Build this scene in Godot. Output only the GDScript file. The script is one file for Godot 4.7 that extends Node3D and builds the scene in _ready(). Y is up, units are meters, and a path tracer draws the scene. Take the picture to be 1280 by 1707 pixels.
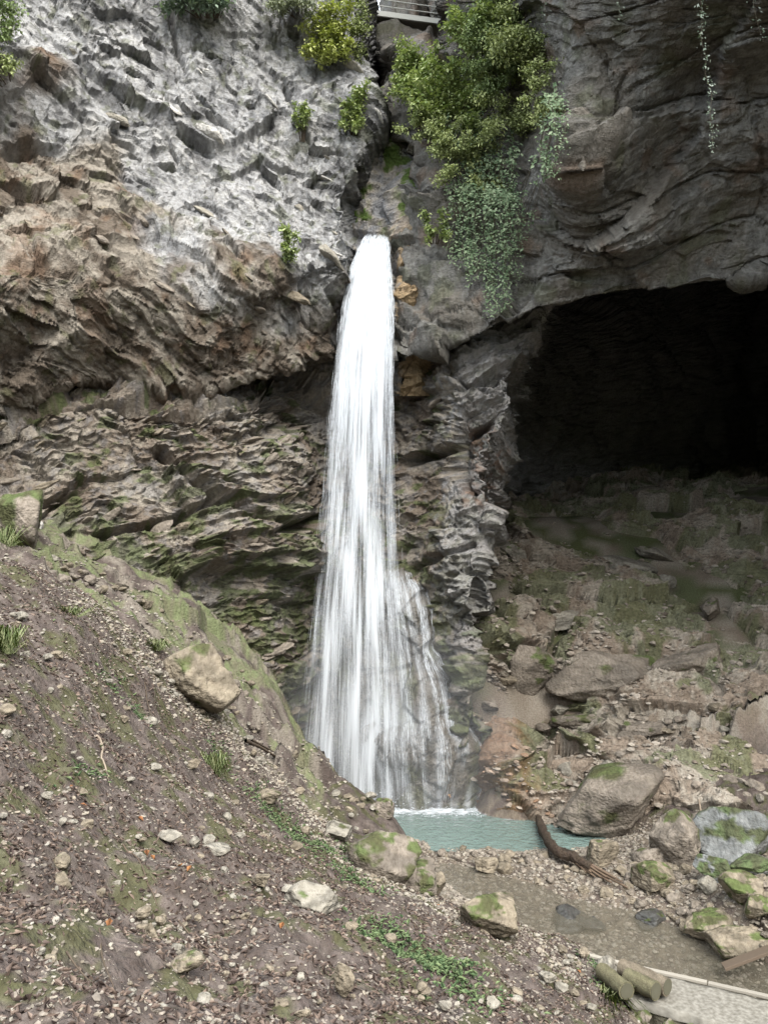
extends Node3D
# A waterfall in a limestone gorge, with a cave mouth on one side and a scree slope in front. Units are metres; the pool lies at y = 0.

const CLIFF_NET := [
	[-25.40, 41.04, -26.50, -21.33, 43.53, -28.50, -18.46, 46.03, -30.50, -15.99, 47.52, -31.70, -13.92, 49.27, -33.10, -11.60, 51.01, -34.50, -8.95, 52.26, -35.50, -6.10, 53.26, -36.30, -3.73, 54.13, -37.00, -1.73, 54.75, -37.50, -0.89, 55.38, -38.00, -0.83, 57.37, -39.60, -0.83, 61.61, -43.00, -0.86, 71.59, -51.00],
	[-21.82, 31.43, -23.20, -18.51, 33.45, -25.20, -16.16, 35.47, -27.20, -14.06, 36.68, -28.40, -12.29, 38.09, -29.80, -10.30, 39.50, -31.20, -7.97, 40.51, -32.20, -5.45, 41.32, -33.00, -3.34, 42.03, -33.70, -1.62, 42.53, -34.20, -0.92, 43.04, -34.70, -0.87, 44.65, -36.30, -0.88, 48.09, -39.70, -0.94, 56.17, -47.70],
	[-19.66, 25.67, -21.20, -16.80, 27.33, -23.20, -14.76, 29.00, -25.20, -12.88, 30.00, -26.40, -11.31, 31.17, -27.80, -9.50, 32.33, -29.20, -7.37, 33.17, -30.20, -5.04, 33.83, -31.00, -3.09, 34.42, -31.70, -1.56, 34.83, -32.20, -0.93, 35.25, -32.70, -0.89, 36.59, -34.30, -0.92, 39.42, -37.70, -1.01, 46.09, -45.70],
	[-18.63, 22.30, -20.30, -15.97, 23.71, -22.30, -14.08, 25.12, -24.30, -12.31, 25.96, -25.50, -10.83, 26.95, -26.90, -9.11, 27.93, -28.30, -7.07, 28.64, -29.30, -4.85, 29.20, -30.10, -2.97, 29.69, -30.80, -1.42, 30.05, -31.30, -0.59, 30.40, -31.80, -0.54, 31.53, -33.40, -0.53, 33.92, -36.80, -0.54, 39.55, -44.80],
	[-17.83, 19.82, -19.60, -15.34, 21.03, -21.60, -13.56, 22.23, -23.60, -11.88, 22.96, -24.80, -10.46, 23.80, -26.20, -8.81, 24.64, -27.60, -6.85, 25.25, -28.60, -4.69, 25.73, -29.40, -2.88, 26.15, -30.10, -1.63, 26.45, -30.60, -0.63, 26.75, -31.10, -0.59, 27.72, -32.70, -0.59, 29.77, -36.10, -0.62, 34.59, -44.10],
	[-17.08, 17.83, -18.90, -14.74, 18.87, -20.90, -13.07, 19.91, -22.90, -11.46, 20.53, -24.10, -10.11, 21.26, -25.50, -8.53, 21.99, -26.90, -6.63, 22.51, -27.90, -4.55, 22.92, -28.70, -2.80, 23.29, -29.40, -1.90, 23.55, -29.90, -1.16, 23.81, -30.40, -0.86, 24.64, -32.00, -0.21, 25.63, -33.90, -0.79, 27.97, -38.40],
	[-16.27, 16.22, -18.10, -14.10, 17.13, -20.10, -12.54, 18.04, -22.10, -11.02, 18.58, -23.30, -9.74, 19.22, -24.70, -8.23, 19.86, -26.10, -6.41, 20.31, -27.10, -4.40, 20.67, -27.90, -2.71, 20.99, -28.60, -1.93, 21.22, -29.10, -1.28, 21.45, -29.60, -1.01, 22.17, -31.20, -0.39, 23.04, -33.10, -0.98, 25.08, -37.60],
	[-15.16, 14.21, -17.00, -13.25, 15.24, -19.00, -11.85, 16.17, -21.00, -10.45, 16.91, -22.20, -9.25, 17.19, -23.60, -7.84, 17.73, -25.00, -6.11, 18.02, -26.00, -4.21, 18.76, -26.80, -2.60, 19.19, -27.60, -1.48, 19.95, -28.90, -0.68, 20.86, -31.10, 0.25, 20.99, -31.40, 1.24, 21.07, -31.60, 2.26, 21.23, -32.00],
	[-15.76, 12.94, -17.80, -13.69, 13.65, -19.80, -12.20, 14.35, -21.80, -10.75, 15.20, -23.00, -9.51, 15.81, -24.40, -8.04, 16.23, -25.80, -6.26, 16.42, -26.80, -4.30, 17.03, -27.60, -2.66, 17.59, -28.40, -1.51, 18.34, -29.70, -0.70, 19.13, -31.90, 0.25, 19.24, -32.20, 1.27, 19.31, -32.40, 2.31, 19.45, -32.80],
	[-16.52, 11.59, -18.80, -14.27, 11.97, -20.80, -12.66, 12.44, -22.80, -11.13, 13.42, -24.00, -9.84, 14.40, -25.40, -8.30, 14.69, -26.80, -6.46, 14.79, -27.80, -4.43, 15.25, -28.60, -2.74, 15.97, -29.40, -1.55, 16.71, -30.70, -0.72, 17.38, -32.90, 0.26, 17.47, -33.20, 1.30, 17.53, -33.40, 2.36, 17.64, -33.80],
	[-18.91, 12.30, -21.50, -16.13, 12.70, -23.50, -14.17, 13.20, -25.50, -12.40, 14.29, -26.70, -10.90, 15.35, -28.10, -9.15, 15.64, -29.50, -7.09, 15.73, -30.50, -4.86, 16.23, -31.30, -2.99, 16.99, -32.05, -1.67, 17.66, -32.95, -0.75, 18.11, -34.30, 0.28, 18.58, -35.90, 1.40, 18.64, -36.10, 2.55, 18.76, -36.50],
]
const LOWER_NET := [
	[-22.95, 14.31, -26.00, -19.29, 14.79, -28.00, -16.56, 15.20, -29.70, -14.44, 16.55, -31.00, -12.54, 18.04, -32.20, -10.35, 18.63, -33.20, -7.95, 18.99, -34.00, -5.50, 20.46, -35.20, -3.48, 22.36, -37.00, -1.18, 23.39, -37.50, 1.15, 23.51, -36.50, 2.75, 23.41, -34.90, 4.07, 23.63, -34.40, 6.64, 24.04, -34.50, 7.02, 24.69, -35.90, 7.80, 26.59, -40.00, 9.42, 29.85, -47.00, 14.37, 34.96, -58.00, 30.84, 40.73, -68.00, 36.95, 45.20, -76.00, 38.55, 41.28, -68.00, 34.26, 27.25, -40.00, 31.09, 19.16, -24.00, 29.03, 15.44, -16.00],
	[-19.01, 12.51, -21.60, -16.21, 12.93, -23.60, -14.07, 13.35, -25.30, -12.36, 14.47, -26.60, -10.79, 15.59, -27.80, -8.94, 15.90, -28.80, -6.89, 16.04, -29.60, -4.83, 16.96, -31.06, -3.14, 18.47, -33.58, -1.08, 19.34, -34.50, 1.05, 19.44, -33.50, 2.49, 19.36, -31.90, 3.69, 19.53, -31.40, 6.02, 19.85, -31.50, 6.39, 20.38, -32.90, 7.16, 21.92, -37.00, 8.75, 24.55, -44.00, 13.52, 28.69, -55.00, 29.26, 33.50, -65.00, 36.68, 38.43, -76.00, 38.26, 35.23, -68.00, 34.00, 23.69, -40.00, 30.86, 17.03, -24.00, 28.82, 14.02, -16.00],
	[-16.86, 11.51, -19.20, -14.53, 11.88, -21.20, -12.71, 12.29, -22.90, -11.22, 13.29, -24.20, -9.83, 14.17, -25.40, -8.17, 14.31, -26.40, -6.31, 14.32, -27.20, -4.44, 14.85, -28.71, -2.92, 15.96, -31.39, -1.01, 16.64, -32.40, 0.98, 16.74, -31.40, 2.32, 16.68, -29.80, 3.42, 16.83, -29.30, 5.42, 17.08, -29.40, 5.78, 17.51, -30.80, 6.52, 18.78, -34.90, 8.06, 20.94, -41.90, 12.64, 24.34, -52.90, 27.80, 28.43, -62.90, 36.47, 33.30, -76.00, 38.04, 30.63, -68.00, 33.81, 20.99, -40.00, 30.68, 15.41, -24.00, 28.65, 12.94, -16.00],
	[-16.46, 10.86, -18.80, -14.22, 11.17, -20.80, -12.45, 11.58, -22.50, -11.01, 12.50, -23.80, -9.65, 13.19, -25.00, -8.02, 13.13, -26.00, -6.19, 12.97, -26.80, -4.36, 13.08, -28.29, -2.86, 13.71, -30.92, -0.98, 14.16, -31.90, 0.95, 14.28, -30.90, 2.26, 14.28, -29.30, 3.34, 14.42, -28.80, 4.82, 14.62, -28.90, 5.15, 14.94, -30.30, 5.82, 15.88, -34.40, 7.23, 17.49, -41.40, 11.58, 20.01, -52.40, 26.37, 23.28, -62.40, 36.22, 27.21, -76.00, 37.78, 25.19, -68.00, 33.58, 17.80, -40.00, 30.48, 13.50, -24.00, 28.46, 11.67, -16.00],
	[-16.15, 10.11, -18.50, -13.97, 10.34, -20.50, -12.25, 10.74, -22.20, -10.83, 11.58, -23.50, -9.50, 12.03, -24.70, -7.89, 11.73, -25.70, -6.09, 11.38, -26.50, -4.30, 10.99, -28.08, -2.84, 11.09, -30.97, -0.98, 11.29, -32.10, 0.95, 11.44, -31.10, 2.26, 11.53, -29.50, 3.33, 11.68, -29.00, 4.36, 11.81, -29.10, 4.66, 11.99, -30.50, 5.27, 12.53, -34.60, 6.55, 13.45, -41.60, 10.71, 14.89, -52.60, 25.26, 17.17, -62.60, 35.91, 19.72, -76.00, 37.46, 18.49, -68.00, 33.29, 13.86, -40.00, 30.22, 11.14, -24.00, 28.22, 10.10, -16.00],
	[-15.66, 9.37, -18.00, -13.58, 9.52, -20.00, -11.94, 9.92, -21.70, -10.57, 10.66, -23.00, -9.27, 10.89, -24.20, -7.70, 10.36, -25.20, -5.95, 9.82, -26.00, -4.20, 8.94, -27.62, -2.79, 8.49, -30.61, -0.97, 8.42, -31.80, 0.94, 8.60, -30.80, 2.22, 8.77, -29.20, 3.27, 8.92, -28.70, 3.58, 8.99, -28.80, 3.84, 9.04, -30.20, 4.34, 9.18, -34.30, 5.45, 9.42, -41.30, 9.28, 9.80, -52.30, 23.41, 11.09, -62.30, 35.61, 12.35, -76.00, 37.15, 11.89, -68.00, 33.02, 9.99, -40.00, 29.97, 8.83, -24.00, 27.98, 8.55, -16.00],
	[-15.26, 8.67, -17.60, -13.27, 8.75, -19.60, -11.68, 9.14, -21.30, -10.35, 9.80, -22.60, -9.08, 9.80, -23.80, -7.55, 9.06, -24.80, -5.83, 8.34, -25.60, -4.12, 6.98, -27.27, -2.75, 5.97, -30.42, -0.96, 5.63, -31.70, 0.93, 5.84, -30.70, 2.19, 6.10, -29.10, 3.23, 6.25, -28.60, 2.88, 6.26, -28.70, 3.11, 6.18, -30.10, 3.51, 5.93, -34.20, 4.45, 5.51, -41.20, 8.00, 4.84, -52.20, 21.75, 5.17, -62.20, 35.32, 5.11, -76.00, 36.84, 5.41, -68.00, 32.74, 6.18, -40.00, 29.72, 6.55, -24.00, 27.75, 7.03, -16.00],
	[-14.78, 8.01, -17.10, -12.89, 8.01, -19.10, -11.37, 8.39, -20.80, -10.09, 8.96, -22.10, -8.86, 8.76, -23.30, -7.36, 7.81, -24.30, -5.69, 6.92, -25.10, -4.04, 5.10, -26.87, -2.72, 3.52, -30.27, -0.95, 2.89, -31.70, 0.92, 3.13, -30.70, 2.18, 3.48, -29.10, 3.21, 3.63, -28.60, 2.81, 3.58, -28.70, 3.04, 3.37, -30.10, 3.43, 2.74, -34.20, 4.34, 1.66, -41.20, 7.85, -0.03, -52.20, 21.47, -0.66, -62.20, 35.03, -2.02, -76.00, 36.54, -0.96, -68.00, 32.47, 2.43, -40.00, 29.47, 4.31, -24.00, 27.52, 5.54, -16.00],
	[-14.39, 7.47, -16.70, -12.58, 7.41, -18.70, -11.12, 7.77, -20.40, -9.88, 8.27, -21.70, -8.68, 7.89, -22.90, -7.22, 6.78, -23.90, -5.57, 5.75, -24.70, -3.98, 3.52, -26.65, -2.73, 1.35, -30.57, -0.96, 0.40, -32.30, 0.93, 0.68, -31.30, 2.21, 1.10, -29.70, 3.25, 1.25, -29.20, 2.95, 1.16, -29.30, 3.19, 0.83, -30.70, 3.59, -0.13, -34.80, 4.52, -1.76, -41.80, 8.07, -4.33, -52.80, 21.75, -5.76, -62.80, 34.78, -8.10, -76.00, 36.28, -6.40, -68.00, 32.24, -0.76, -40.00, 29.27, 2.39, -24.00, 27.33, 4.26, -16.00],
	[-13.93, 7.01, -16.20, -12.21, 6.89, -18.20, -10.83, 7.23, -19.90, -9.63, 7.66, -21.20, -8.46, 7.13, -22.40, -7.04, 5.87, -23.40, -5.44, 4.72, -24.20, -3.92, 2.11, -26.39, -2.75, -0.71, -30.98, -0.98, -2.02, -33.10, 0.95, -1.71, -32.10, 2.25, -1.23, -30.50, 3.32, -1.08, -30.00, 3.11, -1.22, -30.10, 3.35, -1.64, -31.50, 3.76, -2.90, -35.60, 4.71, -5.04, -42.60, 8.31, -8.41, -53.60, 22.08, -10.56, -63.60, 34.55, -13.63, -76.00, 36.04, -11.36, -68.00, 32.03, -3.67, -40.00, 29.08, 0.65, -24.00, 27.15, 3.10, -16.00],
]
const OVERHANG_NET := [
	[-0.14, 88.88, -98.00, 0.12, 83.09, -90.00, 0.30, 81.20, -87.40, 0.58, 80.19, -86.00, 2.90, 80.19, -86.00, 5.51, 80.19, -86.00, 3.62, 62.51, -43.89, 4.56, 59.54, -41.32, 5.05, 54.84, -37.25, 5.50, 51.79, -34.60, 6.42, 50.22, -33.24, 7.26, 48.93, -32.12, 8.30, 47.79, -31.14, 9.43, 46.63, -30.14, 10.92, 45.56, -29.21, 13.46, 44.05, -27.90, 17.08, 42.23, -26.33, 27.89, 41.03, -25.29],
	[-0.14, 82.88, -86.00, 0.12, 77.09, -78.00, 0.30, 75.20, -75.40, 0.58, 74.19, -74.00, 2.90, 74.19, -74.00, 5.51, 74.19, -74.00, 3.62, 56.51, -31.89, 4.56, 53.54, -29.32, 5.05, 48.84, -25.25, 5.50, 45.79, -22.60, 6.42, 44.22, -21.24, 7.26, 42.93, -20.12, 8.30, 41.79, -19.14, 9.43, 40.63, -18.14, 10.92, 39.56, -17.21, 13.46, 38.05, -15.90, 17.08, 36.23, -14.33, 27.89, 35.03, -13.29],
	[-0.14, 68.88, -84.00, 0.12, 63.09, -76.00, 0.30, 61.20, -73.40, 0.58, 60.19, -72.00, 2.90, 60.19, -72.00, 5.51, 60.19, -72.00, 3.62, 42.51, -29.89, 4.56, 39.54, -27.32, 5.05, 34.84, -23.25, 5.50, 31.79, -20.60, 6.42, 30.22, -19.24, 7.26, 28.93, -18.12, 8.30, 27.79, -17.14, 9.43, 26.63, -16.14, 10.92, 25.56, -15.21, 13.46, 24.05, -13.90, 17.08, 22.23, -12.33, 27.89, 21.03, -11.29],
	[-0.13, 64.40, -78.00, 0.11, 58.62, -70.00, 0.27, 56.74, -67.40, 0.53, 55.72, -66.00, 2.66, 55.72, -66.00, 5.05, 55.72, -66.00, 3.53, 36.85, -29.62, 4.50, 34.65, -27.36, 5.11, 31.27, -23.89, 5.70, 29.10, -21.66, 6.75, 27.97, -20.50, 7.72, 27.05, -19.56, 8.94, 26.24, -18.73, 10.31, 25.43, -17.89, 12.09, 24.65, -17.09, 15.17, 23.49, -15.90, 19.62, 21.99, -14.37, 32.51, 21.00, -13.35],
	[-0.11, 58.38, -70.00, 0.10, 52.62, -62.00, 0.24, 50.75, -59.40, 0.47, 49.74, -58.00, 2.34, 49.74, -58.00, 4.44, 49.74, -58.00, 3.47, 32.50, -29.40, 4.46, 30.83, -27.40, 5.16, 28.33, -24.40, 5.86, 26.75, -22.50, 7.00, 25.92, -21.50, 8.08, 25.25, -20.70, 9.44, 24.67, -20.00, 10.99, 24.08, -19.30, 13.01, 23.50, -18.60, 16.51, 22.58, -17.50, 21.60, 21.33, -16.00, 36.12, 20.50, -15.00],
	[-0.09, 48.02, -56.00, 0.08, 42.30, -48.00, 0.18, 40.44, -45.40, 0.35, 39.44, -44.00, 1.77, 39.44, -44.00, 3.37, 39.44, -44.00, 3.44, 30.67, -29.27, 4.44, 29.24, -27.42, 5.20, 27.14, -24.71, 5.96, 25.82, -23.01, 7.16, 25.12, -22.11, 8.31, 24.57, -21.40, 9.75, 24.09, -20.77, 11.42, 23.61, -20.15, 13.59, 23.12, -19.52, 17.35, 22.31, -18.47, 22.83, 21.16, -16.99, 38.34, 20.39, -16.00],
	[-0.07, 39.77, -45.00, 0.06, 34.12, -37.00, 0.14, 32.29, -34.40, 0.27, 31.30, -33.00, 1.33, 31.30, -33.00, 2.52, 31.30, -33.00, 3.42, 29.77, -29.20, 4.43, 28.45, -27.43, 5.22, 26.53, -24.87, 6.01, 25.34, -23.27, 7.24, 24.71, -22.41, 8.43, 24.21, -21.74, 9.91, 23.77, -21.16, 11.63, 23.34, -20.58, 13.87, 22.89, -19.97, 17.76, 22.13, -18.96, 23.44, 21.03, -17.49, 39.45, 20.30, -16.50],
	[-0.10, 39.32, -45.01, 0.04, 33.75, -37.01, 0.12, 31.94, -34.41, 0.24, 30.97, -33.01, 1.27, 30.05, -31.69, 2.32, 29.17, -30.42, 3.39, 28.24, -29.09, 4.42, 27.10, -27.45, 5.26, 25.49, -25.13, 6.09, 24.46, -23.66, 7.37, 23.94, -22.91, 8.62, 23.54, -22.34, 10.18, 23.18, -21.82, 12.00, 22.83, -21.31, 14.36, 22.44, -20.75, 18.46, 21.77, -19.79, 24.48, 20.76, -18.33, 41.32, 20.08, -17.36],
	[0.02, 36.38, -44.57, 0.14, 31.28, -36.57, 0.21, 29.63, -33.97, 0.33, 28.74, -32.57, 1.32, 27.94, -31.33, 2.29, 27.21, -30.17, 3.36, 26.43, -28.95, 4.40, 25.49, -27.48, 5.30, 24.20, -25.45, 6.06, 23.07, -23.68, 7.46, 22.84, -23.30, 8.86, 22.68, -23.05, 10.50, 22.40, -22.61, 12.43, 22.12, -22.19, 14.93, 21.81, -21.70, 19.30, 21.23, -20.79, 25.71, 20.32, -19.35, 43.57, 19.71, -18.39],
	[1.33, 33.11, -44.07, 1.21, 28.55, -36.07, 1.20, 27.07, -33.47, 1.28, 26.27, -32.07, 1.85, 25.61, -30.92, 2.26, 25.02, -29.88, 3.32, 24.41, -28.80, 4.38, 23.67, -27.50, 5.34, 22.71, -25.81, 5.94, 21.29, -23.33, 7.51, 21.43, -23.58, 9.12, 21.60, -23.87, 10.86, 21.40, -23.52, 12.92, 21.21, -23.19, 15.59, 20.97, -22.77, 20.25, 20.49, -21.93, 27.11, 19.69, -20.52, 46.10, 19.15, -19.57],
	[1.66, 29.94, -43.58, 1.46, 25.91, -35.58, 1.44, 24.60, -32.98, 1.50, 23.90, -31.58, 1.98, 23.36, -30.51, 2.23, 22.90, -29.59, 3.29, 22.42, -28.65, 4.36, 21.86, -27.53, 5.39, 21.18, -26.18, 6.30, 20.53, -24.88, 7.83, 20.45, -24.74, 9.38, 20.43, -24.69, 11.22, 20.30, -24.43, 13.41, 20.18, -24.19, 16.24, 20.01, -23.85, 21.18, 19.62, -23.07, 28.50, 18.92, -21.69, 48.61, 18.45, -20.75],
	[0.54, 26.87, -43.08, 0.55, 23.36, -35.08, 0.59, 22.22, -32.48, 0.69, 21.61, -31.08, 1.54, 21.18, -30.11, 2.19, 20.83, -29.30, 3.25, 20.48, -28.49, 4.34, 20.07, -27.56, 5.43, 19.62, -26.54, 6.55, 19.39, -26.01, 8.09, 19.25, -25.70, 9.64, 19.17, -25.50, 11.57, 19.10, -25.34, 13.88, 19.04, -25.20, 16.88, 18.92, -24.93, 22.11, 18.60, -24.21, 29.86, 18.01, -22.85, 51.09, 17.60, -21.93],
	[-1.01, 17.65, -32.40, -0.37, 17.36, -31.40, 0.05, 17.12, -30.60, 0.35, 16.88, -29.80, 1.25, 16.95, -29.10, 2.12, 17.07, -28.60, 3.18, 17.27, -28.10, 4.30, 17.62, -27.50, 5.47, 17.95, -26.90, 6.67, 18.10, -26.60, 8.25, 18.22, -26.30, 9.83, 18.33, -26.10, 11.79, 18.46, -25.90, 14.13, 18.59, -25.70, 17.11, 18.69, -25.30, 22.27, 18.61, -24.40, 29.94, 18.14, -22.90, 51.07, 17.79, -21.90],
	[-1.01, 17.31, -32.65, -0.37, 17.03, -31.65, 0.05, 16.80, -30.85, 0.35, 16.57, -30.05, 1.26, 16.65, -29.35, 2.13, 16.78, -28.85, 3.20, 16.99, -28.35, 4.33, 17.35, -27.75, 5.52, 17.69, -27.15, 6.72, 17.85, -26.85, 8.32, 17.97, -26.55, 9.91, 18.09, -26.35, 11.89, 18.22, -26.15, 14.25, 18.35, -25.95, 17.26, 18.46, -25.55, 22.48, 18.39, -24.65, 30.23, 17.95, -23.15, 51.59, 17.61, -22.15],
	[-1.24, 16.92, -32.40, -0.54, 16.92, -31.70, -0.04, 16.92, -31.20, 0.36, 16.92, -30.90, 1.27, 17.00, -30.20, 2.17, 18.03, -29.70, 3.25, 18.24, -29.20, 4.40, 18.60, -28.60, 5.61, 18.94, -28.00, 6.84, 19.09, -27.70, 8.46, 19.22, -27.40, 10.08, 19.33, -27.20, 12.10, 19.46, -27.00, 14.50, 19.59, -26.80, 17.56, 19.70, -26.40, 22.89, 19.63, -25.50, 30.82, 19.19, -24.00, 52.64, 18.85, -23.00],
	[-1.22, 17.79, -36.40, -0.52, 17.79, -35.70, -0.02, 17.79, -35.20, 0.38, 17.79, -34.90, 1.38, 17.87, -34.20, 2.34, 20.93, -33.70, 3.52, 21.14, -33.20, 4.78, 21.50, -32.60, 6.10, 21.84, -32.00, 7.44, 21.99, -31.70, 9.21, 22.12, -31.40, 10.98, 22.23, -31.20, 13.19, 22.36, -31.00, 15.82, 22.49, -30.80, 19.18, 22.60, -30.40, 25.08, 22.53, -29.50, 33.95, 22.09, -28.00, 58.23, 21.75, -27.00],
	[-1.15, 19.23, -45.40, -0.45, 19.23, -44.70, 0.05, 19.23, -44.20, 0.45, 19.23, -43.90, 1.61, 19.31, -43.20, 2.74, 25.73, -42.70, 4.14, 25.94, -42.20, 5.62, 26.30, -41.60, 7.20, 26.64, -41.00, 8.79, 26.79, -40.70, 10.90, 26.92, -40.40, 13.01, 27.03, -40.20, 15.64, 27.16, -40.00, 18.78, 27.29, -39.80, 22.83, 27.40, -39.40, 30.00, 27.33, -38.50, 41.00, 26.89, -37.00, 70.81, 26.55, -36.00],
	[-1.01, 21.03, -65.40, -0.31, 21.03, -64.70, 0.19, 21.03, -64.20, 0.59, 21.03, -63.90, 2.12, 21.11, -63.20, 3.63, 31.73, -62.70, 5.49, 31.94, -62.20, 7.49, 32.30, -61.60, 9.64, 32.64, -61.00, 11.79, 32.79, -60.70, 14.66, 32.92, -60.40, 17.53, 33.03, -60.20, 21.10, 33.16, -60.00, 25.37, 33.29, -59.80, 30.93, 33.40, -59.40, 40.94, 33.33, -58.50, 56.67, 32.89, -57.00, 98.76, 32.55, -56.00],
	[-0.86, 22.53, -87.40, -0.16, 22.53, -86.70, 0.34, 22.53, -86.20, 0.74, 22.53, -85.90, 2.69, 22.61, -85.20, 4.61, 36.73, -84.70, 6.98, 36.94, -84.20, 9.55, 37.30, -83.60, 12.32, 37.64, -83.00, 15.10, 37.79, -82.70, 18.79, 37.92, -82.40, 22.49, 38.03, -82.20, 27.10, 38.16, -82.00, 32.62, 38.29, -81.80, 39.85, 38.40, -81.40, 52.98, 38.33, -80.50, 73.91, 37.89, -79.00, 129.51, 37.55, -78.00],
]
const CHUTE_NET := [
	[-3.24, 33.16, -40.60, -1.90, 32.61, -39.70, -0.88, 32.30, -39.20, 0.00, 32.39, -39.35, 0.75, 32.08, -38.85, 1.86, 32.05, -38.80, 3.15, 32.42, -39.40],
	[-2.85, 29.05, -35.80, -1.67, 28.52, -34.90, -0.77, 28.23, -34.40, 0.00, 28.32, -34.55, 0.65, 28.02, -34.05, 1.63, 27.99, -34.00, 2.76, 28.34, -34.60],
	[-2.72, 26.91, -34.20, -1.59, 26.42, -33.30, -0.73, 26.14, -32.80, 0.00, 26.22, -32.95, 0.62, 25.95, -32.45, 1.55, 25.92, -32.40, 2.62, 26.25, -33.00],
	[-2.63, 24.71, -33.20, -1.53, 24.26, -32.30, -0.70, 24.01, -31.80, 0.00, 24.08, -31.95, 0.60, 23.83, -31.45, 1.49, 23.81, -31.40, 2.53, 24.11, -32.00],
	[-2.56, 22.90, -32.50, -1.50, 22.48, -31.60, -0.69, 22.25, -31.10, 0.00, 22.32, -31.25, 0.58, 22.09, -30.75, 1.45, 22.07, -30.70, 2.47, 22.35, -31.30],
	[-2.53, 21.71, -32.20, -1.48, 21.33, -31.30, -0.68, 21.11, -30.80, 0.00, 21.18, -30.95, 0.57, 20.96, -30.45, 1.43, 20.94, -30.40, 2.44, 21.20, -31.00],
	[-2.50, 19.65, -31.90, -1.46, 19.32, -31.00, -0.67, 19.14, -30.50, 0.00, 19.19, -30.65, 0.57, 19.01, -30.15, 1.41, 18.99, -30.10, 2.40, 19.21, -30.70],
	[-2.49, 17.64, -32.00, -1.45, 17.36, -31.10, -0.67, 17.21, -30.60, 0.00, 17.26, -30.75, 0.56, 17.11, -30.25, 1.41, 17.09, -30.20, 2.40, 17.27, -30.80],
	[-2.51, 15.71, -32.40, -1.46, 15.49, -31.50, -0.67, 15.37, -31.00, 0.00, 15.41, -31.15, 0.57, 15.29, -30.65, 1.42, 15.28, -30.60, 2.41, 15.42, -31.20],
]
const APRON_NET := [
	[-3.48, 8.09, -32.80, -2.41, 8.08, -31.80, -1.18, 8.08, -31.20, 0.00, 8.08, -30.85, 0.56, 8.08, -30.60, 0.95, 8.08, -30.75, 1.14, 8.08, -31.30, 1.55, 8.09, -33.00],
	[-3.39, 7.24, -32.00, -2.35, 7.26, -31.00, -1.15, 7.28, -30.40, 0.00, 7.29, -30.05, 0.72, 7.29, -29.80, 1.23, 7.29, -29.95, 1.48, 7.27, -30.50, 1.90, 7.23, -32.20],
	[-3.34, 6.06, -31.60, -2.31, 6.13, -30.60, -1.13, 6.16, -30.00, 0.00, 6.18, -29.65, 0.91, 6.20, -29.40, 1.55, 6.19, -29.55, 1.86, 6.16, -30.10, 2.30, 6.05, -31.80],
	[-3.29, 4.69, -31.30, -2.28, 4.79, -30.30, -1.12, 4.85, -29.70, 0.00, 4.89, -29.35, 1.10, 4.92, -29.10, 1.89, 4.90, -29.25, 2.26, 4.84, -29.80, 2.72, 4.66, -31.50],
	[-3.26, 3.33, -31.10, -2.25, 3.48, -30.10, -1.10, 3.57, -29.50, 0.00, 3.62, -29.15, 1.25, 3.66, -28.90, 2.14, 3.64, -29.05, 2.57, 3.55, -29.60, 3.04, 3.30, -31.30],
	[-3.22, 1.78, -30.85, -2.22, 1.99, -29.85, -1.09, 2.11, -29.25, 0.00, 2.18, -28.90, 1.38, 2.23, -28.65, 2.35, 2.20, -28.80, 2.82, 2.09, -29.35, 3.31, 1.74, -31.05],
	[-3.18, 0.28, -30.60, -2.19, 0.53, -29.60, -1.08, 0.68, -29.00, 0.00, 0.77, -28.65, 1.46, 0.84, -28.40, 2.50, 0.80, -28.55, 3.00, 0.66, -29.10, 3.49, 0.23, -30.80],
	[-3.15, -0.65, -30.40, -2.17, -0.37, -29.40, -1.06, -0.20, -28.80, 0.00, -0.10, -28.45, 1.51, -0.03, -28.20, 2.58, -0.07, -28.35, 3.10, -0.23, -28.90, 3.60, -0.71, -30.60],
]
const GORGE_NET := [
	[-7.24, 49.84, -56.00, -3.88, 52.82, -60.00, -1.00, 54.32, -62.00, 2.00, 54.32, -62.00, 5.72, 52.08, -59.00, 9.77, 49.09, -55.00],
	[-6.43, 42.37, -50.00, -3.47, 45.12, -54.00, -0.90, 46.49, -56.00, 1.80, 46.49, -56.00, 5.11, 44.43, -53.00, 8.66, 41.68, -49.00],
	[-6.01, 36.74, -47.00, -3.26, 39.18, -51.00, -0.85, 40.41, -53.00, 1.69, 40.41, -53.00, 4.79, 38.57, -50.00, 8.08, 36.13, -46.00],
	[-5.83, 31.54, -46.00, -3.17, 33.58, -50.00, -0.82, 34.61, -52.00, 1.65, 34.61, -52.00, 4.66, 33.07, -49.00, 7.84, 31.03, -45.00],
]
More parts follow.
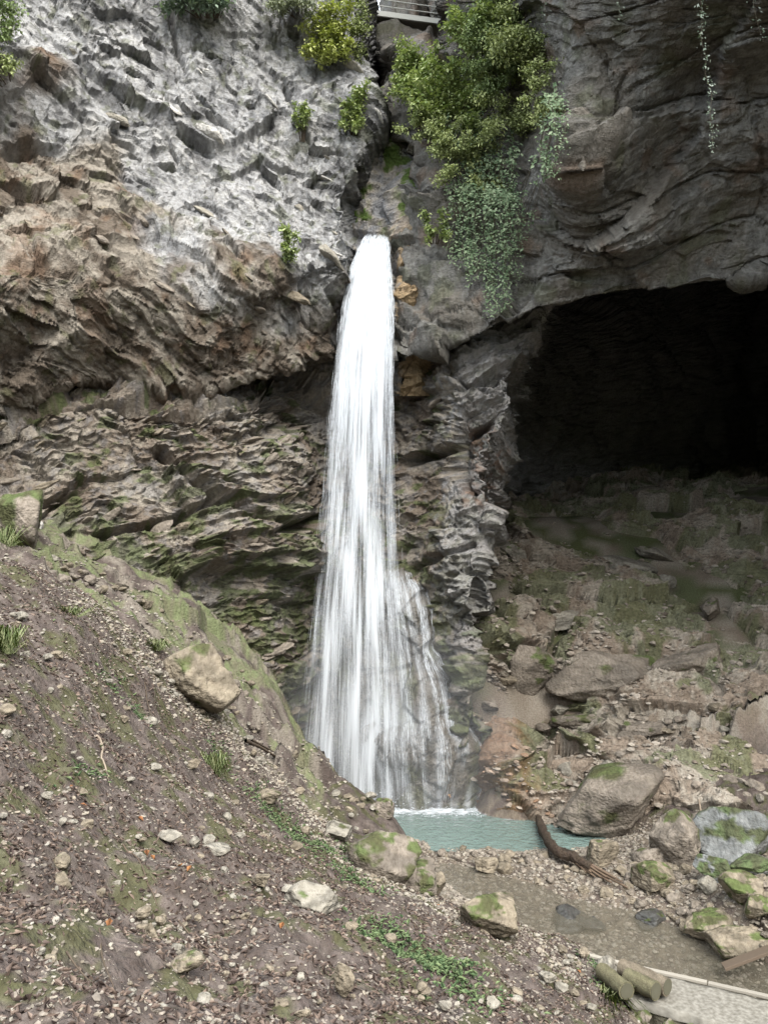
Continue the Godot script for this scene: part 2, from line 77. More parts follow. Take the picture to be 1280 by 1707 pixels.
const CAVE_NET := [
	[6.45, 20.76, -84.00, 9.68, 20.76, -84.00, 13.55, 20.76, -84.00, 18.07, 20.76, -84.00, 23.23, 20.76, -84.00, 28.39, 20.76, -84.00, 33.56, 20.76, -84.00, 38.72, 20.76, -84.00, 43.88, 20.76, -84.00, 50.33, 20.76, -84.00, 59.37, 20.76, -84.00, 71.63, 20.76, -84.00],
	[4.60, 15.72, -60.00, 6.90, 15.72, -60.00, 9.66, 15.72, -60.00, 12.88, 15.72, -60.00, 16.56, 15.72, -60.00, 20.24, 15.72, -60.00, 23.92, 15.72, -60.00, 27.60, 15.72, -60.00, 31.28, 15.72, -60.00, 35.88, 15.72, -60.00, 42.32, 15.72, -60.00, 51.06, 15.72, -60.00],
	[3.67, 12.88, -48.00, 5.51, 12.88, -48.00, 7.71, 12.88, -48.00, 10.28, 12.88, -48.00, 13.22, 12.88, -48.00, 16.15, 12.88, -48.00, 19.09, 12.88, -48.00, 22.03, 12.88, -48.00, 24.97, 12.88, -48.00, 28.64, 12.88, -48.00, 33.78, 12.88, -48.00, 40.75, 12.88, -48.00],
	[4.28, 12.20, -56.12, 6.28, 12.10, -54.84, 6.35, 10.97, -39.62, 8.53, 10.99, -39.94, 11.35, 11.09, -41.30, 14.22, 11.17, -42.34, 17.02, 11.21, -42.90, 19.56, 11.20, -42.72, 21.71, 11.13, -41.84, 24.18, 11.04, -40.62, 28.04, 10.99, -39.94, 36.85, 11.26, -43.50],
	[4.10, 10.39, -53.88, 4.57, 9.77, -40.04, 6.12, 9.70, -38.30, 8.16, 9.70, -38.28, 10.70, 9.73, -39.04, 13.29, 9.76, -39.68, 15.91, 9.78, -40.20, 18.42, 9.79, -40.34, 20.69, 9.77, -39.98, 23.20, 9.73, -39.08, 26.26, 9.66, -37.50, 27.95, 9.47, -33.08],
	[3.12, 8.26, -41.12, 4.36, 8.24, -38.28, 5.88, 8.24, -36.90, 7.80, 8.23, -36.74, 10.18, 8.24, -37.28, 12.51, 8.24, -37.48, 14.86, 8.24, -37.66, 17.22, 8.24, -37.84, 19.50, 8.24, -37.80, 22.05, 8.24, -37.26, 24.76, 8.23, -35.48, 25.70, 8.20, -30.52],
	[2.95, 6.78, -38.98, 4.16, 6.85, -36.72, 5.58, 6.90, -35.12, 7.45, 6.90, -35.18, 9.69, 6.89, -35.60, 11.80, 6.89, -35.48, 13.93, 6.89, -35.42, 16.12, 6.89, -35.54, 18.31, 6.89, -35.62, 20.84, 6.89, -35.34, 23.30, 6.95, -33.50, 24.25, 7.10, -28.90],
	[2.82, 5.43, -37.46, 3.58, 5.83, -31.64, 5.22, 5.73, -32.98, 7.14, 5.68, -33.82, 9.08, 5.70, -33.48, 11.00, 5.72, -33.16, 12.99, 5.72, -33.14, 15.05, 5.71, -33.28, 17.13, 5.70, -33.42, 19.50, 5.72, -33.18, 21.81, 5.84, -31.46, 23.14, 6.10, -27.66],
	[2.68, 4.23, -35.64, 3.52, 4.69, -31.24, 5.05, 4.61, -32.02, 6.93, 4.51, -32.96, 8.70, 4.59, -32.18, 10.44, 4.66, -31.58, 12.24, 4.68, -31.34, 14.09, 4.69, -31.26, 16.05, 4.67, -31.42, 18.31, 4.69, -31.26, 20.61, 4.84, -29.82, 22.16, 5.18, -26.58],
	[2.45, 3.32, -32.78, 3.49, 3.57, -31.04, 4.95, 3.50, -31.50, 6.79, 3.37, -32.38, 8.46, 3.51, -31.40, 10.09, 3.63, -30.62, 11.73, 3.70, -30.12, 13.38, 3.75, -29.78, 15.16, 3.75, -29.78, 17.36, 3.75, -29.72, 19.63, 3.93, -28.50, 21.24, 4.35, -25.56],
	[2.38, 2.28, -31.86, 3.45, 2.46, -30.86, 4.88, 2.41, -31.12, 6.67, 2.27, -31.92, 8.29, 2.46, -30.86, 9.79, 2.65, -29.82, 11.29, 2.77, -29.10, 12.81, 2.86, -28.60, 14.43, 2.89, -28.44, 16.52, 2.90, -28.38, 18.77, 3.09, -27.34, 20.38, 3.58, -24.60],
	[2.33, 1.23, -31.36, 3.42, 1.37, -30.68, 4.51, 1.77, -28.86, 6.56, 1.19, -31.52, 8.11, 1.46, -30.28, 9.48, 1.74, -28.96, 10.83, 1.95, -28.00, 12.23, 2.08, -27.40, 13.74, 2.13, -27.16, 15.69, 2.16, -27.04, 17.92, 2.34, -26.18, 19.82, 2.82, -24.00],
	[2.30, 0.40, -31.02, 3.39, 0.53, -30.48, 4.41, 1.06, -28.32, 5.92, 1.02, -28.50, 7.89, 0.76, -29.54, 9.11, 1.16, -27.90, 10.30, 1.46, -26.70, 11.66, 1.58, -26.20, 13.14, 1.62, -26.04, 15.00, 1.65, -25.92, 17.15, 1.84, -25.12, 19.76, 2.12, -24.00],
	[2.27, -0.29, -30.68, 3.35, -0.15, -30.14, 4.33, 0.48, -27.84, 5.79, 0.45, -27.94, 7.41, 0.48, -27.82, 8.64, 0.83, -26.52, 9.83, 1.10, -25.54, 11.16, 1.21, -25.12, 12.58, 1.24, -25.00, 14.39, 1.26, -24.92, 16.47, 1.46, -24.18, 19.72, 1.51, -24.00],
	[2.27, -1.49, -29.88, 3.35, -1.35, -29.34, 4.33, -0.72, -27.04, 5.79, -0.75, -27.14, 7.41, -0.72, -27.02, 8.64, -0.37, -25.72, 9.83, -0.10, -24.74, 11.16, 0.01, -24.32, 12.58, 0.04, -24.20, 14.39, 0.06, -24.12, 16.47, 0.26, -23.38, 19.72, 0.31, -23.20],
]
const GROUND_POINTS := [
	-2.31, 5.34, -5.00, -1.39, 4.81, -6.00, 0.00, 4.01, -7.50, 2.54, 2.15, -11.00, -2.79, 5.55, -4.60, -4.04, 5.92, -8.50,
	-5.29, 6.92, -11.00, -6.81, 8.30, -14.00, -2.74, 4.70, -8.50, -3.59, 5.30, -11.00, -1.67, 4.32, -9.50, -2.21, 4.04, -12.50,
	-0.28, 3.65, -9.50, -0.38, 2.96, -13.00, 1.40, 2.51, -12.00, 1.68, 1.86, -14.40, -4.23, 5.72, -14.50, -3.09, 4.08, -16.00,
	-8.08, 7.71, -12.00, -10.87, 9.32, -16.00, -5.98, 7.63, -15.50, -4.84, 6.37, -16.50, -3.39, 4.60, -17.50, -1.86, 3.07, -18.00,
	0.00, 2.02, -16.00, -6.83, 8.10, -15.00, 2.84, 1.34, -15.00, 3.95, 0.85, -15.50, -2.21, 2.94, -21.30, -1.30, 2.45, -22.00,
	-0.25, 2.11, -22.20, -0.43, 1.82, -19.50, 0.26, 1.41, -17.80, 1.01, 1.33, -17.20, -9.04, 9.06, -22.00, -8.04, 8.58, -23.00,
	-6.91, 7.94, -24.00, -5.60, 7.04, -24.70, -4.36, 5.99, -25.20, -3.53, 4.55, -25.50, -2.86, 2.67, -26.00, -6.92, 7.54, -20.80,
	-5.45, 6.35, -21.30, -3.95, 4.73, -22.00, -4.37, 5.59, -18.80, -9.27, 9.01, -21.00, -10.71, 8.99, -19.00, -14.31, 10.38, -21.00,
	5.80, 10.99, -40.00, 12.10, 11.97, -44.00, 20.51, 11.97, -44.00, 16.61, 7.14, -36.00, 9.81, 7.14, -36.00, 5.91, 7.16, -35.50,
	3.95, 4.26, -31.00, 8.50, 3.73, -31.50, 13.71, 3.94, -30.00, 4.24, 1.52, -30.00, 5.72, 1.39, -29.60, 9.75, 1.64, -28.50,
	12.64, 1.97, -27.00, 6.71, 0.62, -28.30, 9.24, 1.07, -26.00, 11.49, 1.00, -24.30, 10.16, 0.39, -21.60, 8.86, 0.18, -23.60,
	12.29, 0.25, -22.00, 17.28, 2.36, -27.00, 22.77, 7.17, -35.00, 28.91, 11.97, -44.00, 3.51, 0.19, -29.60, 1.83, -0.90, -30.88,
	4.06, -0.80, -30.53, 5.88, -0.60, -30.60, 6.71, -0.40, -29.73, 5.74, -0.30, -27.30, 7.04, -0.10, -29.73, 0.96, -0.90, -32.50,
	0.00, -1.00, -34.21, -2.00, -1.00, -33.75, -1.08, -0.90, -36.32, -2.77, -0.20, -31.17, 1.24, -0.70, -27.96, 3.18, -0.50, -26.94,
	4.72, -0.35, -26.65, 0.53, -0.80, -28.74, 2.09, 0.02, -23.69, 3.61, 0.10, -23.35, 4.86, 0.13, -22.79, 1.38, -0.10, -23.45,
	6.42, 0.20, -23.55, 6.28, -0.00, -21.41, 4.92, -0.08, -21.62, 2.86, -0.42, -21.71, 1.98, -0.40, -22.48, 3.97, -0.55, -20.91,
	4.99, -0.65, -20.12, 6.25, -0.80, -19.52, 6.01, -0.40, -20.54, 6.98, -0.42, -19.91, 7.79, -0.20, -19.07, 8.58, 0.10, -18.37,
	7.48, -0.85, -19.04, 8.38, -0.50, -18.56, 8.38, -1.00, -17.53, 7.53, -1.00, -18.53, 6.34, -0.95, -18.97, 5.13, -0.75, -19.56,
	3.88, -0.62, -20.45, 0.00, 6.35, 0.00, -3.00, 7.20, -1.00, -8.00, 10.50, 0.00, -14.00, 14.00, -8.00, -18.00, 15.50, -15.00,
	-22.00, 17.00, -22.00, -20.00, 16.00, 0.00, 7.00, 0.60, -7.00, 9.00, -0.90, -10.00, 6.00, -0.20, -11.50, 13.00, -1.20, -9.00,
	16.00, 0.20, -13.00, 20.00, 3.50, -9.00, 26.00, 8.00, -15.00, 28.00, 10.00, -28.00, 28.00, 13.00, -44.00, 20.00, 16.00, -58.00,
	10.00, 16.00, -58.00, 12.00, -1.20, 0.00, 22.00, 4.00, 0.00, 4.00, 3.60, 0.00, 0.00, 7.00, 8.00, -12.00, 14.00, 9.00,
	12.00, 3.00, 9.00, 20.00, 6.00, 9.00, 28.00, 9.00, 2.00, -22.00, 17.00, 10.00, -22.00, 14.00, -34.00, -14.00, 12.00, -34.00,
	-22.00, 14.00, -48.00, -6.00, 3.00, -32.00, 0.00, -1.00, -34.00, -10.00, 12.00, -48.00, 4.00, 8.00, -50.00, 5.20, -0.30, -13.30,
	6.60, -0.70, -12.20, 8.50, -1.00, -11.60, 3.90, 0.72, -15.10, 3.60, 0.95, -14.40, 4.60, 0.45, -14.90, 5.60, 0.30, -14.30,
	7.50, -1.20, -14.60,
]
const DRIFTWOOD := [5.11, -0.34, -26.94, 4.97, -0.35, -25.56, 4.85, 0.15, -23.12, 5.22, 0.14, -22.54, 5.56, 0.07, -21.96, 5.85, -0.02, -21.54]
const BRANCH := [9.74, 0.91, -25.10, 9.61, 0.69, -24.64, 9.47, 0.41, -23.96, 8.96, 0.24, -22.48]
const WALL_TOP := [3.82, 0.75, -15.98, 6.83, 0.75, -14.28, 6.27, 0.75, -13.16, 4.25, 0.75, -14.44]
const LOGS := [
	[3.94, 0.97, -14.95, 4.17, 0.97, -14.23, 0.19],
	[4.34, 0.97, -14.73, 4.67, 0.97, -14.23, 0.20],
	[4.34, 0.97, -15.08, 4.92, 0.97, -14.37, 0.20],
]
const BRIDGE := [-1.50, 37.52, -38.50, 3.33, 37.52, -39.20]
const BOARD := [7.32, -0.55, -17.81, 8.37, -0.20, -17.69]
const LEAVES := [
	[-2.35, 4.57, -9.42],
	[-2.79, 4.81, -9.60],
	[-2.68, 4.73, -9.46],
	[-3.06, 4.97, -10.22],
	[-1.13, 4.09, -9.10],
	[-2.46, 4.81, -7.36],
	[-3.43, 5.29, -9.28],
	[-1.88, 4.90, -6.20],
	[3.93, 0.70, -15.04],
	[3.53, 0.95, -14.94],
	[-2.23, 4.52, -9.36],
	[-1.42, 3.25, -13.76],
	[1.02, 1.82, -15.50],
	[0.00, 3.01, -12.20],
	[-3.70, 5.52, -9.56],
]
const GREENS := [
	[-3.39, -16.56, 0.26, 0.54, 90.00],
	[-1.82, -16.42, 0.52, 0.71, 260.00],
	[-0.51, -17.50, 0.49, 0.85, 220.00],
	[0.46, -10.50, 0.48, 0.74, 420.00],
	[-0.55, -15.04, 0.55, 0.59, 160.00],
	[-3.72, -10.22, 0.20, 0.58, 40.00],
	[0.00, -10.94, 0.41, 0.65, 200.00],
	[4.06, -15.12, 0.32, 0.61, 120.00],
	[-4.16, -13.64, 0.11, 0.20, 30.00],
	[-2.44, -16.50, 0.39, 0.62, 120.00],
	[-4.52, -13.70, 0.42, 0.76, 60.00],
	[0.88, -10.08, 0.51, 0.61, 200.00],
	[-1.16, -16.58, 0.33, 0.64, 120.00],
]
const TUFTS := [
	[-9.49, 8.80, -19.74, 0.69, 0.90, "grass tuft hanging at the left picture edge below the mossy block"],
	[-5.28, 6.89, -11.22, 0.31, 0.60, "lone grass tuft on the upper scree slope"],
	[-5.68, 7.44, -14.46, 0.55, 0.33, "grey-green grass tuft on the trail's upper end"],
	[-5.09, 6.44, -17.90, 0.41, 0.41, "small grass tuft left of the large pale block"],
	[3.93, 0.72, -14.58, 0.50, 0.37, "green tuft at the foot of the cut logs"],
	[-3.23, 4.30, -15.54, 0.32, 0.73, "dry straw-coloured grass hanging on the bank"],
]
const CORNER := [
	[6.00, 22.18, -23.51, 1.25, 0.84],
	[6.33, 21.33, -23.39, 1.43, 1.64],
	[6.83, 20.92, -24.13, 1.25, 0.83],
	[7.30, 22.08, -23.46, 1.04, 1.25],
	[5.94, 21.20, -24.39, 0.84, 1.48],
	[5.57, 22.38, -24.87, 0.87, 1.31],
	[5.94, 21.29, -23.33, 1.02, 1.84],
]
const CLIFF_CRACKS := [
	[-8.50, 31.20, -8.06, 29.06, 0.12, 0.50],
	[-8.06, 29.06, -7.63, 27.87, 0.12, 0.50],
	[-4.61, 31.22, -3.87, 28.42, 0.09, 0.40],
	[-3.87, 28.42, -3.35, 26.49, 0.09, 0.40],
	[-3.35, 26.49, -2.76, 25.34, 0.09, 0.40],
	[-2.76, 25.34, -1.61, 25.17, 0.07, 0.30],
	[-7.49, 27.20, -5.67, 25.28, 0.10, 0.40],
	[-6.90, 26.09, -5.76, 25.37, 0.10, 0.40],
	[-9.64, 23.65, -9.06, 23.59, 0.12, 0.40],
	[-10.79, 27.34, -9.97, 26.73, 0.08, 0.30],
	[-5.74, 26.51, -5.07, 25.94, 0.06, 0.25],
	[-8.95, 23.29, -7.62, 23.51, 0.07, 0.30],
	[-7.52, 22.49, -6.85, 21.51, 0.08, 0.30],
	[-12.12, 22.20, -11.00, 22.69, 0.30, 0.90],
	[-12.14, 20.69, -10.74, 20.37, 0.25, 0.80],
]
const LOWER_CRACKS := [
	[-7.50, 12.37, -6.77, 11.58, 0.22, 0.90],
	[-6.77, 11.58, -5.89, 10.75, 0.22, 0.90],
	[-5.89, 10.75, -4.54, 9.99, 0.22, 0.90],
	[-8.57, 9.56, -6.75, 10.07, 0.22, 0.90],
	[-6.75, 10.07, -5.94, 10.51, 0.22, 0.90],
	[0.71, 12.72, 2.40, 13.04, 0.22, 0.90],
	[2.40, 13.04, 4.13, 13.73, 0.22, 0.90],
	[1.31, 8.42, 3.28, 9.26, 0.10, 0.35],
	[-4.51, 9.42, -2.37, 10.69, 0.22, 0.90],
	[-11.20, 10.75, -10.10, 10.58, 0.20, 0.70],
	[-10.10, 10.58, -9.24, 11.06, 0.20, 0.70],
	[1.59, 17.95, 3.67, 17.64, 0.10, 0.40],
]
const CAVE_CRACKS := [
	[8.13, 6.19, 6.89, 5.20, 0.35, 1.40],
	[6.89, 5.20, 6.32, 4.02, 0.30, 1.20],
	[6.32, 4.02, 6.98, 3.21, 0.20, 0.80],
	[10.60, 4.97, 11.86, 4.68, 0.30, 1.00],
	[11.86, 4.68, 12.46, 3.80, 0.20, 0.80],
	[8.41, 4.27, 10.12, 4.73, 0.20, 0.80],
	[9.56, 2.90, 10.55, 2.61, 0.15, 0.60],
	[4.39, 6.73, 4.93, 6.28, 0.30, 0.80],
]
const FALL := [
	[-0.80, 0.14, 21.70, -30.60],
	[-0.96, 0.22, 21.36, -30.40],
	[-1.33, 0.28, 20.01, -29.80],
	[-1.65, 0.41, 18.13, -29.35],
	[-1.86, 0.41, 16.31, -29.15],
	[-1.98, 0.43, 14.91, -29.05],
	[-2.18, 0.49, 12.62, -28.95],
	[-2.31, 0.53, 10.60, -28.85],
	[-2.51, 0.65, 8.40, -28.75],
	[-2.69, 0.78, 6.89, -28.70],
	[-2.86, 0.95, 5.18, -28.60],
	[-3.06, 1.15, 3.09, -28.50],
	[-3.28, 1.30, 0.43, -28.40],
]
const STICKS := [
	["root", 0.02, "curved bleached root lying on the upper slope", -4.08, 5.77, -11.42, -3.95, 5.63, -11.34, -3.84, 5.53, -10.98, -3.64, 5.37, -10.72],
	["root", 0.01, "forked grey twig beside the curved root", -3.82, 5.56, -10.50, -3.74, 5.47, -10.66, -3.62, 5.36, -10.60, -3.48, 5.28, -10.34],
	["twig", 0.01, "long thin dark twig across the lower slope", -3.01, 4.95, -9.40, -2.77, 4.76, -9.18, -2.41, 4.54, -8.72],
	["twig", 0.01, "straight brown twig at the bottom left of the slope", -2.50, 5.06, -6.50, -2.35, 5.05, -6.30, -2.18, 5.04, -6.10],
	["root", 0.01, "pale peeled twig at the lower left edge of the slope", -2.65, 5.20, -6.22, -2.49, 5.18, -5.98, -2.37, 5.17, -5.82],
	["twig", 0.01, "thin brown twig standing beside the pale narrow stone", -2.53, 4.86, -7.30, -2.30, 4.91, -6.74, -2.02, 4.96, -6.18],
	["twig", 0.01, "short twig in the middle of the slope", -2.13, 4.44, -8.56, -1.90, 4.39, -8.26, -1.74, 4.37, -8.12],
	["twig", 0.01, "thin stalk beside the broad beige slab", -0.79, 3.67, -10.78, -0.66, 3.62, -10.72, -0.56, 3.64, -10.40],
	["twig", 0.01, "dry stem hanging over the slope's upper bank", -4.54, 6.06, -15.14, -4.23, 5.72, -14.44, -4.07, 5.55, -14.20],
	["twig", 0.01, "thin dry stem on the mossy bank of the slope", -3.66, 5.19, -13.48, -3.42, 5.00, -13.02, -3.18, 4.82, -12.62],
	["twig", 0.04, "dark stick lying at the foot of the cliff left of the fall", -3.15, 4.32, -18.40, -2.92, 3.88, -19.60, -2.49, 3.20, -20.96],
	["twig", 0.03, "second dark stick crossing the one left of the fall", -3.14, 4.20, -19.14, -2.81, 3.49, -21.02, -2.48, 3.16, -21.54],
	["wood", 0.04, "orange-brown driftwood stick at the fall's right foot", 2.23, 0.45, -28.42, 2.87, 0.52, -28.90, 3.61, 0.56, -29.32],
	["wood", 0.03, "thin driftwood stick just under the orange-brown one", 2.28, 0.41, -28.42, 3.13, 0.31, -29.40, 3.66, 0.31, -29.63],
	["twig", 0.02, "thin dead twig on the gravel bar", 3.54, 0.10, -23.46, 3.92, 0.09, -23.18, 4.38, 0.09, -22.90],
	["root", 0.02, "thin bleached root on the promontory's stones", -1.85, 3.05, -17.84, -1.59, 2.82, -17.98, -1.24, 2.49, -18.22],
	["twig", 0.01, "short stick by the green ferns of the lower slope", 0.43, 2.97, -11.70, 0.53, 3.05, -11.16, 0.64, 3.02, -11.04],
	["twig", 0.01, "brown twig at the slope's lower right", 1.22, 2.13, -13.88, 1.28, 2.24, -13.30, 1.29, 2.39, -12.64],
]
const BOULDERS := [
	[7.33, 0.09, -25.48, 3.86, 2.27, 0.80, "brown", 0.25, "largest brown boulder at the pool edge, behind the curved driftwood trunk"],
	[9.86, 0.31, -22.34, 2.52, 1.71, 0.80, "grey", 0.45, "big blue-grey boulder with moss on top at the stream's far bank"],
	[7.99, 0.22, -22.28, 1.35, 1.71, 0.80, "brown", 0.20, "upright brown boulder beside the thin leaning branch"],
	[9.62, 0.38, -23.66, 1.21, 1.21, 0.80, "brown", 0.20, "brown boulder wedged behind the blue-grey mossy boulder"],
	[6.54, 0.85, -28.69, 0.90, 0.90, 0.80, "pale", 0.00, "pale upper block of the two stacked above the pool"],
	[6.47, 0.41, -27.86, 0.83, 0.92, 0.80, "pale", 0.00, "pale lower block of the two stacked above the pool"],
	[8.05, 0.76, -28.39, 1.43, 1.11, 0.80, "pale", 0.00, "pale rounded block right of the two stacked blocks above the pool"],
	[4.64, -0.62, -20.38, 1.04, 0.57, 0.80, "wet", 0.00, "black wet stone standing in the middle of the stream"],
	[5.14, -0.61, -20.24, 0.67, 0.37, 0.80, "wet", 0.00, "low wet stone against the black stone in the stream"],
	[2.90, -0.15, -22.98, 0.82, 0.48, 0.80, "tan", 0.00, "tan flat stone on the gravel bar before the pool"],
	[3.36, -0.14, -22.66, 0.48, 0.40, 0.80, "tan", 0.00, "small tan stone leaning on the flat tan stone"],
	[6.06, 0.18, -22.40, 0.94, 0.79, 0.80, "tan", 0.10, "squarish tan stone below the end of the driftwood trunk"],
	[7.37, 0.21, -22.54, 1.02, 0.54, 0.80, "brown", 0.10, "flat brown stone at the foot of the upright boulder"],
	[7.11, 0.07, -21.08, 1.13, 0.75, 0.80, "tan", 0.35, "tan stone with a bright moss patch on the far bank"],
	[8.04, 0.29, -20.32, 0.50, 0.46, 0.80, "pale", 0.00, "small pale round stone among mossy stones on the far bank"],
	[8.41, 0.42, -20.66, 1.00, 0.74, 0.80, "grey", 0.60, "mossy stone under the blue-grey boulder"],
	[9.32, 0.54, -20.74, 1.17, 0.57, 0.80, "grey", 0.80, "moss-covered low stone at the edge of view on the far bank"],
	[8.50, 0.32, -19.42, 1.05, 0.86, 0.80, "tan", 0.45, "tall mossy tan stone near the right bank's gravel"],
	[8.71, 0.21, -18.92, 0.78, 0.62, 0.80, "tan", 0.40, "tan stone cut by the right picture edge"],
	[7.65, -0.35, -19.24, 1.21, 0.64, 0.80, "tan", 0.40, "mossy tan stone in the shallows of the stream"],
	[8.19, -0.49, -18.74, 1.72, 0.69, 0.80, "tan", 0.30, "wide flat mossy tan stone in the shallows"],
	[6.63, -0.42, -20.16, 0.83, 0.37, 0.80, "wet", 0.10, "low dark stone on the stream's gravel shore"],
	[1.89, 1.77, -14.52, 1.32, 0.79, 0.70, "tan", 0.30, "smooth tan boulder on the near bank of the stream"],
	[1.13, 0.80, -18.84, 0.71, 0.61, 0.80, "tan", 0.20, "tan stone at the foot of the promontory by the stream"],
	[-4.00, 5.30, -17.24, 1.70, 1.54, 0.90, "tan", 0.05, "large pale tilted block beside the stony trail"],
	[0.00, 1.72, -17.14, 1.60, 1.17, 0.90, "brown", 0.55, "dark mossy outcrop rock under the promontory"],
	[0.64, 1.31, -17.58, 1.00, 0.72, 0.90, "brown", 0.40, "mossy rock low on the promontory's end"],
	[-9.47, 8.92, -20.34, 1.86, 1.70, 0.90, "brown", 0.55, "mossy block at the foot of the cliff at the left picture edge"],
	[-9.87, 9.36, -22.40, 0.31, 0.41, 0.60, "white", 0.00, "small white stone on the mossy block"],
	[6.12, 3.60, -32.43, 2.61, 2.08, 0.80, "brown", 0.20, "big block left of the black fissure on the cave slope"],
	[8.87, 3.38, -31.71, 4.62, 2.26, 0.70, "brown", 0.20, "broad domed block right of the black fissure on the cave slope"],
	[7.90, 6.02, -34.51, 3.42, 0.85, 0.80, "pale", 0.00, "pale slab above the black fissure on the cave slope"],
	[11.47, 8.30, -37.47, 3.14, 1.03, 0.50, "pale", 0.05, "long pale ledge slab high on the cave slope"],
	[13.45, 9.07, -38.75, 2.36, 0.71, 0.50, "pale", 0.05, "thin pale slab behind the long ledge slab"],
	[12.87, 7.68, -36.67, 1.23, 0.73, 0.90, "pale", 0.00, "pale rounded stone right of the long ledge slab"],
	[12.05, 4.07, -31.26, 3.59, 1.63, 0.70, "brown", 0.05, "smooth brown block in the middle of the cave slope"],
	[13.05, 3.35, -30.04, 3.23, 1.57, 0.70, "brown", 0.05, "smooth brown slab sloping down beside the cave slope's middle block"],
	[9.60, 2.19, -29.73, 1.70, 0.77, 0.80, "brown", 0.10, "brown stone low on the cave slope with moss above it"],
	[10.29, 3.81, -30.96, 1.52, 0.65, 0.80, "brown", 0.20, "brown stone in the hollow under the domed block"],
	[7.82, 2.16, -31.19, 2.65, 0.90, 0.80, "brown", 0.20, "brown block under the domed block's left foot"],
	[14.25, 6.40, -34.51, 1.21, 1.05, 0.80, "brown", 0.10, "lone brown stone high on the right of the cave slope"],
	[20.44, 11.60, -44.20, 2.70, 1.38, 0.90, "brown", 0.00, "dim rounded boulder deep in the cave"],
	[15.93, 12.52, -47.32, 3.26, 1.35, 0.90, "brown", 0.00, "dim boulder at the back of the cave"],
	[6.08, 8.97, -37.60, 1.43, 1.14, 0.90, "pale", 0.05, "slab leaning at the cave's left edge"],
	[-0.90, 3.82, -10.26, 0.71, 0.47, 0.60, "pale", 0.05, "broad beige slab on the slope right of middle"],
	[-3.23, 5.16, -8.06, 0.25, 0.17, 0.80, "tan", 0.05, "grey-tan stone low on the left of the slope"],
	[-3.06, 5.08, -7.74, 0.21, 0.19, 0.80, "tan", 0.05, "grey-tan stone just under another on the left of the slope"],
	[-1.74, 4.56, -7.28, 0.33, 0.17, 0.70, "tan", 0.20, "long beige stone near the bottom of the slope"],
	[-1.95, 4.53, -7.64, 0.19, 0.15, 0.80, "pale", 0.00, "pale stone touching the long beige stone"],
	[-3.36, 5.23, -9.10, 0.20, 0.12, 0.80, "tan", 0.00, "grey stone with a shadowed hollow on the left slope"],
	[-2.79, 4.79, -9.30, 0.16, 0.15, 0.80, "pale", 0.00, "white stone below a brown twig on the slope"],
	[-2.70, 4.73, -10.22, 0.31, 0.18, 0.80, "pale", 0.00, "pale angular stone right of the fallen orange leaves"],
	[-2.19, 4.59, -7.76, 0.13, 0.22, 0.60, "tan", 0.00, "narrow upright stone on the slope"],
	[-2.24, 4.37, -10.88, 0.38, 0.14, 0.80, "pale", 0.00, "flat pale stone in the middle of the slope"],
	[-0.39, 3.99, -8.06, 0.22, 0.33, 0.50, "tan", 0.00, "dark flat stone standing on edge near the bottom"],
	[-4.62, 6.34, -9.78, 0.26, 0.20, 0.80, "tan", 0.00, "grey stone cut by the left picture edge"],
	[-3.73, 5.59, -8.96, 0.13, 0.11, 0.80, "pale", 0.00, "small white stone on the upper left slope"],
	[-1.58, 4.11, -10.48, 0.26, 0.17, 0.80, "tan", 0.00, "tan stone above the broad beige slab"],
	[-2.40, 3.46, -16.66, 0.58, 0.32, 0.80, "tan", 0.10, "brown block on the trail above the ferns"],
	[-1.11, 2.40, -17.72, 0.85, 0.37, 0.80, "pale", 0.10, "pale flat stone on the promontory"],
	[4.20, 0.69, -15.46, 0.39, 0.34, 0.80, "pale", 0.00, "pale stone against the mossy cut log"],
	[0.00, 1.77, -21.50, 0.68, 0.58, 0.80, "brown", 0.30, "brown stone at the promontory's edge above the pool"],
]
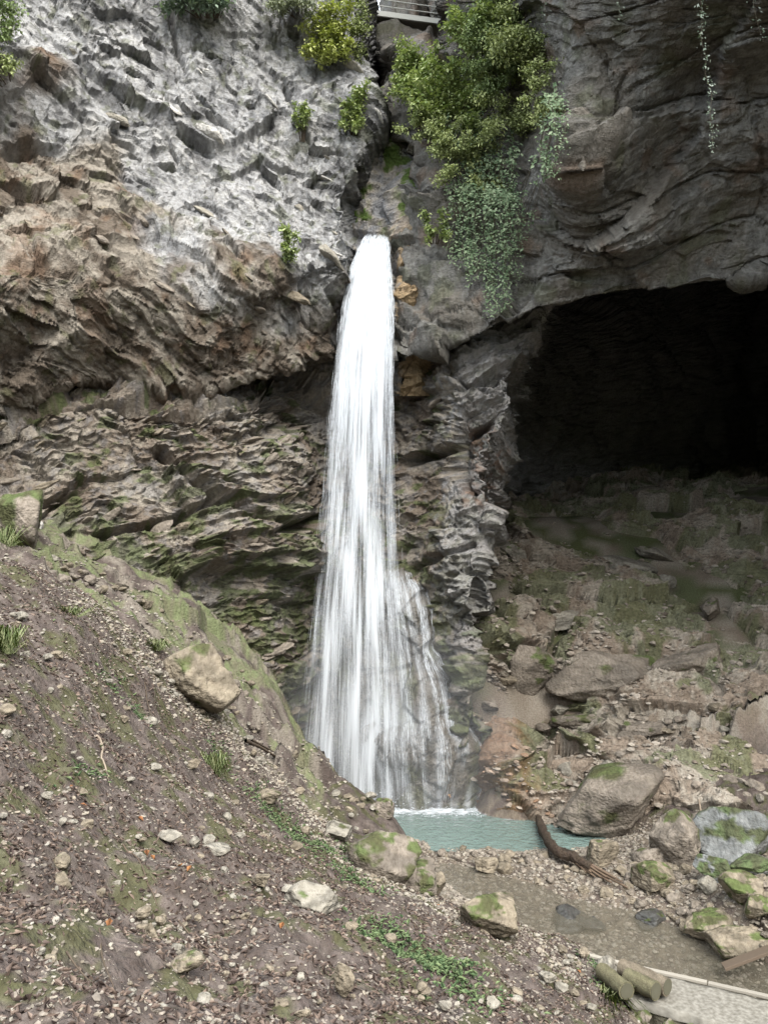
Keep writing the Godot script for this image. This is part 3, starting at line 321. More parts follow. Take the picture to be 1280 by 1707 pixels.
const SLOPE_STONES := [
	[-0.59, 4.17, -7.54, 0.06],
	[-1.25, 4.17, -8.56, 0.09],
	[-1.85, 4.35, -8.52, 0.08],
	[-2.30, 4.50, -8.56, 0.07],
	[-0.69, 4.32, -7.04, 0.14],
	[-3.21, 5.09, -8.40, 0.13],
	[-0.02, 3.70, -8.74, 0.07],
	[-3.28, 5.25, -7.76, 0.13],
	[-0.82, 3.78, -10.28, 0.08],
	[-2.51, 5.13, -6.22, 0.11],
	[-2.79, 4.77, -9.12, 0.14],
	[-0.81, 4.11, -8.10, 0.08],
	[0.41, 3.43, -9.28, 0.15],
	[-2.33, 4.53, -8.30, 0.07],
	[-3.35, 5.01, -12.30, 0.09],
	[-1.13, 4.20, -8.14, 0.11],
	[-2.29, 4.50, -8.42, 0.12],
	[-3.95, 5.69, -10.50, 0.10],
	[-0.21, 3.58, -9.74, 0.14],
	[-4.14, 5.77, -12.92, 0.11],
	[-2.49, 4.54, -10.74, 0.20],
	[1.73, 1.86, -14.30, 0.21],
	[-0.12, 3.78, -8.58, 0.12],
	[-3.47, 5.32, -9.34, 0.14],
	[-2.08, 4.43, -8.54, 0.10],
	[-1.99, 5.08, -5.68, 0.06],
	[-1.86, 4.49, -7.68, 0.06],
	[-3.36, 4.73, -14.18, 0.25],
	[-1.78, 5.00, -5.70, 0.09],
	[-2.00, 4.36, -10.26, 0.10],
	[-2.56, 3.94, -14.22, 0.10],
	[-0.66, 4.28, -7.18, 0.07],
	[-1.97, 4.87, -6.44, 0.05],
	[-1.41, 4.81, -6.00, 0.05],
	[-1.71, 4.31, -8.90, 0.07],
	[-2.95, 4.91, -9.80, 0.09],
	[-2.21, 5.21, -5.44, 0.06],
	[-2.84, 4.77, -8.68, 0.10],
	[-2.00, 5.05, -5.80, 0.05],
	[-4.65, 6.31, -13.54, 0.14],
	[-0.88, 4.35, -7.14, 0.14],
	[1.89, 2.52, -10.92, 0.08],
	[-4.04, 5.77, -10.50, 0.08],
	[-2.87, 5.05, -7.28, 0.10],
	[-1.48, 4.07, -10.42, 0.08],
	[-4.74, 6.43, -11.40, 0.11],
	[-0.93, 4.14, -8.12, 0.07],
	[-2.75, 5.27, -6.12, 0.05],
	[-2.16, 5.18, -5.48, 0.08],
	[-2.29, 5.17, -5.70, 0.07],
	[-5.18, 6.89, -13.28, 0.13],
	[-3.24, 5.16, -8.10, 0.10],
	[-2.79, 5.24, -6.30, 0.10],
	[-5.77, 7.27, -12.44, 0.22],
	[0.20, 3.68, -8.54, 0.08],
	[-4.26, 5.93, -12.22, 0.13],
	[-1.97, 3.67, -13.46, 0.25],
	[-1.03, 4.09, -8.64, 0.07],
	[-2.23, 4.02, -12.68, 0.16],
	[-3.48, 5.13, -12.34, 0.22],
	[-5.51, 7.15, -12.86, 0.10],
	[-0.30, 3.56, -10.18, 0.09],
	[-1.98, 4.49, -7.88, 0.12],
	[-2.56, 4.98, -6.90, 0.11],
	[-2.98, 4.90, -8.92, 0.07],
	[-3.13, 4.93, -10.94, 0.12],
	[-2.42, 4.64, -7.94, 0.07],
	[-2.70, 5.23, -6.16, 0.05],
	[-3.60, 5.39, -10.28, 0.10],
	[-2.46, 4.27, -12.22, 0.12],
	[-2.07, 5.13, -5.58, 0.08],
	[-3.65, 5.49, -9.22, 0.11],
	[-1.13, 4.59, -6.48, 0.07],
	[-1.94, 4.43, -8.10, 0.09],
	[3.39, 1.04, -13.56, 0.18],
	[-2.30, 4.51, -8.96, 0.07],
	[-2.60, 4.48, -11.56, 0.11],
	[-1.29, 4.65, -6.46, 0.05],
	[-4.76, 6.43, -11.66, 0.21],
	[0.90, 2.98, -10.74, 0.08],
	[-1.49, 4.19, -9.80, 0.09],
	[-2.35, 3.90, -13.64, 0.10],
	[-3.30, 4.93, -12.62, 0.13],
	[-0.36, 3.78, -9.02, 0.07],
	[-3.93, 5.72, -9.96, 0.07],
	[-2.88, 4.93, -7.82, 0.09],
	[-1.08, 4.32, -7.48, 0.13],
	[-2.37, 4.21, -12.18, 0.21],
	[-5.18, 6.82, -10.82, 0.14],
	[0.66, 3.42, -8.90, 0.14],
	[0.09, 3.27, -10.86, 0.19],
	[3.04, 1.28, -13.86, 0.11],
	[-2.08, 4.44, -8.40, 0.06],
	[-4.12, 5.80, -11.80, 0.13],
	[-1.45, 4.39, -7.60, 0.06],
	[-0.43, 3.56, -10.50, 0.19],
	[-2.67, 4.79, -7.86, 0.06],
	[-4.07, 5.83, -9.96, 0.09],
	[-0.91, 4.10, -8.32, 0.07],
	[-2.22, 3.43, -15.16, 0.15],
	[-1.56, 4.16, -10.16, 0.09],
	[-0.08, 2.88, -12.86, 0.10],
	[-1.45, 4.65, -6.64, 0.13],
	[1.70, 2.66, -10.68, 0.20],
	[-2.36, 4.83, -7.12, 0.06],
	[-5.53, 7.18, -12.96, 0.09],
	[-2.56, 5.11, -6.42, 0.07],
	[-3.42, 5.29, -9.16, 0.10],
	[-1.11, 4.19, -8.12, 0.08],
	[-0.65, 4.14, -7.76, 0.07],
	[2.39, 1.81, -12.62, 0.17],
	[1.96, 2.20, -12.08, 0.11],
	[1.13, 3.08, -9.70, 0.08],
	[-3.98, 5.66, -11.36, 0.08],
	[-0.34, 3.88, -8.48, 0.15],
	[3.13, 1.22, -13.56, 0.17],
	[-3.51, 5.37, -8.90, 0.14],
	[-2.50, 4.62, -8.16, 0.06],
	[-4.14, 5.77, -12.82, 0.15],
	[-1.85, 3.41, -14.14, 0.22],
	[-3.21, 5.04, -10.48, 0.08],
	[-0.75, 3.84, -9.68, 0.19],
	[-3.46, 5.32, -9.04, 0.14],
	[2.25, 2.36, -10.82, 0.11],
	[-1.20, 4.13, -8.84, 0.07],
	[-2.87, 4.83, -9.06, 0.14],
	[-4.01, 5.52, -13.90, 0.25],
	[-2.42, 4.61, -9.42, 0.17],
	[-2.39, 4.58, -8.14, 0.11],
	[-3.70, 5.16, -13.98, 0.26],
	[-2.07, 4.44, -9.04, 0.07],
	[-5.83, 7.39, -12.82, 0.20],
	[-3.42, 4.85, -13.92, 0.10],
	[-2.48, 5.16, -6.06, 0.11],
	[-1.28, 3.88, -10.90, 0.18],
	[-1.63, 4.29, -9.50, 0.14],
	[-5.17, 6.81, -12.30, 0.17],
	[-3.73, 5.55, -9.58, 0.07],
	[0.06, 2.98, -12.24, 0.10],
	[-0.16, 3.50, -10.16, 0.08],
	[2.74, 1.68, -12.20, 0.18],
	[0.34, 3.50, -9.08, 0.07],
	[-0.94, 4.27, -7.54, 0.06],
	[-1.95, 5.07, -5.64, 0.11],
	[-1.97, 5.09, -5.60, 0.05],
	[2.84, 1.41, -13.58, 0.10],
	[-4.40, 6.17, -9.38, 0.16],
	[-3.53, 5.23, -11.30, 0.15],
	[-2.61, 5.18, -6.24, 0.12],
	[-1.64, 3.05, -15.06, 0.25],
	[3.23, 1.15, -13.48, 0.15],
	[-2.64, 5.19, -6.20, 0.09],
	[-2.87, 5.02, -7.42, 0.07],
	[-5.29, 6.89, -11.74, 0.17],
	[-3.78, 5.67, -8.06, 0.11],
	[-5.01, 6.68, -11.04, 0.09],
	[-5.44, 7.02, -12.12, 0.13],
	[1.08, 2.80, -11.28, 0.19],
	[-1.75, 4.34, -9.40, 0.16],
	[-4.66, 6.33, -12.88, 0.16],
	[-1.22, 3.79, -11.12, 0.10],
	[-2.39, 4.43, -11.02, 0.21],
	[-3.01, 4.69, -12.38, 0.15],
	[-2.03, 5.13, -5.52, 0.09],
	[1.71, 2.64, -10.72, 0.21],
	[-1.54, 4.25, -9.12, 0.12],
	[-0.59, 2.80, -13.90, 0.12],
	[-1.39, 4.76, -6.18, 0.07],
	[-4.66, 6.34, -12.06, 0.11],
	[-1.88, 4.36, -8.52, 0.06],
	[-2.20, 4.67, -7.46, 0.09],
	[-3.63, 5.46, -9.72, 0.18],
	[-1.00, 4.08, -8.64, 0.09],
	[-1.58, 4.77, -6.34, 0.09],
	[-2.53, 4.16, -13.16, 0.19],
	[1.74, 2.02, -13.36, 0.12],
	[-2.67, 4.72, -9.28, 0.10],
	[-1.99, 4.39, -8.80, 0.08],
	[-0.80, 4.18, -7.74, 0.07],
	[-1.70, 4.95, -5.82, 0.11],
	[-1.88, 4.91, -6.20, 0.08],
	[-1.45, 4.33, -7.88, 0.07],
	[-2.32, 4.50, -10.36, 0.09],
	[-0.47, 3.55, -10.64, 0.09],
	[-1.70, 2.98, -15.58, 0.14],
	[-0.30, 3.97, -8.04, 0.06],
	[2.02, 2.50, -10.70, 0.13],
	[-1.27, 3.80, -11.18, 0.09],
	[0.40, 3.51, -8.92, 0.08],
	[-3.36, 5.31, -7.80, 0.10],
	[-1.25, 4.35, -7.54, 0.06],
	[-2.07, 4.42, -8.72, 0.07],
	[-1.54, 4.33, -8.02, 0.08],
	[-1.91, 4.76, -6.78, 0.05],
	[-3.27, 5.10, -10.44, 0.11],
	[-1.87, 3.07, -15.72, 0.14],
	[1.64, 2.76, -10.30, 0.17],
	[-1.08, 4.10, -8.70, 0.13],
	[-2.53, 4.60, -8.80, 0.07],
	[-0.42, 3.63, -10.02, 0.13],
	[-4.74, 6.44, -10.70, 0.12],
	[-3.03, 4.68, -12.58, 0.19],
	[2.40, 1.70, -13.24, 0.16],
	[-2.47, 4.57, -8.42, 0.16],
	[-2.90, 4.88, -9.82, 0.11],
	[-1.66, 4.30, -9.04, 0.07],
	[0.59, 3.60, -8.28, 0.07],
	[-2.87, 4.82, -8.32, 0.13],
	[1.29, 3.00, -9.80, 0.18],
	[-3.76, 5.24, -13.80, 0.14],
	[-4.24, 5.87, -13.14, 0.21],
	[-1.39, 4.21, -8.86, 0.11],
	[-2.38, 4.67, -7.74, 0.08],
	[-2.68, 4.87, -7.60, 0.09],
	[-0.65, 4.16, -7.68, 0.06],
	[-3.79, 5.56, -10.26, 0.11],
	[-2.71, 3.95, -14.72, 0.19],
	[-1.98, 4.18, -11.10, 0.08],
	[0.46, 3.42, -9.26, 0.15],
	[-5.93, 7.43, -12.72, 0.13],
	[2.64, 1.54, -13.40, 0.27],
	[-2.89, 4.44, -13.32, 0.25],
	[-3.89, 5.55, -11.90, 0.13],
	[0.89, 3.21, -9.50, 0.08],
	[-1.00, 3.93, -9.94, 0.08],
	[-5.13, 6.79, -12.54, 0.21],
	[-3.38, 5.39, -7.38, 0.07],
	[2.86, 1.40, -13.32, 0.24],
	[-0.64, 2.94, -13.48, 0.21],
	[-0.87, 2.52, -15.48, 0.25],
]
const TRAIL_STONES := [
	[-3.90, 5.18, -17.24, 0.20],
	[-2.27, 3.42, -17.40, 0.15],
	[-0.17, 2.28, -15.24, 0.11],
	[-4.77, 6.15, -17.66, 0.11],
	[-1.35, 2.60, -17.40, 0.14],
	[-0.44, 1.85, -19.92, 0.16],
	[-4.27, 5.65, -16.24, 0.12],
	[3.50, 1.01, -15.40, 0.11],
	[-1.57, 2.80, -17.58, 0.16],
	[-4.07, 5.34, -18.30, 0.13],
	[-0.98, 2.37, -16.74, 0.14],
	[-4.73, 6.26, -16.08, 0.11],
	[1.71, 1.54, -15.86, 0.12],
	[-2.45, 3.14, -21.12, 0.22],
	[-5.22, 6.55, -17.96, 0.21],
	[-3.21, 4.36, -18.60, 0.12],
	[-3.43, 4.63, -17.34, 0.16],
	[0.11, 1.47, -20.30, 0.20],
	[-4.44, 5.85, -16.78, 0.19],
	[-2.32, 3.43, -17.16, 0.12],
	[0.48, 1.94, -15.66, 0.10],
	[1.24, 0.63, -19.56, 0.17],
	[-4.25, 5.63, -16.42, 0.18],
	[1.49, 1.88, -14.60, 0.12],
	[1.16, 0.64, -19.94, 0.13],
	[0.63, 1.12, -18.48, 0.13],
	[3.30, 1.10, -15.34, 0.23],
	[2.36, 1.55, -14.78, 0.11],
	[-0.76, 2.16, -17.30, 0.17],
	[-0.55, 2.19, -21.62, 0.15],
	[-0.75, 2.06, -18.92, 0.12],
	[-4.39, 5.82, -15.90, 0.16],
	[-0.24, 2.01, -21.62, 0.18],
	[3.67, 0.87, -15.12, 0.10],
	[-4.45, 5.78, -18.04, 0.12],
	[-4.21, 5.57, -17.22, 0.11],
	[3.04, 1.24, -14.94, 0.11],
	[-1.81, 3.02, -17.90, 0.18],
	[-3.62, 4.81, -16.88, 0.11],
	[-3.18, 4.27, -19.02, 0.27],
	[-4.89, 6.43, -16.48, 0.12],
	[-1.92, 2.76, -20.94, 0.15],
	[-2.79, 3.91, -17.32, 0.13],
	[-2.80, 3.77, -19.56, 0.13],
	[-0.62, 2.11, -21.12, 0.25],
	[-2.25, 3.42, -17.76, 0.11],
	[2.16, 1.70, -14.20, 0.09],
	[3.41, 1.03, -15.16, 0.12],
	[-4.23, 5.59, -16.98, 0.12],
	[-5.00, 6.01, -19.72, 0.14],
	[-0.93, 2.24, -17.94, 0.14],
	[-4.43, 5.87, -16.08, 0.10],
	[-0.67, 2.06, -20.64, 0.13],
	[-0.68, 2.01, -19.74, 0.15],
	[-2.74, 3.85, -17.12, 0.11],
	[3.55, 0.94, -14.84, 0.11],
	[-0.36, 2.17, -21.98, 0.31],
	[3.60, 0.93, -15.26, 0.12],
	[-0.97, 2.23, -18.76, 0.22],
	[-3.70, 4.89, -18.70, 0.25],
	[1.61, 0.37, -19.74, 0.15],
	[-5.47, 7.18, -15.30, 0.13],
	[-1.62, 2.83, -16.74, 0.26],
	[0.20, 1.36, -19.82, 0.15],
	[-5.11, 6.78, -15.18, 0.10],
	[-1.59, 2.59, -20.60, 0.13],
	[3.29, 1.10, -14.90, 0.14],
	[0.69, 2.13, -14.66, 0.10],
	[-3.33, 4.47, -16.98, 0.14],
	[2.30, 1.54, -15.04, 0.17],
	[-0.87, 2.17, -20.52, 0.27],
	[-4.09, 5.41, -16.78, 0.10],
	[-5.40, 7.09, -15.60, 0.10],
	[-0.22, 1.96, -16.64, 0.16],
	[-0.29, 2.00, -21.46, 0.24],
	[-4.96, 6.59, -15.42, 0.18],
	[-0.83, 2.23, -21.22, 0.21],
	[-4.04, 5.34, -16.50, 0.12],
	[0.26, 2.34, -14.40, 0.10],
	[-4.56, 6.05, -15.74, 0.15],
	[-4.46, 5.77, -18.26, 0.18],
	[-1.52, 2.74, -18.26, 0.21],
	[-1.14, 2.33, -20.28, 0.15],
	[3.02, 1.21, -15.50, 0.11],
	[-5.57, 7.28, -15.48, 0.11],
	[2.77, -0.39, -20.70, 0.20],
	[-0.47, 1.84, -19.34, 0.12],
	[-1.27, 2.54, -17.48, 0.11],
	[-2.32, 3.47, -17.58, 0.12],
	[-4.46, 5.92, -15.86, 0.15],
	[-0.94, 2.22, -18.54, 0.12],
	[0.33, 1.32, -18.22, 0.16],
	[-3.78, 5.02, -17.06, 0.12],
	[1.43, 1.93, -14.50, 0.12],
	[-0.16, 2.04, -16.20, 0.21],
	[-1.85, 2.78, -20.42, 0.17],
	[0.35, 1.25, -18.94, 0.14],
	[-4.91, 6.50, -15.84, 0.10],
	[-4.70, 6.25, -15.66, 0.23],
	[-1.77, 2.83, -19.64, 0.29],
	[-0.81, 2.12, -20.30, 0.17],
	[-0.39, 1.78, -19.20, 0.22],
	[-1.52, 2.56, -20.40, 0.13],
	[-1.93, 2.85, -20.38, 0.13],
	[3.81, 0.90, -15.70, 0.26],
	[-3.63, 4.79, -16.46, 0.18],
	[-1.19, 2.36, -20.16, 0.17],
	[-3.04, 4.11, -16.78, 0.15],
	[0.25, 1.32, -19.62, 0.19],
	[0.71, 1.73, -16.20, 0.11],
	[1.05, 1.81, -15.52, 0.10],
	[-2.93, 4.10, -18.24, 0.24],
	[-4.65, 6.13, -16.60, 0.10],
	[-3.00, 4.14, -17.28, 0.24],
	[0.34, 1.97, -15.74, 0.21],
	[-0.73, 2.22, -21.38, 0.15],
	[-2.09, 3.24, -17.32, 0.11],
	[-4.30, 5.66, -17.54, 0.24],
	[-0.95, 2.30, -21.40, 0.32],
	[-2.17, 3.29, -17.14, 0.14],
	[-4.46, 5.77, -18.18, 0.25],
	[-4.28, 5.64, -17.46, 0.11],
	[-1.29, 2.42, -21.32, 0.27],
	[3.76, 0.92, -15.60, 0.13],
	[1.41, 1.92, -14.54, 0.16],
	[-4.61, 6.10, -16.34, 0.23],
	[1.60, 1.78, -14.98, 0.11],
	[-2.79, 3.96, -18.12, 0.25],
	[-3.89, 5.10, -18.68, 0.18],
	[0.81, 1.06, -18.28, 0.14],
	[-2.54, 3.66, -18.76, 0.22],
	[-3.56, 4.72, -16.74, 0.14],
	[1.84, 1.83, -14.22, 0.10],
	[-3.63, 4.81, -18.64, 0.12],
	[-1.95, 3.08, -18.84, 0.24],
	[-4.32, 5.72, -16.48, 0.11],
	[-2.77, 3.91, -17.50, 0.17],
	[-1.33, 2.60, -17.04, 0.11],
	[-4.18, 5.46, -18.34, 0.13],
	[-5.21, 6.85, -15.94, 0.10],
	[-1.09, 2.32, -20.98, 0.14],
	[0.45, 1.23, -18.38, 0.15],
	[0.79, 1.85, -15.64, 0.24],
	[1.29, 2.00, -14.36, 0.10],
	[-3.99, 5.29, -17.42, 0.24],
	[0.18, 1.38, -18.64, 0.19],
	[0.80, 1.03, -18.52, 0.23],
	[1.04, 0.96, -18.28, 0.28],
	[2.17, 1.53, -15.38, 0.10],
	[2.16, 1.69, -14.30, 0.10],
]
const APRON_STONES := [
	[-5.90, 6.88, -22.14, 0.15],
	[-2.48, 3.21, -22.02, 0.36],
	[-3.95, 4.72, -20.84, 0.26],
	[-4.13, 5.06, -20.06, 0.17],
	[-3.15, 3.85, -20.86, 0.15],
	[-2.73, 3.39, -21.40, 0.21],
	[-5.73, 6.70, -22.04, 0.21],
	[-8.29, 8.33, -19.58, 0.20],
	[-4.38, 5.38, -22.54, 0.24],
	[-6.23, 7.06, -21.44, 0.15],
	[-4.67, 5.57, -22.06, 0.23],
	[-6.15, 6.99, -21.40, 0.20],
	[-6.84, 7.57, -21.56, 0.15],
	[-2.45, 3.21, -22.20, 0.17],
	[-5.48, 6.44, -19.82, 0.36],
	[-6.40, 7.35, -18.48, 0.13],
	[-5.18, 6.11, -20.16, 0.14],
	[-2.84, 3.62, -22.38, 0.16],
	[-3.74, 4.55, -22.26, 0.21],
	[-2.35, 3.14, -22.32, 0.34],
	[-4.56, 5.45, -22.06, 0.22],
	[-6.12, 7.24, -18.08, 0.12],
	[-7.20, 7.72, -20.34, 0.30],
	[-2.51, 3.20, -21.60, 0.20],
	[-5.52, 6.39, -20.98, 0.28],
	[-6.24, 7.17, -22.12, 0.38],
	[-4.07, 5.14, -22.86, 0.23],
	[-7.46, 7.88, -19.82, 0.16],
	[-6.49, 7.32, -21.80, 0.29],
	[-3.12, 3.90, -20.42, 0.18],
	[-3.36, 4.03, -21.54, 0.24],
	[-6.43, 7.19, -21.20, 0.19],
	[-4.43, 5.24, -21.12, 0.16],
	[-5.96, 7.02, -18.68, 0.33],
	[-6.85, 7.47, -20.32, 0.17],
	[-6.16, 6.98, -21.28, 0.32],
	[-3.47, 4.15, -21.18, 0.15],
	[-3.87, 5.04, -23.26, 0.35],
	[-2.85, 3.61, -22.30, 0.16],
	[-2.91, 3.67, -22.28, 0.17],
	[-4.53, 5.74, -23.08, 0.24],
	[-7.23, 7.83, -21.32, 0.24],
	[-4.25, 5.07, -22.00, 0.33],
	[-8.38, 8.38, -19.68, 0.27],
	[-3.54, 4.33, -22.28, 0.21],
	[-4.65, 5.83, -19.00, 0.20],
	[-7.55, 7.97, -18.74, 0.36],
	[-4.25, 5.04, -20.98, 0.22],
	[-7.18, 7.71, -19.88, 0.22],
	[-4.77, 5.85, -22.64, 0.22],
	[-3.94, 4.82, -22.38, 0.33],
	[-4.67, 5.52, -21.68, 0.34],
	[-2.55, 3.26, -21.92, 0.38],
	[-6.62, 7.42, -21.72, 0.24],
	[-7.84, 8.19, -20.72, 0.23],
	[-6.74, 7.53, -21.82, 0.26],
	[-6.16, 7.32, -17.82, 0.18],
	[-8.09, 8.27, -20.06, 0.28],
	[-5.73, 6.68, -21.92, 0.16],
	[-4.53, 5.38, -20.68, 0.15],
	[-3.69, 4.71, -22.94, 0.17],
	[-2.51, 3.18, -21.46, 0.28],
	[-4.02, 5.11, -22.98, 0.27],
	[-6.95, 7.64, -18.88, 0.20],
	[-4.18, 5.08, -22.32, 0.39],
	[-5.94, 6.84, -21.70, 0.15],
	[-7.16, 7.69, -19.92, 0.21],
	[-4.98, 6.02, -19.60, 0.13],
	[-4.12, 5.36, -23.30, 0.17],
	[-4.49, 5.32, -21.82, 0.29],
	[-3.30, 4.30, -23.08, 0.38],
	[-7.67, 8.19, -21.64, 0.26],
	[-3.73, 4.59, -22.46, 0.31],
	[-7.36, 7.83, -20.40, 0.19],
	[-3.81, 4.56, -20.86, 0.17],
	[-6.67, 7.44, -21.58, 0.19],
	[-4.60, 5.42, -21.30, 0.38],
	[-3.05, 3.77, -22.08, 0.17],
	[-7.22, 7.80, -21.22, 0.22],
	[-7.59, 7.99, -20.48, 0.40],
	[-7.92, 8.23, -20.64, 0.14],
	[-3.38, 4.08, -20.96, 0.21],
	[-8.50, 8.52, -20.30, 0.28],
	[-6.65, 7.43, -19.06, 0.14],
	[-4.31, 5.32, -19.74, 0.15],
	[-5.41, 6.43, -22.22, 0.18],
	[-8.68, 8.54, -19.88, 0.23],
	[-6.76, 7.44, -21.10, 0.19],
	[-7.12, 7.76, -21.46, 0.31],
	[-5.80, 6.65, -20.44, 0.32],
	[-6.98, 7.68, -18.62, 0.13],
	[-5.39, 6.36, -19.82, 0.18],
	[-3.84, 4.72, -22.46, 0.17],
	[-5.86, 6.70, -20.46, 0.35],
	[-4.92, 5.79, -21.48, 0.15],
	[-8.17, 8.37, -20.56, 0.20],
	[-4.55, 5.48, -20.14, 0.39],
	[-7.79, 8.10, -20.04, 0.31],
	[-5.26, 6.14, -21.24, 0.33],
	[-5.12, 6.03, -21.74, 0.16],
	[-5.37, 6.26, -20.42, 0.20],
	[-5.23, 6.26, -19.54, 0.14],
	[-4.10, 4.93, -20.58, 0.15],
	[-4.97, 6.11, -22.78, 0.39],
	[-6.81, 7.45, -20.70, 0.15],
	[-7.17, 7.85, -21.70, 0.40],
	[-2.50, 3.17, -21.34, 0.16],
	[-6.01, 6.85, -21.32, 0.41],
	[-4.45, 5.29, -20.78, 0.21],
	[-3.56, 4.26, -21.14, 0.15],
]
const CAVE_STONES := [
	[4.12, 3.13, -30.94, 0.80],
	[9.91, 3.70, -30.80, 0.45],
	[8.91, 3.42, -31.10, 0.72],
	[4.47, 2.30, -30.76, 0.51],
	[8.05, 1.49, -30.36, 0.72],
	[13.39, 3.13, -28.92, 0.59],
	[10.82, 2.96, -29.60, 0.32],
	[13.48, 3.06, -28.80, 0.37],
	[12.08, 2.10, -27.52, 0.43],
	[12.04, 4.03, -30.51, 0.68],
	[7.78, 3.55, -31.87, 0.66],
	[13.28, 3.38, -29.28, 0.58],
	[6.13, 1.05, -29.15, 0.68],
	[5.13, 1.00, -28.20, 0.59],
	[9.64, 1.24, -26.93, 0.40],
	[10.03, 1.25, -26.02, 0.29],
	[12.09, 2.69, -28.62, 0.45],
	[4.45, 1.35, -28.54, 0.36],
	[12.61, 3.14, -29.10, 0.52],
	[7.68, 1.32, -30.43, 0.35],
	[4.77, 1.31, -28.40, 0.69],
	[8.46, 0.81, -27.03, 0.32],
	[12.56, 3.50, -29.64, 0.99],
	[9.67, 1.73, -28.71, 0.98],
	[10.49, 1.45, -26.52, 0.29],
	[7.80, 3.64, -31.92, 0.36],
	[5.07, 0.90, -28.12, 0.32],
	[6.81, 1.71, -31.56, 0.89],
	[12.31, 1.78, -26.59, 0.31],
	[8.82, 1.26, -28.80, 0.32],
	[10.51, 2.64, -29.38, 0.55],
	[9.91, 1.61, -28.03, 0.47],
	[9.59, 3.26, -30.57, 0.49],
	[4.52, 2.04, -30.00, 0.52],
	[11.40, 2.65, -28.85, 0.31],
	[9.33, 3.24, -30.71, 0.72],
	[7.80, 2.32, -31.13, 0.96],
	[7.90, 2.50, -31.17, 0.41],
	[8.89, 3.63, -31.27, 0.54],
	[12.36, 2.18, -27.54, 0.66],
	[11.78, 1.45, -25.76, 0.62],
	[10.63, 1.41, -26.25, 0.32],
	[8.75, 2.60, -30.61, 0.37],
	[9.66, 2.83, -30.11, 0.58],
	[9.90, 3.66, -30.76, 0.46],
	[7.29, 1.05, -29.75, 0.33],
	[4.80, 2.16, -29.22, 0.42],
	[10.45, 2.78, -29.59, 0.34],
	[13.28, 3.27, -29.13, 0.33],
	[6.45, 2.38, -31.86, 0.37],
	[8.15, 0.70, -27.13, 0.31],
	[7.73, 1.16, -30.02, 0.90],
	[14.26, 3.64, -29.62, 0.50],
	[13.20, 3.97, -30.21, 0.56],
	[4.69, 1.23, -28.36, 0.93],
	[9.54, 4.02, -31.31, 0.34],
	[7.31, 0.67, -28.71, 0.35],
	[10.40, 2.52, -29.29, 0.36],
	[10.79, 2.88, -29.53, 0.40],
	[11.06, 2.26, -28.39, 0.72],
	[9.24, 3.40, -30.90, 0.46],
	[11.95, 2.15, -27.70, 0.94],
	[10.68, 1.72, -27.30, 0.49],
	[9.33, 1.09, -26.65, 0.58],
	[9.12, 1.82, -29.47, 0.62],
	[6.73, 1.13, -30.19, 0.59],
	[11.28, 2.35, -28.41, 0.31],
	[8.36, 0.84, -27.82, 0.57],
	[10.17, 2.54, -29.45, 0.39],
	[11.40, 3.85, -30.44, 0.87],
	[10.83, 1.13, -25.19, 0.29],
	[4.04, 0.72, -28.24, 0.41],
	[6.28, 2.22, -31.69, 0.66],
	[4.74, 2.02, -29.88, 0.62],
	[11.51, 4.09, -30.73, 0.81],
	[8.24, 2.17, -30.69, 0.55],
	[5.77, 0.64, -28.12, 0.33],
	[9.49, 3.38, -30.73, 0.59],
	[11.23, 1.34, -25.56, 0.29],
	[8.99, 0.99, -26.80, 0.31],
	[7.58, 1.01, -29.73, 0.71],
	[8.16, 1.31, -29.98, 0.64],
	[7.12, 1.18, -30.29, 0.56],
	[10.46, 2.16, -28.70, 0.38],
	[7.33, 0.52, -28.03, 0.33],
	[4.87, 4.01, -31.69, 0.89],
	[13.78, 3.27, -29.10, 0.35],
	[5.05, 1.85, -28.84, 0.46],
	[12.14, 3.34, -29.54, 0.87],
	[8.01, 0.78, -28.99, 0.77],
	[12.38, 2.37, -27.87, 0.54],
	[9.67, 3.31, -30.56, 0.49],
	[11.32, 1.29, -25.34, 0.28],
	[10.46, 2.82, -29.63, 0.33],
	[4.41, 1.04, -28.30, 0.96],
	[9.08, 2.48, -30.24, 0.50],
	[11.02, 1.60, -26.68, 0.29],
	[5.05, 0.87, -28.10, 0.46],
	[9.64, 1.33, -27.50, 0.56],
	[10.68, 2.06, -28.34, 0.34],
	[12.76, 3.29, -29.28, 0.32],
	[7.98, 2.60, -31.17, 0.48],
	[7.30, 0.49, -27.90, 0.31],
	[13.81, 4.02, -30.22, 0.97],
	[6.62, 1.02, -29.39, 0.32],
	[8.13, 1.20, -29.85, 0.59],
	[12.13, 3.56, -29.84, 0.42],
	[10.43, 4.02, -30.93, 0.84],
	[8.16, 2.92, -31.24, 0.37],
	[10.75, 3.95, -30.76, 0.36],
	[6.99, 2.76, -31.94, 0.74],
	[8.70, 0.90, -26.92, 0.61],
	[6.89, 2.48, -31.87, 0.35],
	[5.69, 1.41, -30.33, 0.71],
	[6.88, 2.38, -31.83, 0.83],
	[13.84, 3.86, -29.97, 0.32],
	[11.00, 2.26, -28.41, 0.42],
	[9.46, 1.31, -27.74, 0.31],
	[11.63, 1.22, -25.08, 0.37],
	[8.68, 2.89, -30.87, 0.57],
	[5.26, 1.77, -30.16, 0.93],
	[8.26, 0.84, -28.40, 0.33],
	[13.01, 3.70, -29.80, 0.35],
	[11.00, 2.94, -29.48, 0.33],
	[3.84, 0.99, -28.92, 0.32],
	[11.50, 2.72, -28.92, 0.33],
	[11.24, 1.53, -26.30, 0.56],
	[9.05, 1.95, -29.71, 1.03],
	[9.31, 3.70, -31.12, 0.34],
	[9.22, 1.33, -28.21, 0.56],
]
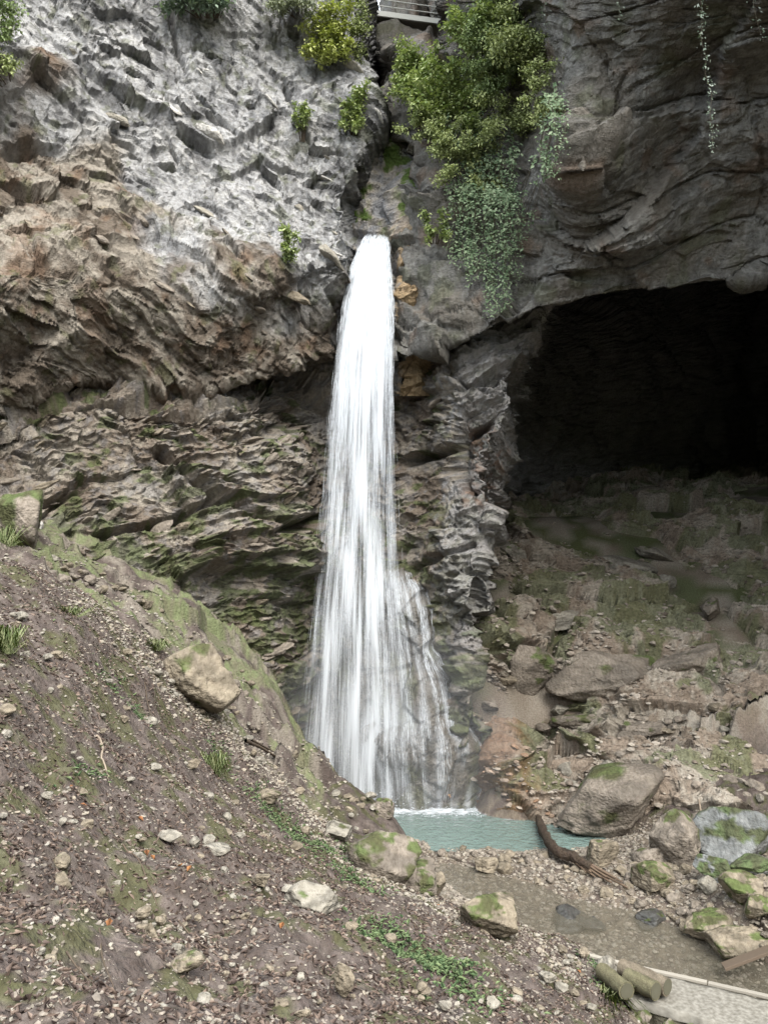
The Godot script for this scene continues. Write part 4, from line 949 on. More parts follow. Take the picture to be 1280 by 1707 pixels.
const BAR_STONES := [
	[8.66, 0.41, -19.50, 0.40],
	[5.22, -0.11, -21.46, 0.33],
	[9.23, 0.63, -19.96, 0.40],
	[8.48, 0.13, -19.14, 0.14],
	[4.29, 0.06, -22.76, 0.24],
	[6.39, 0.15, -22.10, 0.42],
	[5.48, 0.16, -22.54, 0.30],
	[5.13, -0.01, -21.76, 0.16],
	[8.52, 0.46, -20.32, 0.29],
	[8.38, -0.33, -18.74, 0.17],
	[7.82, -0.45, -18.92, 0.15],
	[6.82, 0.19, -22.26, 0.23],
	[1.50, -0.14, -23.32, 0.17],
	[6.93, 0.17, -23.70, 0.18],
	[7.28, 0.17, -21.58, 0.32],
	[5.57, -0.02, -21.62, 0.31],
	[8.10, -0.19, -18.98, 0.32],
	[8.67, 0.50, -20.36, 0.22],
	[8.40, 0.41, -20.78, 0.30],
	[6.15, -0.20, -20.96, 0.26],
	[5.81, 0.18, -23.48, 0.42],
	[8.51, -0.15, -18.76, 0.17],
	[7.78, 0.24, -20.94, 0.32],
	[7.26, 0.17, -21.54, 0.27],
	[7.49, -0.11, -19.98, 0.36],
	[4.78, 0.01, -22.06, 0.19],
	[8.65, 0.20, -19.02, 0.14],
	[7.15, -0.38, -19.84, 0.15],
	[6.78, 0.18, -22.12, 0.40],
	[8.26, 0.28, -19.62, 0.26],
	[7.58, -0.20, -19.66, 0.33],
	[8.74, 0.43, -21.12, 0.34],
	[7.95, 0.28, -20.88, 0.37],
	[7.45, 0.20, -21.58, 0.23],
	[8.27, -0.40, -18.78, 0.15],
	[3.38, -0.07, -22.88, 0.28],
	[4.73, -0.42, -26.16, 0.19],
	[5.78, -0.14, -21.24, 0.39],
	[1.84, -0.18, -23.30, 0.20],
	[7.27, -0.35, -19.80, 0.38],
	[7.32, -0.14, -20.12, 0.34],
	[7.30, 0.21, -22.12, 0.16],
	[4.09, 0.08, -22.98, 0.42],
	[8.26, -0.14, -19.00, 0.34],
	[8.87, 0.53, -19.70, 0.27],
	[8.28, 0.31, -19.66, 0.15],
	[8.99, 0.54, -19.44, 0.19],
	[9.03, 0.57, -19.62, 0.30],
	[7.84, 0.16, -23.24, 0.24],
	[8.38, 0.41, -20.64, 0.29],
	[7.23, -0.06, -20.48, 0.17],
	[6.05, 0.15, -23.76, 0.31],
	[8.61, 0.26, -19.20, 0.16],
	[6.24, 0.14, -23.86, 0.19],
	[7.75, 0.25, -21.48, 0.29],
	[8.22, -0.04, -19.10, 0.23],
	[9.13, 0.55, -20.58, 0.16],
	[7.15, 0.21, -22.92, 0.42],
	[6.89, 0.20, -22.34, 0.41],
	[6.23, -0.15, -21.04, 0.16],
	[6.09, 0.21, -23.22, 0.17],
	[7.77, -0.34, -19.04, 0.28],
	[8.21, 0.30, -21.60, 0.25],
	[7.83, 0.24, -22.02, 0.31],
	[7.70, 0.10, -20.20, 0.26],
	[8.15, -0.45, -18.78, 0.14],
	[6.55, 0.21, -22.58, 0.28],
	[4.50, -0.06, -22.06, 0.30],
	[8.51, -0.03, -18.90, 0.24],
	[9.03, 0.59, -19.86, 0.31],
	[3.31, -0.09, -22.86, 0.42],
	[7.71, -0.02, -19.78, 0.15],
	[6.08, -0.38, -25.92, 0.20],
	[5.24, 0.12, -22.38, 0.35],
	[3.88, -0.04, -22.64, 0.26],
	[7.94, -0.39, -18.88, 0.17],
	[7.44, 0.21, -22.56, 0.17],
	[4.61, -0.13, -24.80, 0.30],
	[6.57, 0.10, -21.70, 0.41],
	[8.85, 0.55, -20.20, 0.20],
	[8.27, 0.26, -19.54, 0.15],
	[7.70, 0.03, -19.94, 0.31],
	[4.45, -0.03, -22.22, 0.16],
	[5.43, -0.46, -26.00, 0.20],
	[6.29, -0.21, -25.34, 0.18],
	[6.25, 0.13, -23.92, 0.35],
	[8.23, -0.14, -19.00, 0.15],
	[8.74, 0.21, -18.88, 0.17],
	[1.70, -0.02, -23.92, 0.30],
	[7.26, -0.15, -20.16, 0.20],
	[7.62, -0.42, -19.22, 0.14],
	[6.36, -0.04, -21.28, 0.32],
	[6.80, -0.04, -20.98, 0.17],
	[3.37, 0.05, -23.34, 0.17],
	[7.27, 0.18, -21.70, 0.20],
	[7.86, 0.20, -20.28, 0.18],
	[8.12, 0.29, -21.68, 0.16],
	[7.58, 0.17, -23.44, 0.18],
	[5.67, 0.04, -21.78, 0.45],
	[7.97, 0.27, -21.64, 0.44],
	[7.19, 0.21, -22.98, 0.19],
	[4.23, 0.08, -22.94, 0.22],
	[6.38, -0.01, -21.38, 0.33],
	[2.33, 0.03, -24.16, 0.28],
	[7.13, 0.13, -21.38, 0.29],
	[8.18, 0.25, -19.64, 0.15],
	[1.92, 0.00, -23.90, 0.33],
	[7.20, -0.29, -19.98, 0.30],
	[6.31, -0.17, -20.94, 0.27],
	[5.60, 0.17, -23.50, 0.18],
	[7.06, -0.24, -20.22, 0.21],
	[7.06, 0.09, -21.26, 0.21],
	[4.47, 0.12, -23.12, 0.38],
	[4.25, 0.07, -22.84, 0.25],
	[6.43, 0.13, -21.90, 0.24],
	[7.15, 0.02, -20.82, 0.38],
	[7.80, -0.07, -19.44, 0.15],
	[8.00, 0.30, -20.70, 0.23],
	[5.75, -0.32, -25.46, 0.50],
	[8.76, 0.44, -19.42, 0.17],
	[4.96, 0.01, -21.92, 0.23],
	[7.10, 0.20, -23.14, 0.46],
	[3.13, 0.05, -24.12, 0.29],
	[3.65, 0.11, -23.48, 0.27],
	[7.54, -0.54, -19.26, 0.20],
	[4.89, 0.14, -23.30, 0.27],
	[6.83, -0.36, -20.14, 0.16],
	[8.62, 0.03, -18.60, 0.24],
	[6.81, 0.04, -21.24, 0.33],
	[6.00, 0.21, -22.84, 0.17],
	[9.31, 0.63, -20.10, 0.41],
	[7.27, -0.01, -20.60, 0.37],
	[7.09, -0.39, -19.90, 0.17],
	[8.98, 0.54, -20.50, 0.35],
	[6.82, -0.11, -20.76, 0.17],
	[8.39, 0.41, -20.50, 0.27],
	[8.65, 0.21, -19.08, 0.17],
	[7.52, -0.30, -19.56, 0.40],
	[7.64, 0.10, -20.32, 0.16],
	[8.97, 0.52, -19.38, 0.32],
	[4.29, -0.08, -22.14, 0.19],
	[4.57, 0.14, -23.28, 0.41],
	[8.71, 0.35, -19.26, 0.14],
	[5.90, 0.19, -22.54, 0.20],
	[5.79, -0.34, -25.56, 0.27],
	[5.86, 0.14, -22.14, 0.16],
	[8.79, 0.30, -19.00, 0.15],
	[7.60, 0.02, -20.10, 0.28],
	[1.33, 0.01, -24.10, 0.17],
	[8.04, 0.27, -21.78, 0.20],
	[7.34, 0.20, -22.80, 0.19],
	[7.03, -0.05, -20.76, 0.19],
	[6.33, 0.21, -22.62, 0.41],
	[7.31, 0.20, -22.92, 0.17],
	[2.13, -0.01, -23.60, 0.28],
	[7.90, 0.15, -19.88, 0.22],
	[6.03, 0.21, -23.26, 0.45],
	[3.87, 0.08, -23.08, 0.22],
	[7.36, -0.10, -20.16, 0.15],
	[2.64, 0.03, -23.70, 0.28],
	[7.70, 0.20, -20.72, 0.34],
	[8.34, -0.28, -18.84, 0.15],
	[7.99, 0.29, -21.44, 0.21],
	[4.97, 0.06, -24.02, 0.21],
	[6.80, -0.35, -20.18, 0.16],
	[6.51, 0.19, -22.30, 0.30],
	[8.39, 0.41, -20.64, 0.33],
	[3.45, 0.05, -23.22, 0.40],
	[5.37, 0.10, -22.12, 0.25],
	[4.19, -0.11, -22.16, 0.26],
	[7.79, 0.22, -22.26, 0.45],
	[6.92, 0.18, -23.62, 0.17],
	[8.60, 0.40, -19.54, 0.17],
	[8.65, 0.46, -19.74, 0.32],
	[7.15, -0.27, -20.06, 0.24],
	[6.38, -0.14, -21.00, 0.16],
	[7.49, 0.16, -23.54, 0.35],
	[6.33, 0.03, -21.50, 0.29],
	[8.92, 0.44, -19.08, 0.21],
	[5.38, 0.17, -23.24, 0.36],
	[8.88, 0.48, -19.38, 0.30],
	[6.81, -0.02, -21.04, 0.19],
	[8.24, -0.24, -18.92, 0.15],
	[8.52, -0.01, -18.92, 0.28],
	[4.00, 0.12, -23.36, 0.20],
	[4.33, 0.09, -22.90, 0.26],
	[3.36, -0.05, -22.94, 0.17],
	[4.95, 0.01, -21.96, 0.29],
	[7.33, -0.38, -19.70, 0.15],
	[8.72, 0.38, -21.42, 0.22],
	[8.90, 0.53, -19.54, 0.21],
	[8.66, 0.36, -19.36, 0.16],
	[5.00, 0.11, -22.48, 0.21],
	[3.15, 0.07, -23.76, 0.31],
	[1.81, -0.02, -23.86, 0.25],
	[6.48, -0.22, -20.74, 0.38],
	[8.52, -0.10, -18.32, 0.33],
	[4.09, -0.02, -22.54, 0.18],
	[6.44, 0.21, -22.70, 0.23],
	[5.81, 0.19, -22.56, 0.36],
]
const SHRUBS := [
	[1.93, 27.90, -30.66, 2.50, 2.50, "leafy", "broad pale green shrub growing right of the gorge slot below the bridge"],
	[2.64, 26.33, -29.69, 2.39, 2.92, "leafy", "green shrub above the mossy ledge beside the chute"],
	[4.08, 27.54, -28.00, 2.34, 2.86, "dark", "dark green bush hanging high above the ivy curtain"],
	[4.80, 27.22, -26.30, 2.23, 3.22, "olive", "olive bush at the top of the overhang's left corner"],
	[3.55, 30.01, -29.01, 1.94, 1.66, "rusty", "reddish-brown dry bush at the top picture edge"],
	[1.83, 26.62, -30.73, 1.64, 1.91, "leafy", "small bright shrub at the slot's right wall"],
	[-6.93, 30.79, -29.81, 2.57, 1.71, "blue", "blue-green shrub hanging from the top of the pale cliff"],
	[-3.50, 31.53, -31.00, 2.07, 1.78, "grey", "grey-green bush at the top of the pale cliff near the slot"],
	[-2.15, 30.68, -31.22, 1.76, 2.64, "yellow", "yellow-green shrub on the pale cliff's corner"],
	[-1.44, 30.84, -31.45, 1.30, 2.96, "olive", "olive hanging bush beside the bridge's left end"],
	[-1.16, 26.89, -30.89, 0.94, 2.20, "leafy", "trailing green plant on the corner of the pale cliff below the bridge"],
	[-12.72, 25.50, -25.14, 2.10, 2.10, "dark", "dark fern-like bush at the top left picture edge"],
	[1.39, 28.41, -31.32, 1.71, 2.28, "leafy", "light green shrub leaning over the slot's right side"],
	[3.61, 28.07, -28.75, 2.13, 1.87, "leafy", "bright shrub between the dark bush and the dry one"],
	[4.41, 26.50, -27.46, 2.02, 2.27, "dark", "dark green bush over the thick of the ivy"],
	[5.05, 23.78, -26.17, 1.16, 2.56, "olive", "narrow olive bush at the ivy curtain's outer edge"],
	[2.52, 24.43, -29.56, 1.54, 1.80, "olive", "mossy olive cushion right of the chute"],
	[1.42, 25.40, -31.77, 1.65, 1.38, "olive", "yellowish moss cushion on the ledge of the chute"],
	[-12.36, 24.20, -24.92, 1.58, 1.36, "olive", "olive moss cushion under the dark bush at the left edge"],
	[-3.41, 19.92, -27.76, 0.78, 1.38, "leafy", "small green plant growing from the pale cliff left of the fall"],
	[-3.26, 26.06, -29.95, 0.53, 1.60, "leafy", "thin green plant in the crack of the pale cliff"],
	[4.47, 25.24, -27.31, 1.97, 2.95, "olive", "olive grassy bush over the ivy curtain"],
	[3.12, 23.25, -28.87, 1.99, 2.24, "olive", "olive and brown bush in the middle of the ivy curtain"],
	[1.89, 21.19, -29.73, 0.84, 1.24, "leafy", "bright green tuft beside the tan rock by the fall's lip"],
]
const IVY := [
	[5.14, 23.17, -26.12, 20.45],
	[4.70, 21.35, -27.10, 18.55],
	[3.80, 23.43, -28.18, 20.60],
	[3.34, 22.73, -28.62, 18.87],
	[4.17, 21.50, -27.72, 18.21],
	[3.91, 22.17, -28.00, 18.74],
	[5.35, 23.40, -25.54, 20.58],
	[4.40, 22.06, -27.47, 18.04],
	[3.42, 24.93, -28.73, 19.00],
	[2.85, 22.79, -29.06, 19.76],
	[3.03, 22.88, -28.91, 19.87],
	[2.89, 22.77, -29.02, 19.33],
	[4.32, 22.64, -27.57, 17.92],
	[3.65, 25.42, -28.49, 20.91],
	[4.91, 22.32, -26.69, 20.11],
	[4.41, 23.10, -27.45, 17.63],
	[4.54, 23.36, -27.23, 18.74],
	[4.62, 24.66, -27.00, 18.45],
	[4.74, 21.60, -27.02, 19.45],
	[5.06, 23.12, -26.28, 20.39],
	[4.09, 25.14, -27.90, 21.49],
	[4.19, 23.10, -27.72, 18.74],
	[4.24, 23.00, -27.67, 17.79],
	[3.95, 21.38, -27.93, 17.49],
	[3.95, 21.92, -27.95, 17.42],
	[4.19, 22.57, -27.72, 18.10],
	[2.75, 25.09, -29.42, 19.65],
	[2.40, 25.67, -29.83, 20.18],
	[3.42, 24.93, -28.73, 19.13],
	[3.82, 21.75, -28.07, 17.44],
	[3.57, 23.25, -28.42, 19.49],
	[3.68, 21.66, -28.20, 17.33],
	[3.65, 22.64, -28.29, 18.00],
	[3.28, 24.52, -28.85, 19.15],
	[2.62, 22.30, -29.19, 19.51],
	[3.20, 22.54, -28.73, 18.88],
	[4.31, 21.58, -27.58, 17.53],
	[3.05, 24.22, -29.04, 19.17],
	[4.66, 23.17, -27.03, 19.38],
	[3.87, 22.12, -28.04, 18.27],
	[4.96, 20.98, -26.81, 20.02],
	[3.20, 22.63, -28.74, 19.29],
	[4.92, 21.01, -26.86, 19.90],
	[3.73, 24.86, -28.35, 18.86],
	[3.39, 25.55, -28.83, 21.43],
	[2.75, 24.83, -29.39, 20.08],
	[3.89, 23.85, -28.09, 17.58],
	[5.03, 22.55, -26.45, 19.84],
	[5.04, 21.68, -26.59, 20.45],
	[3.15, 24.51, -28.98, 18.89],
	[5.27, 23.82, -25.64, 20.16],
	[5.18, 23.06, -26.06, 20.23],
	[3.80, 23.27, -28.18, 17.34],
	[3.10, 22.01, -28.76, 18.89],
	[4.54, 24.17, -27.19, 20.87],
	[3.07, 22.86, -28.87, 18.47],
	[3.96, 25.17, -28.07, 20.24],
	[2.62, 24.99, -29.54, 19.67],
	[4.95, 22.08, -26.66, 19.64],
	[4.11, 23.31, -27.82, 19.62],
	[4.29, 23.58, -27.61, 18.64],
]
const VINES := [
	[8.46, 25.15, -20.45, 8.83, 19.44],
	[6.76, 26.09, -21.71, 6.84, 24.12],
	[9.74, 24.61, -19.80, 9.85, 22.03],
	[5.25, 27.37, -24.47, 5.23, 25.86],
]

const STEP := 0.75
const GX0 := -24.0
const GZ0 := -62.0
const GNX := 74
const GNZ := 102

var grid := PackedFloat32Array()
var facet_height := PackedFloat32Array()
var facet_edge := PackedFloat32Array()
const FN := 1024
const FC := 24
var noise := FastNoiseLite.new()
var fbm := FastNoiseLite.new()
var rng := RandomNumberGenerator.new()
var mats := {}
var taken := {}
var kept := {}
var front := {}


func _ready() -> void:
	# --- camera, sky, light, exposure
	var cam := Camera3D.new()
	cam.name = "camera"
	cam.position = Vector3(0, 8, 0)
	cam.rotation_degrees = Vector3(5, 0, 0)
	cam.fov = 66.0
	cam.near = 0.1
	cam.far = 400.0
	add_child(cam)
	cam.current = true
	var env := Environment.new()
	var sky := Sky.new()
	var sm := ProceduralSkyMaterial.new()
	sm.sky_top_color = Color(0.88, 0.92, 0.96)
	sm.sky_horizon_color = Color(0.80, 0.83, 0.86)
	sm.sky_curve = 0.35
	sm.ground_bottom_color = Color(0.16, 0.15, 0.13)
	sm.ground_horizon_color = Color(0.3, 0.3, 0.28)
	sm.sky_energy_multiplier = 1.0
	sky.sky_material = sm
	env.background_mode = Environment.BG_SKY
	env.sky = sky
	env.tonemap_mode = Environment.TONE_MAPPER_LINEAR
	env.tonemap_exposure = 4.9
	env.volumetric_fog_enabled = true
	env.volumetric_fog_density = 0.0
	env.sdfgi_enabled = true
	env.ssao_enabled = true
	env.ssil_enabled = true
	var we := WorldEnvironment.new()
	we.name = "environment"
	we.environment = env
	add_child(we)
	var sun := DirectionalLight3D.new()
	sun.name = "sun"
	sun.light_energy = 0.5
	sun.light_angular_distance = 40.0
	sun.light_color = Color(1.0, 0.99, 0.97)
	sun.shadow_enabled = true
	add_child(sun)
	sun.look_at_from_position(Vector3(4, 30, 14), Vector3(-6, 0, -12), Vector3.UP)
	# --- shared tools
	rng.seed = 7
	noise.seed = 11
	noise.noise_type = FastNoiseLite.TYPE_SIMPLEX_SMOOTH
	noise.frequency = 1.0
	noise.fractal_type = FastNoiseLite.FRACTAL_NONE
	fbm.seed = 23
	fbm.noise_type = FastNoiseLite.TYPE_SIMPLEX_SMOOTH
	fbm.frequency = 1.0
	fbm.fractal_type = FastNoiseLite.FRACTAL_FBM
	fbm.fractal_octaves = 4
	var t0 := Time.get_ticks_msec()
	build_facets()
	build_ground_grid()
	build_materials()
	print("tools ", Time.get_ticks_msec() - t0)
	build_cliffs()
	print("cliffs ", Time.get_ticks_msec() - t0)
	build_ground()
	build_water()
	print("ground ", Time.get_ticks_msec() - t0)
	build_objects()
	print("objects ", Time.get_ticks_msec() - t0)


# ---------------------------------------------------------------- naming
func numbered(called: String) -> String:
	var n: int = taken.get(called, -1) + 1
	taken[called] = n
	return called if n == 0 else "%s_%03d" % [called, n]


func tag(o: Node3D, label: String, category: String, group := "") -> Node3D:
	o.set_meta("label", label)
	o.set_meta("category", category)
	if group:
		o.set_meta("group", group)
	return o


func structure(called: String, mesh: Mesh, mat: Material, label: String, category: String) -> MeshInstance3D:
	var o := MeshInstance3D.new()
	o.name = numbered(called)
	o.mesh = mesh
	o.material_override = mat
	o.set_meta("kind", "structure")
	tag(o, label, category)
	add_child(o)
	return o


func stuff(called: String, mesh: Mesh, mat: Material, label: String, category: String, places: Array, tints: Array) -> MultiMeshInstance3D:
	var mm := MultiMesh.new()
	mm.transform_format = MultiMesh.TRANSFORM_3D
	mm.use_colors = tints.size() > 0
	mm.mesh = mesh
	mm.instance_count = places.size()
	for i in places.size():
		mm.set_instance_transform(i, places[i])
		if tints.size() > 0:
			mm.set_instance_color(i, tints[i])
	var o := MultiMeshInstance3D.new()
	o.name = numbered(called)
	o.multimesh = mm
	o.material_override = mat
	o.set_meta("kind", "stuff")
	tag(o, label, category)
	add_child(o)
	return o


func thing(called: String, label: String, category: String, where: Vector3, group := "") -> Node3D:
	var o := Node3D.new()
	o.name = numbered(called)
	add_child(o)
	o.position = where
	tag(o, label, category, group)
	return o


func part(called: String, mesh: Mesh, mat: Material, parent: Node3D, at := Transform3D()) -> MeshInstance3D:
	var o := MeshInstance3D.new()
	o.name = called
	o.mesh = mesh
	o.material_override = mat
	o.transform = at
	parent.add_child(o, true)
	return o


# ---------------------------------------------------------------- tools
func note_front(pos: PackedVector3Array) -> void:
	for k in range(0, pos.size(), 2):
		var p := pos[k]
		var key := Vector2i(int(floor(p.x * 4.0)), int(floor(p.y * 4.0)))
		if p.z > front.get(key, -999.0):
			front[key] = p.z


func front_at(x: float, y: float, fallback: float) -> float:
	var i := int(floor(x * 4.0))
	var j := int(floor(y * 4.0))
	var best := -999.0
	for dj in [-1, 0, 1]:
		for di in [-1, 0, 1]:
			best = maxf(best, front.get(Vector2i(i + di, j + dj), -999.0))
	return best if best > -900.0 else fallback

func hash01(i: int, j: int, k: int = 0) -> float:
	var h := (i * 374761393 + j * 668265263 + k * 2147483647) & 0x7fffffff
	h = ((h ^ (h >> 13)) * 1274126177) & 0x7fffffff
	h = h ^ (h >> 16)
	return float(h & 0xffff) / 65535.0


func build_facets() -> void:
	# a tile of tilted flat facets, with the distance to the facet's edge
	facet_height.resize(FN * FN)
	facet_edge.resize(FN * FN)
	var cx := PackedFloat32Array()
	var cy := PackedFloat32Array()
	var ch := PackedFloat32Array()
	var gx := PackedFloat32Array()
	var gy := PackedFloat32Array()
	for j in FC:
		for i in FC:
			cx.append(i + hash01(i, j, 1))
			cy.append(j + hash01(i, j, 2))
			ch.append(hash01(i, j, 3))
			var an := hash01(i, j, 4) * TAU
			var g := 0.25 + 0.75 * hash01(i, j, 5)
			gx.append(cos(an) * g)
			gy.append(sin(an) * g)
	var s := float(FC) / FN
	for y in FN:
		var fy := y * s
		var jy := int(fy)
		for x in FN:
			var fx := x * s
			var ix := int(fx)
			var best := 9.0
			var second := 9.0
			var bh := 0.0
			for dj in range(-1, 2):
				var jj := jy + dj
				var wj := (jj + FC) % FC
				for di in range(-1, 2):
					var ii := ix + di
					var wi := (ii + FC) % FC
					var c := wj * FC + wi
					var dx := fx - (cx[c] + (ii - wi))
					var dy := fy - (cy[c] + (jj - wj))
					var q := dx * dx + dy * dy
					if q < best:
						second = best
						best = q
						bh = ch[c] + gx[c] * dx + gy[c] * dy
					elif q < second:
						second = q
			facet_height[y * FN + x] = bh - 0.5
			facet_edge[y * FN + x] = sqrt(second) - sqrt(best)


func facet(a: float, b: float) -> float:
	var fx := a * (float(FN) / FC)
	var fy := b * (float(FN) / FC)
	var kx := floorf(fx)
	var ky := floorf(fy)
	var x := int(kx) & (FN - 1)
	var y := (int(ky) & (FN - 1)) * FN
	var x1 := (x + 1) & (FN - 1)
	var y1 := (y + FN) & (FN * FN - 1)
	fx -= kx
	fy -= ky
	var u := facet_height[y + x]
	var v := facet_height[y1 + x]
	u += fx * (facet_height[y + x1] - u)
	v += fx * (facet_height[y1 + x1] - v)
	return u + fy * (v - u)


func edge(a: float, b: float) -> float:
	var x := int(floor(a * (float(FN) / FC))) & (FN - 1)
	var y := int(floor(b * (float(FN) / FC))) & (FN - 1)
	return facet_edge[y * FN + x]


func build_ground_grid() -> void:
	# thin plate through the measured ground points
	var n := GROUND_POINTS.size() / 3
	var m := n + 3
	var rows: Array[PackedFloat64Array] = []
	for i in m:
		var r := PackedFloat64Array()
		r.resize(m + 1)
		rows.append(r)
	var px := PackedFloat64Array()
	var pz := PackedFloat64Array()
	for i in n:
		px.append(GROUND_POINTS[i * 3])
		pz.append(GROUND_POINTS[i * 3 + 2])
	for i in n:
		for j in n:
			var q: float = (px[i] - px[j]) ** 2 + (pz[i] - pz[j]) ** 2
			rows[i][j] = 0.5 * q * log(maxf(q, 1e-9)) + (0.02 if i == j else 0.0)
		rows[i][n] = 1.0
		rows[i][n + 1] = px[i]
		rows[i][n + 2] = pz[i]
		rows[n][i] = 1.0
		rows[n + 1][i] = px[i]
		rows[n + 2][i] = pz[i]
		rows[i][m] = GROUND_POINTS[i * 3 + 1]
	for c in m:
		var p := c
		for r in range(c + 1, m):
			if absf(rows[r][c]) > absf(rows[p][c]):
				p = r
		var swap := rows[c]
		rows[c] = rows[p]
		rows[p] = swap
		var head := rows[c]
		for r in range(c + 1, m):
			var f: float = rows[r][c] / head[c]
			if f != 0.0:
				var row := rows[r]
				for k in range(c, m + 1):
					row[k] -= f * head[k]
				rows[r] = row
	var w := PackedFloat64Array()
	w.resize(m)
	for c in range(m - 1, -1, -1):
		var v: float = rows[c][m]
		for k in range(c + 1, m):
			v -= rows[c][k] * w[k]
		w[c] = v / rows[c][c]
	grid.resize(GNX * GNZ)
	for j in GNZ:
		var z := GZ0 + j * STEP
		for i in GNX:
			var x := GX0 + i * STEP
			var v := w[n] + w[n + 1] * x + w[n + 2] * z
			for k in n:
				var q: float = (x - px[k]) * (x - px[k]) + (z - pz[k]) * (z - pz[k])
				if q > 1e-9:
					v += w[k] * 0.5 * q * log(q)
			grid[j * GNX + i] = v


func cubic(a: float, b: float, c: float, d: float, t: float) -> float:
	return b + 0.5 * t * (c - a + t * (2.0 * a - 5.0 * b + 4.0 * c - d + t * (3.0 * (b - c) + d - a)))


func ground_at(x: float, z: float) -> float:
	var fx := clampf((x - GX0) / STEP, 1.0, GNX - 3.001)
	var fz := clampf((z - GZ0) / STEP, 1.0, GNZ - 3.001)
	var i := int(fx)
	var j := int(fz)
	var t := fx - i
	var o := (j - 1) * GNX + i
	var r0 := cubic(grid[o - 1], grid[o], grid[o + 1], grid[o + 2], t)
	o += GNX
	var r1 := cubic(grid[o - 1], grid[o], grid[o + 1], grid[o + 2], t)
	o += GNX
	var r2 := cubic(grid[o - 1], grid[o], grid[o + 1], grid[o + 2], t)
	o += GNX
	var r3 := cubic(grid[o - 1], grid[o], grid[o + 1], grid[o + 2], t)
	return cubic(r0, r1, r2, r3, fz - j)


func sheet_mesh(pos: PackedVector3Array, col: PackedColorArray, nu: int, nv: int, outward: float, crisp := false) -> ArrayMesh:
	var nor := PackedVector3Array()
	nor.resize(pos.size())
	for j in nv:
		var up := maxi(j - 1, 0) * nu
		var dn := mini(j + 1, nv - 1) * nu
		for i in nu:
			var l := maxi(i - 1, 0)
			var r := mini(i + 1, nu - 1)
			var o := j * nu
			if crisp:
				nor[o + i] = ((pos[dn + i] - pos[o + i if j < nv - 1 else up + i]).cross(pos[o + r] - pos[o + i if i < nu - 1 else o + l]) * outward).normalized()
			else:
				nor[o + i] = ((pos[dn + i] - pos[up + i]).cross(pos[o + r] - pos[o + l]) * outward).normalized()
	var idx := PackedInt32Array()
	idx.resize((nu - 1) * (nv - 1) * 6)
	var k := 0
	for j in nv - 1:
		for i in nu - 1:
			var o := j * nu + i
			idx[k] = o
			idx[k + 1] = o + 1
			idx[k + 2] = o + nu
			idx[k + 3] = o + 1
			idx[k + 4] = o + nu + 1
			idx[k + 5] = o + nu
			k += 6
	var arr := []
	arr.resize(Mesh.ARRAY_MAX)
	arr[Mesh.ARRAY_VERTEX] = pos
	arr[Mesh.ARRAY_NORMAL] = nor
	arr[Mesh.ARRAY_COLOR] = col
	arr[Mesh.ARRAY_INDEX] = idx
	var mesh := ArrayMesh.new()
	mesh.add_surface_from_arrays(Mesh.PRIMITIVE_TRIANGLES, arr)
	return mesh


func noise_texture(size: int, freq: float, kind: int, octaves: int, low: Color, high: Color, sd: int, mid := 0.5) -> NoiseTexture2D:
	var f := FastNoiseLite.new()
	f.seed = sd
	f.noise_type = kind
	f.frequency = freq
	f.fractal_type = FastNoiseLite.FRACTAL_FBM
	f.fractal_octaves = octaves
	var t := NoiseTexture2D.new()
	t.width = size
	t.height = size
	t.seamless = true
	t.noise = f
	var ramp := Gradient.new()
	ramp.set_color(0, low)
	ramp.set_color(1, high)
	ramp.add_point(mid, low.lerp(high, 0.55))
	t.color_ramp = ramp
	return t


func surface(tex: Texture2D, bump: Texture2D, scale: float, depth_cm: float, rough: float) -> StandardMaterial3D:
	var m := StandardMaterial3D.new()
	m.vertex_color_use_as_albedo = true
	m.albedo_texture = tex
	m.uv1_triplanar = true
	m.uv1_world_triplanar = true
	m.uv1_scale = Vector3.ONE * scale
	m.roughness = rough
	m.metallic_specular = 0.35
	if bump:
		m.heightmap_enabled = true
		m.heightmap_texture = bump
		m.heightmap_scale = depth_cm
	return m


func plain(c: Color, rough := 0.9) -> StandardMaterial3D:
	var m := StandardMaterial3D.new()
	m.albedo_color = c.linear_to_srgb()
	m.roughness = rough
	m.metallic_specular = 0.35
	return m


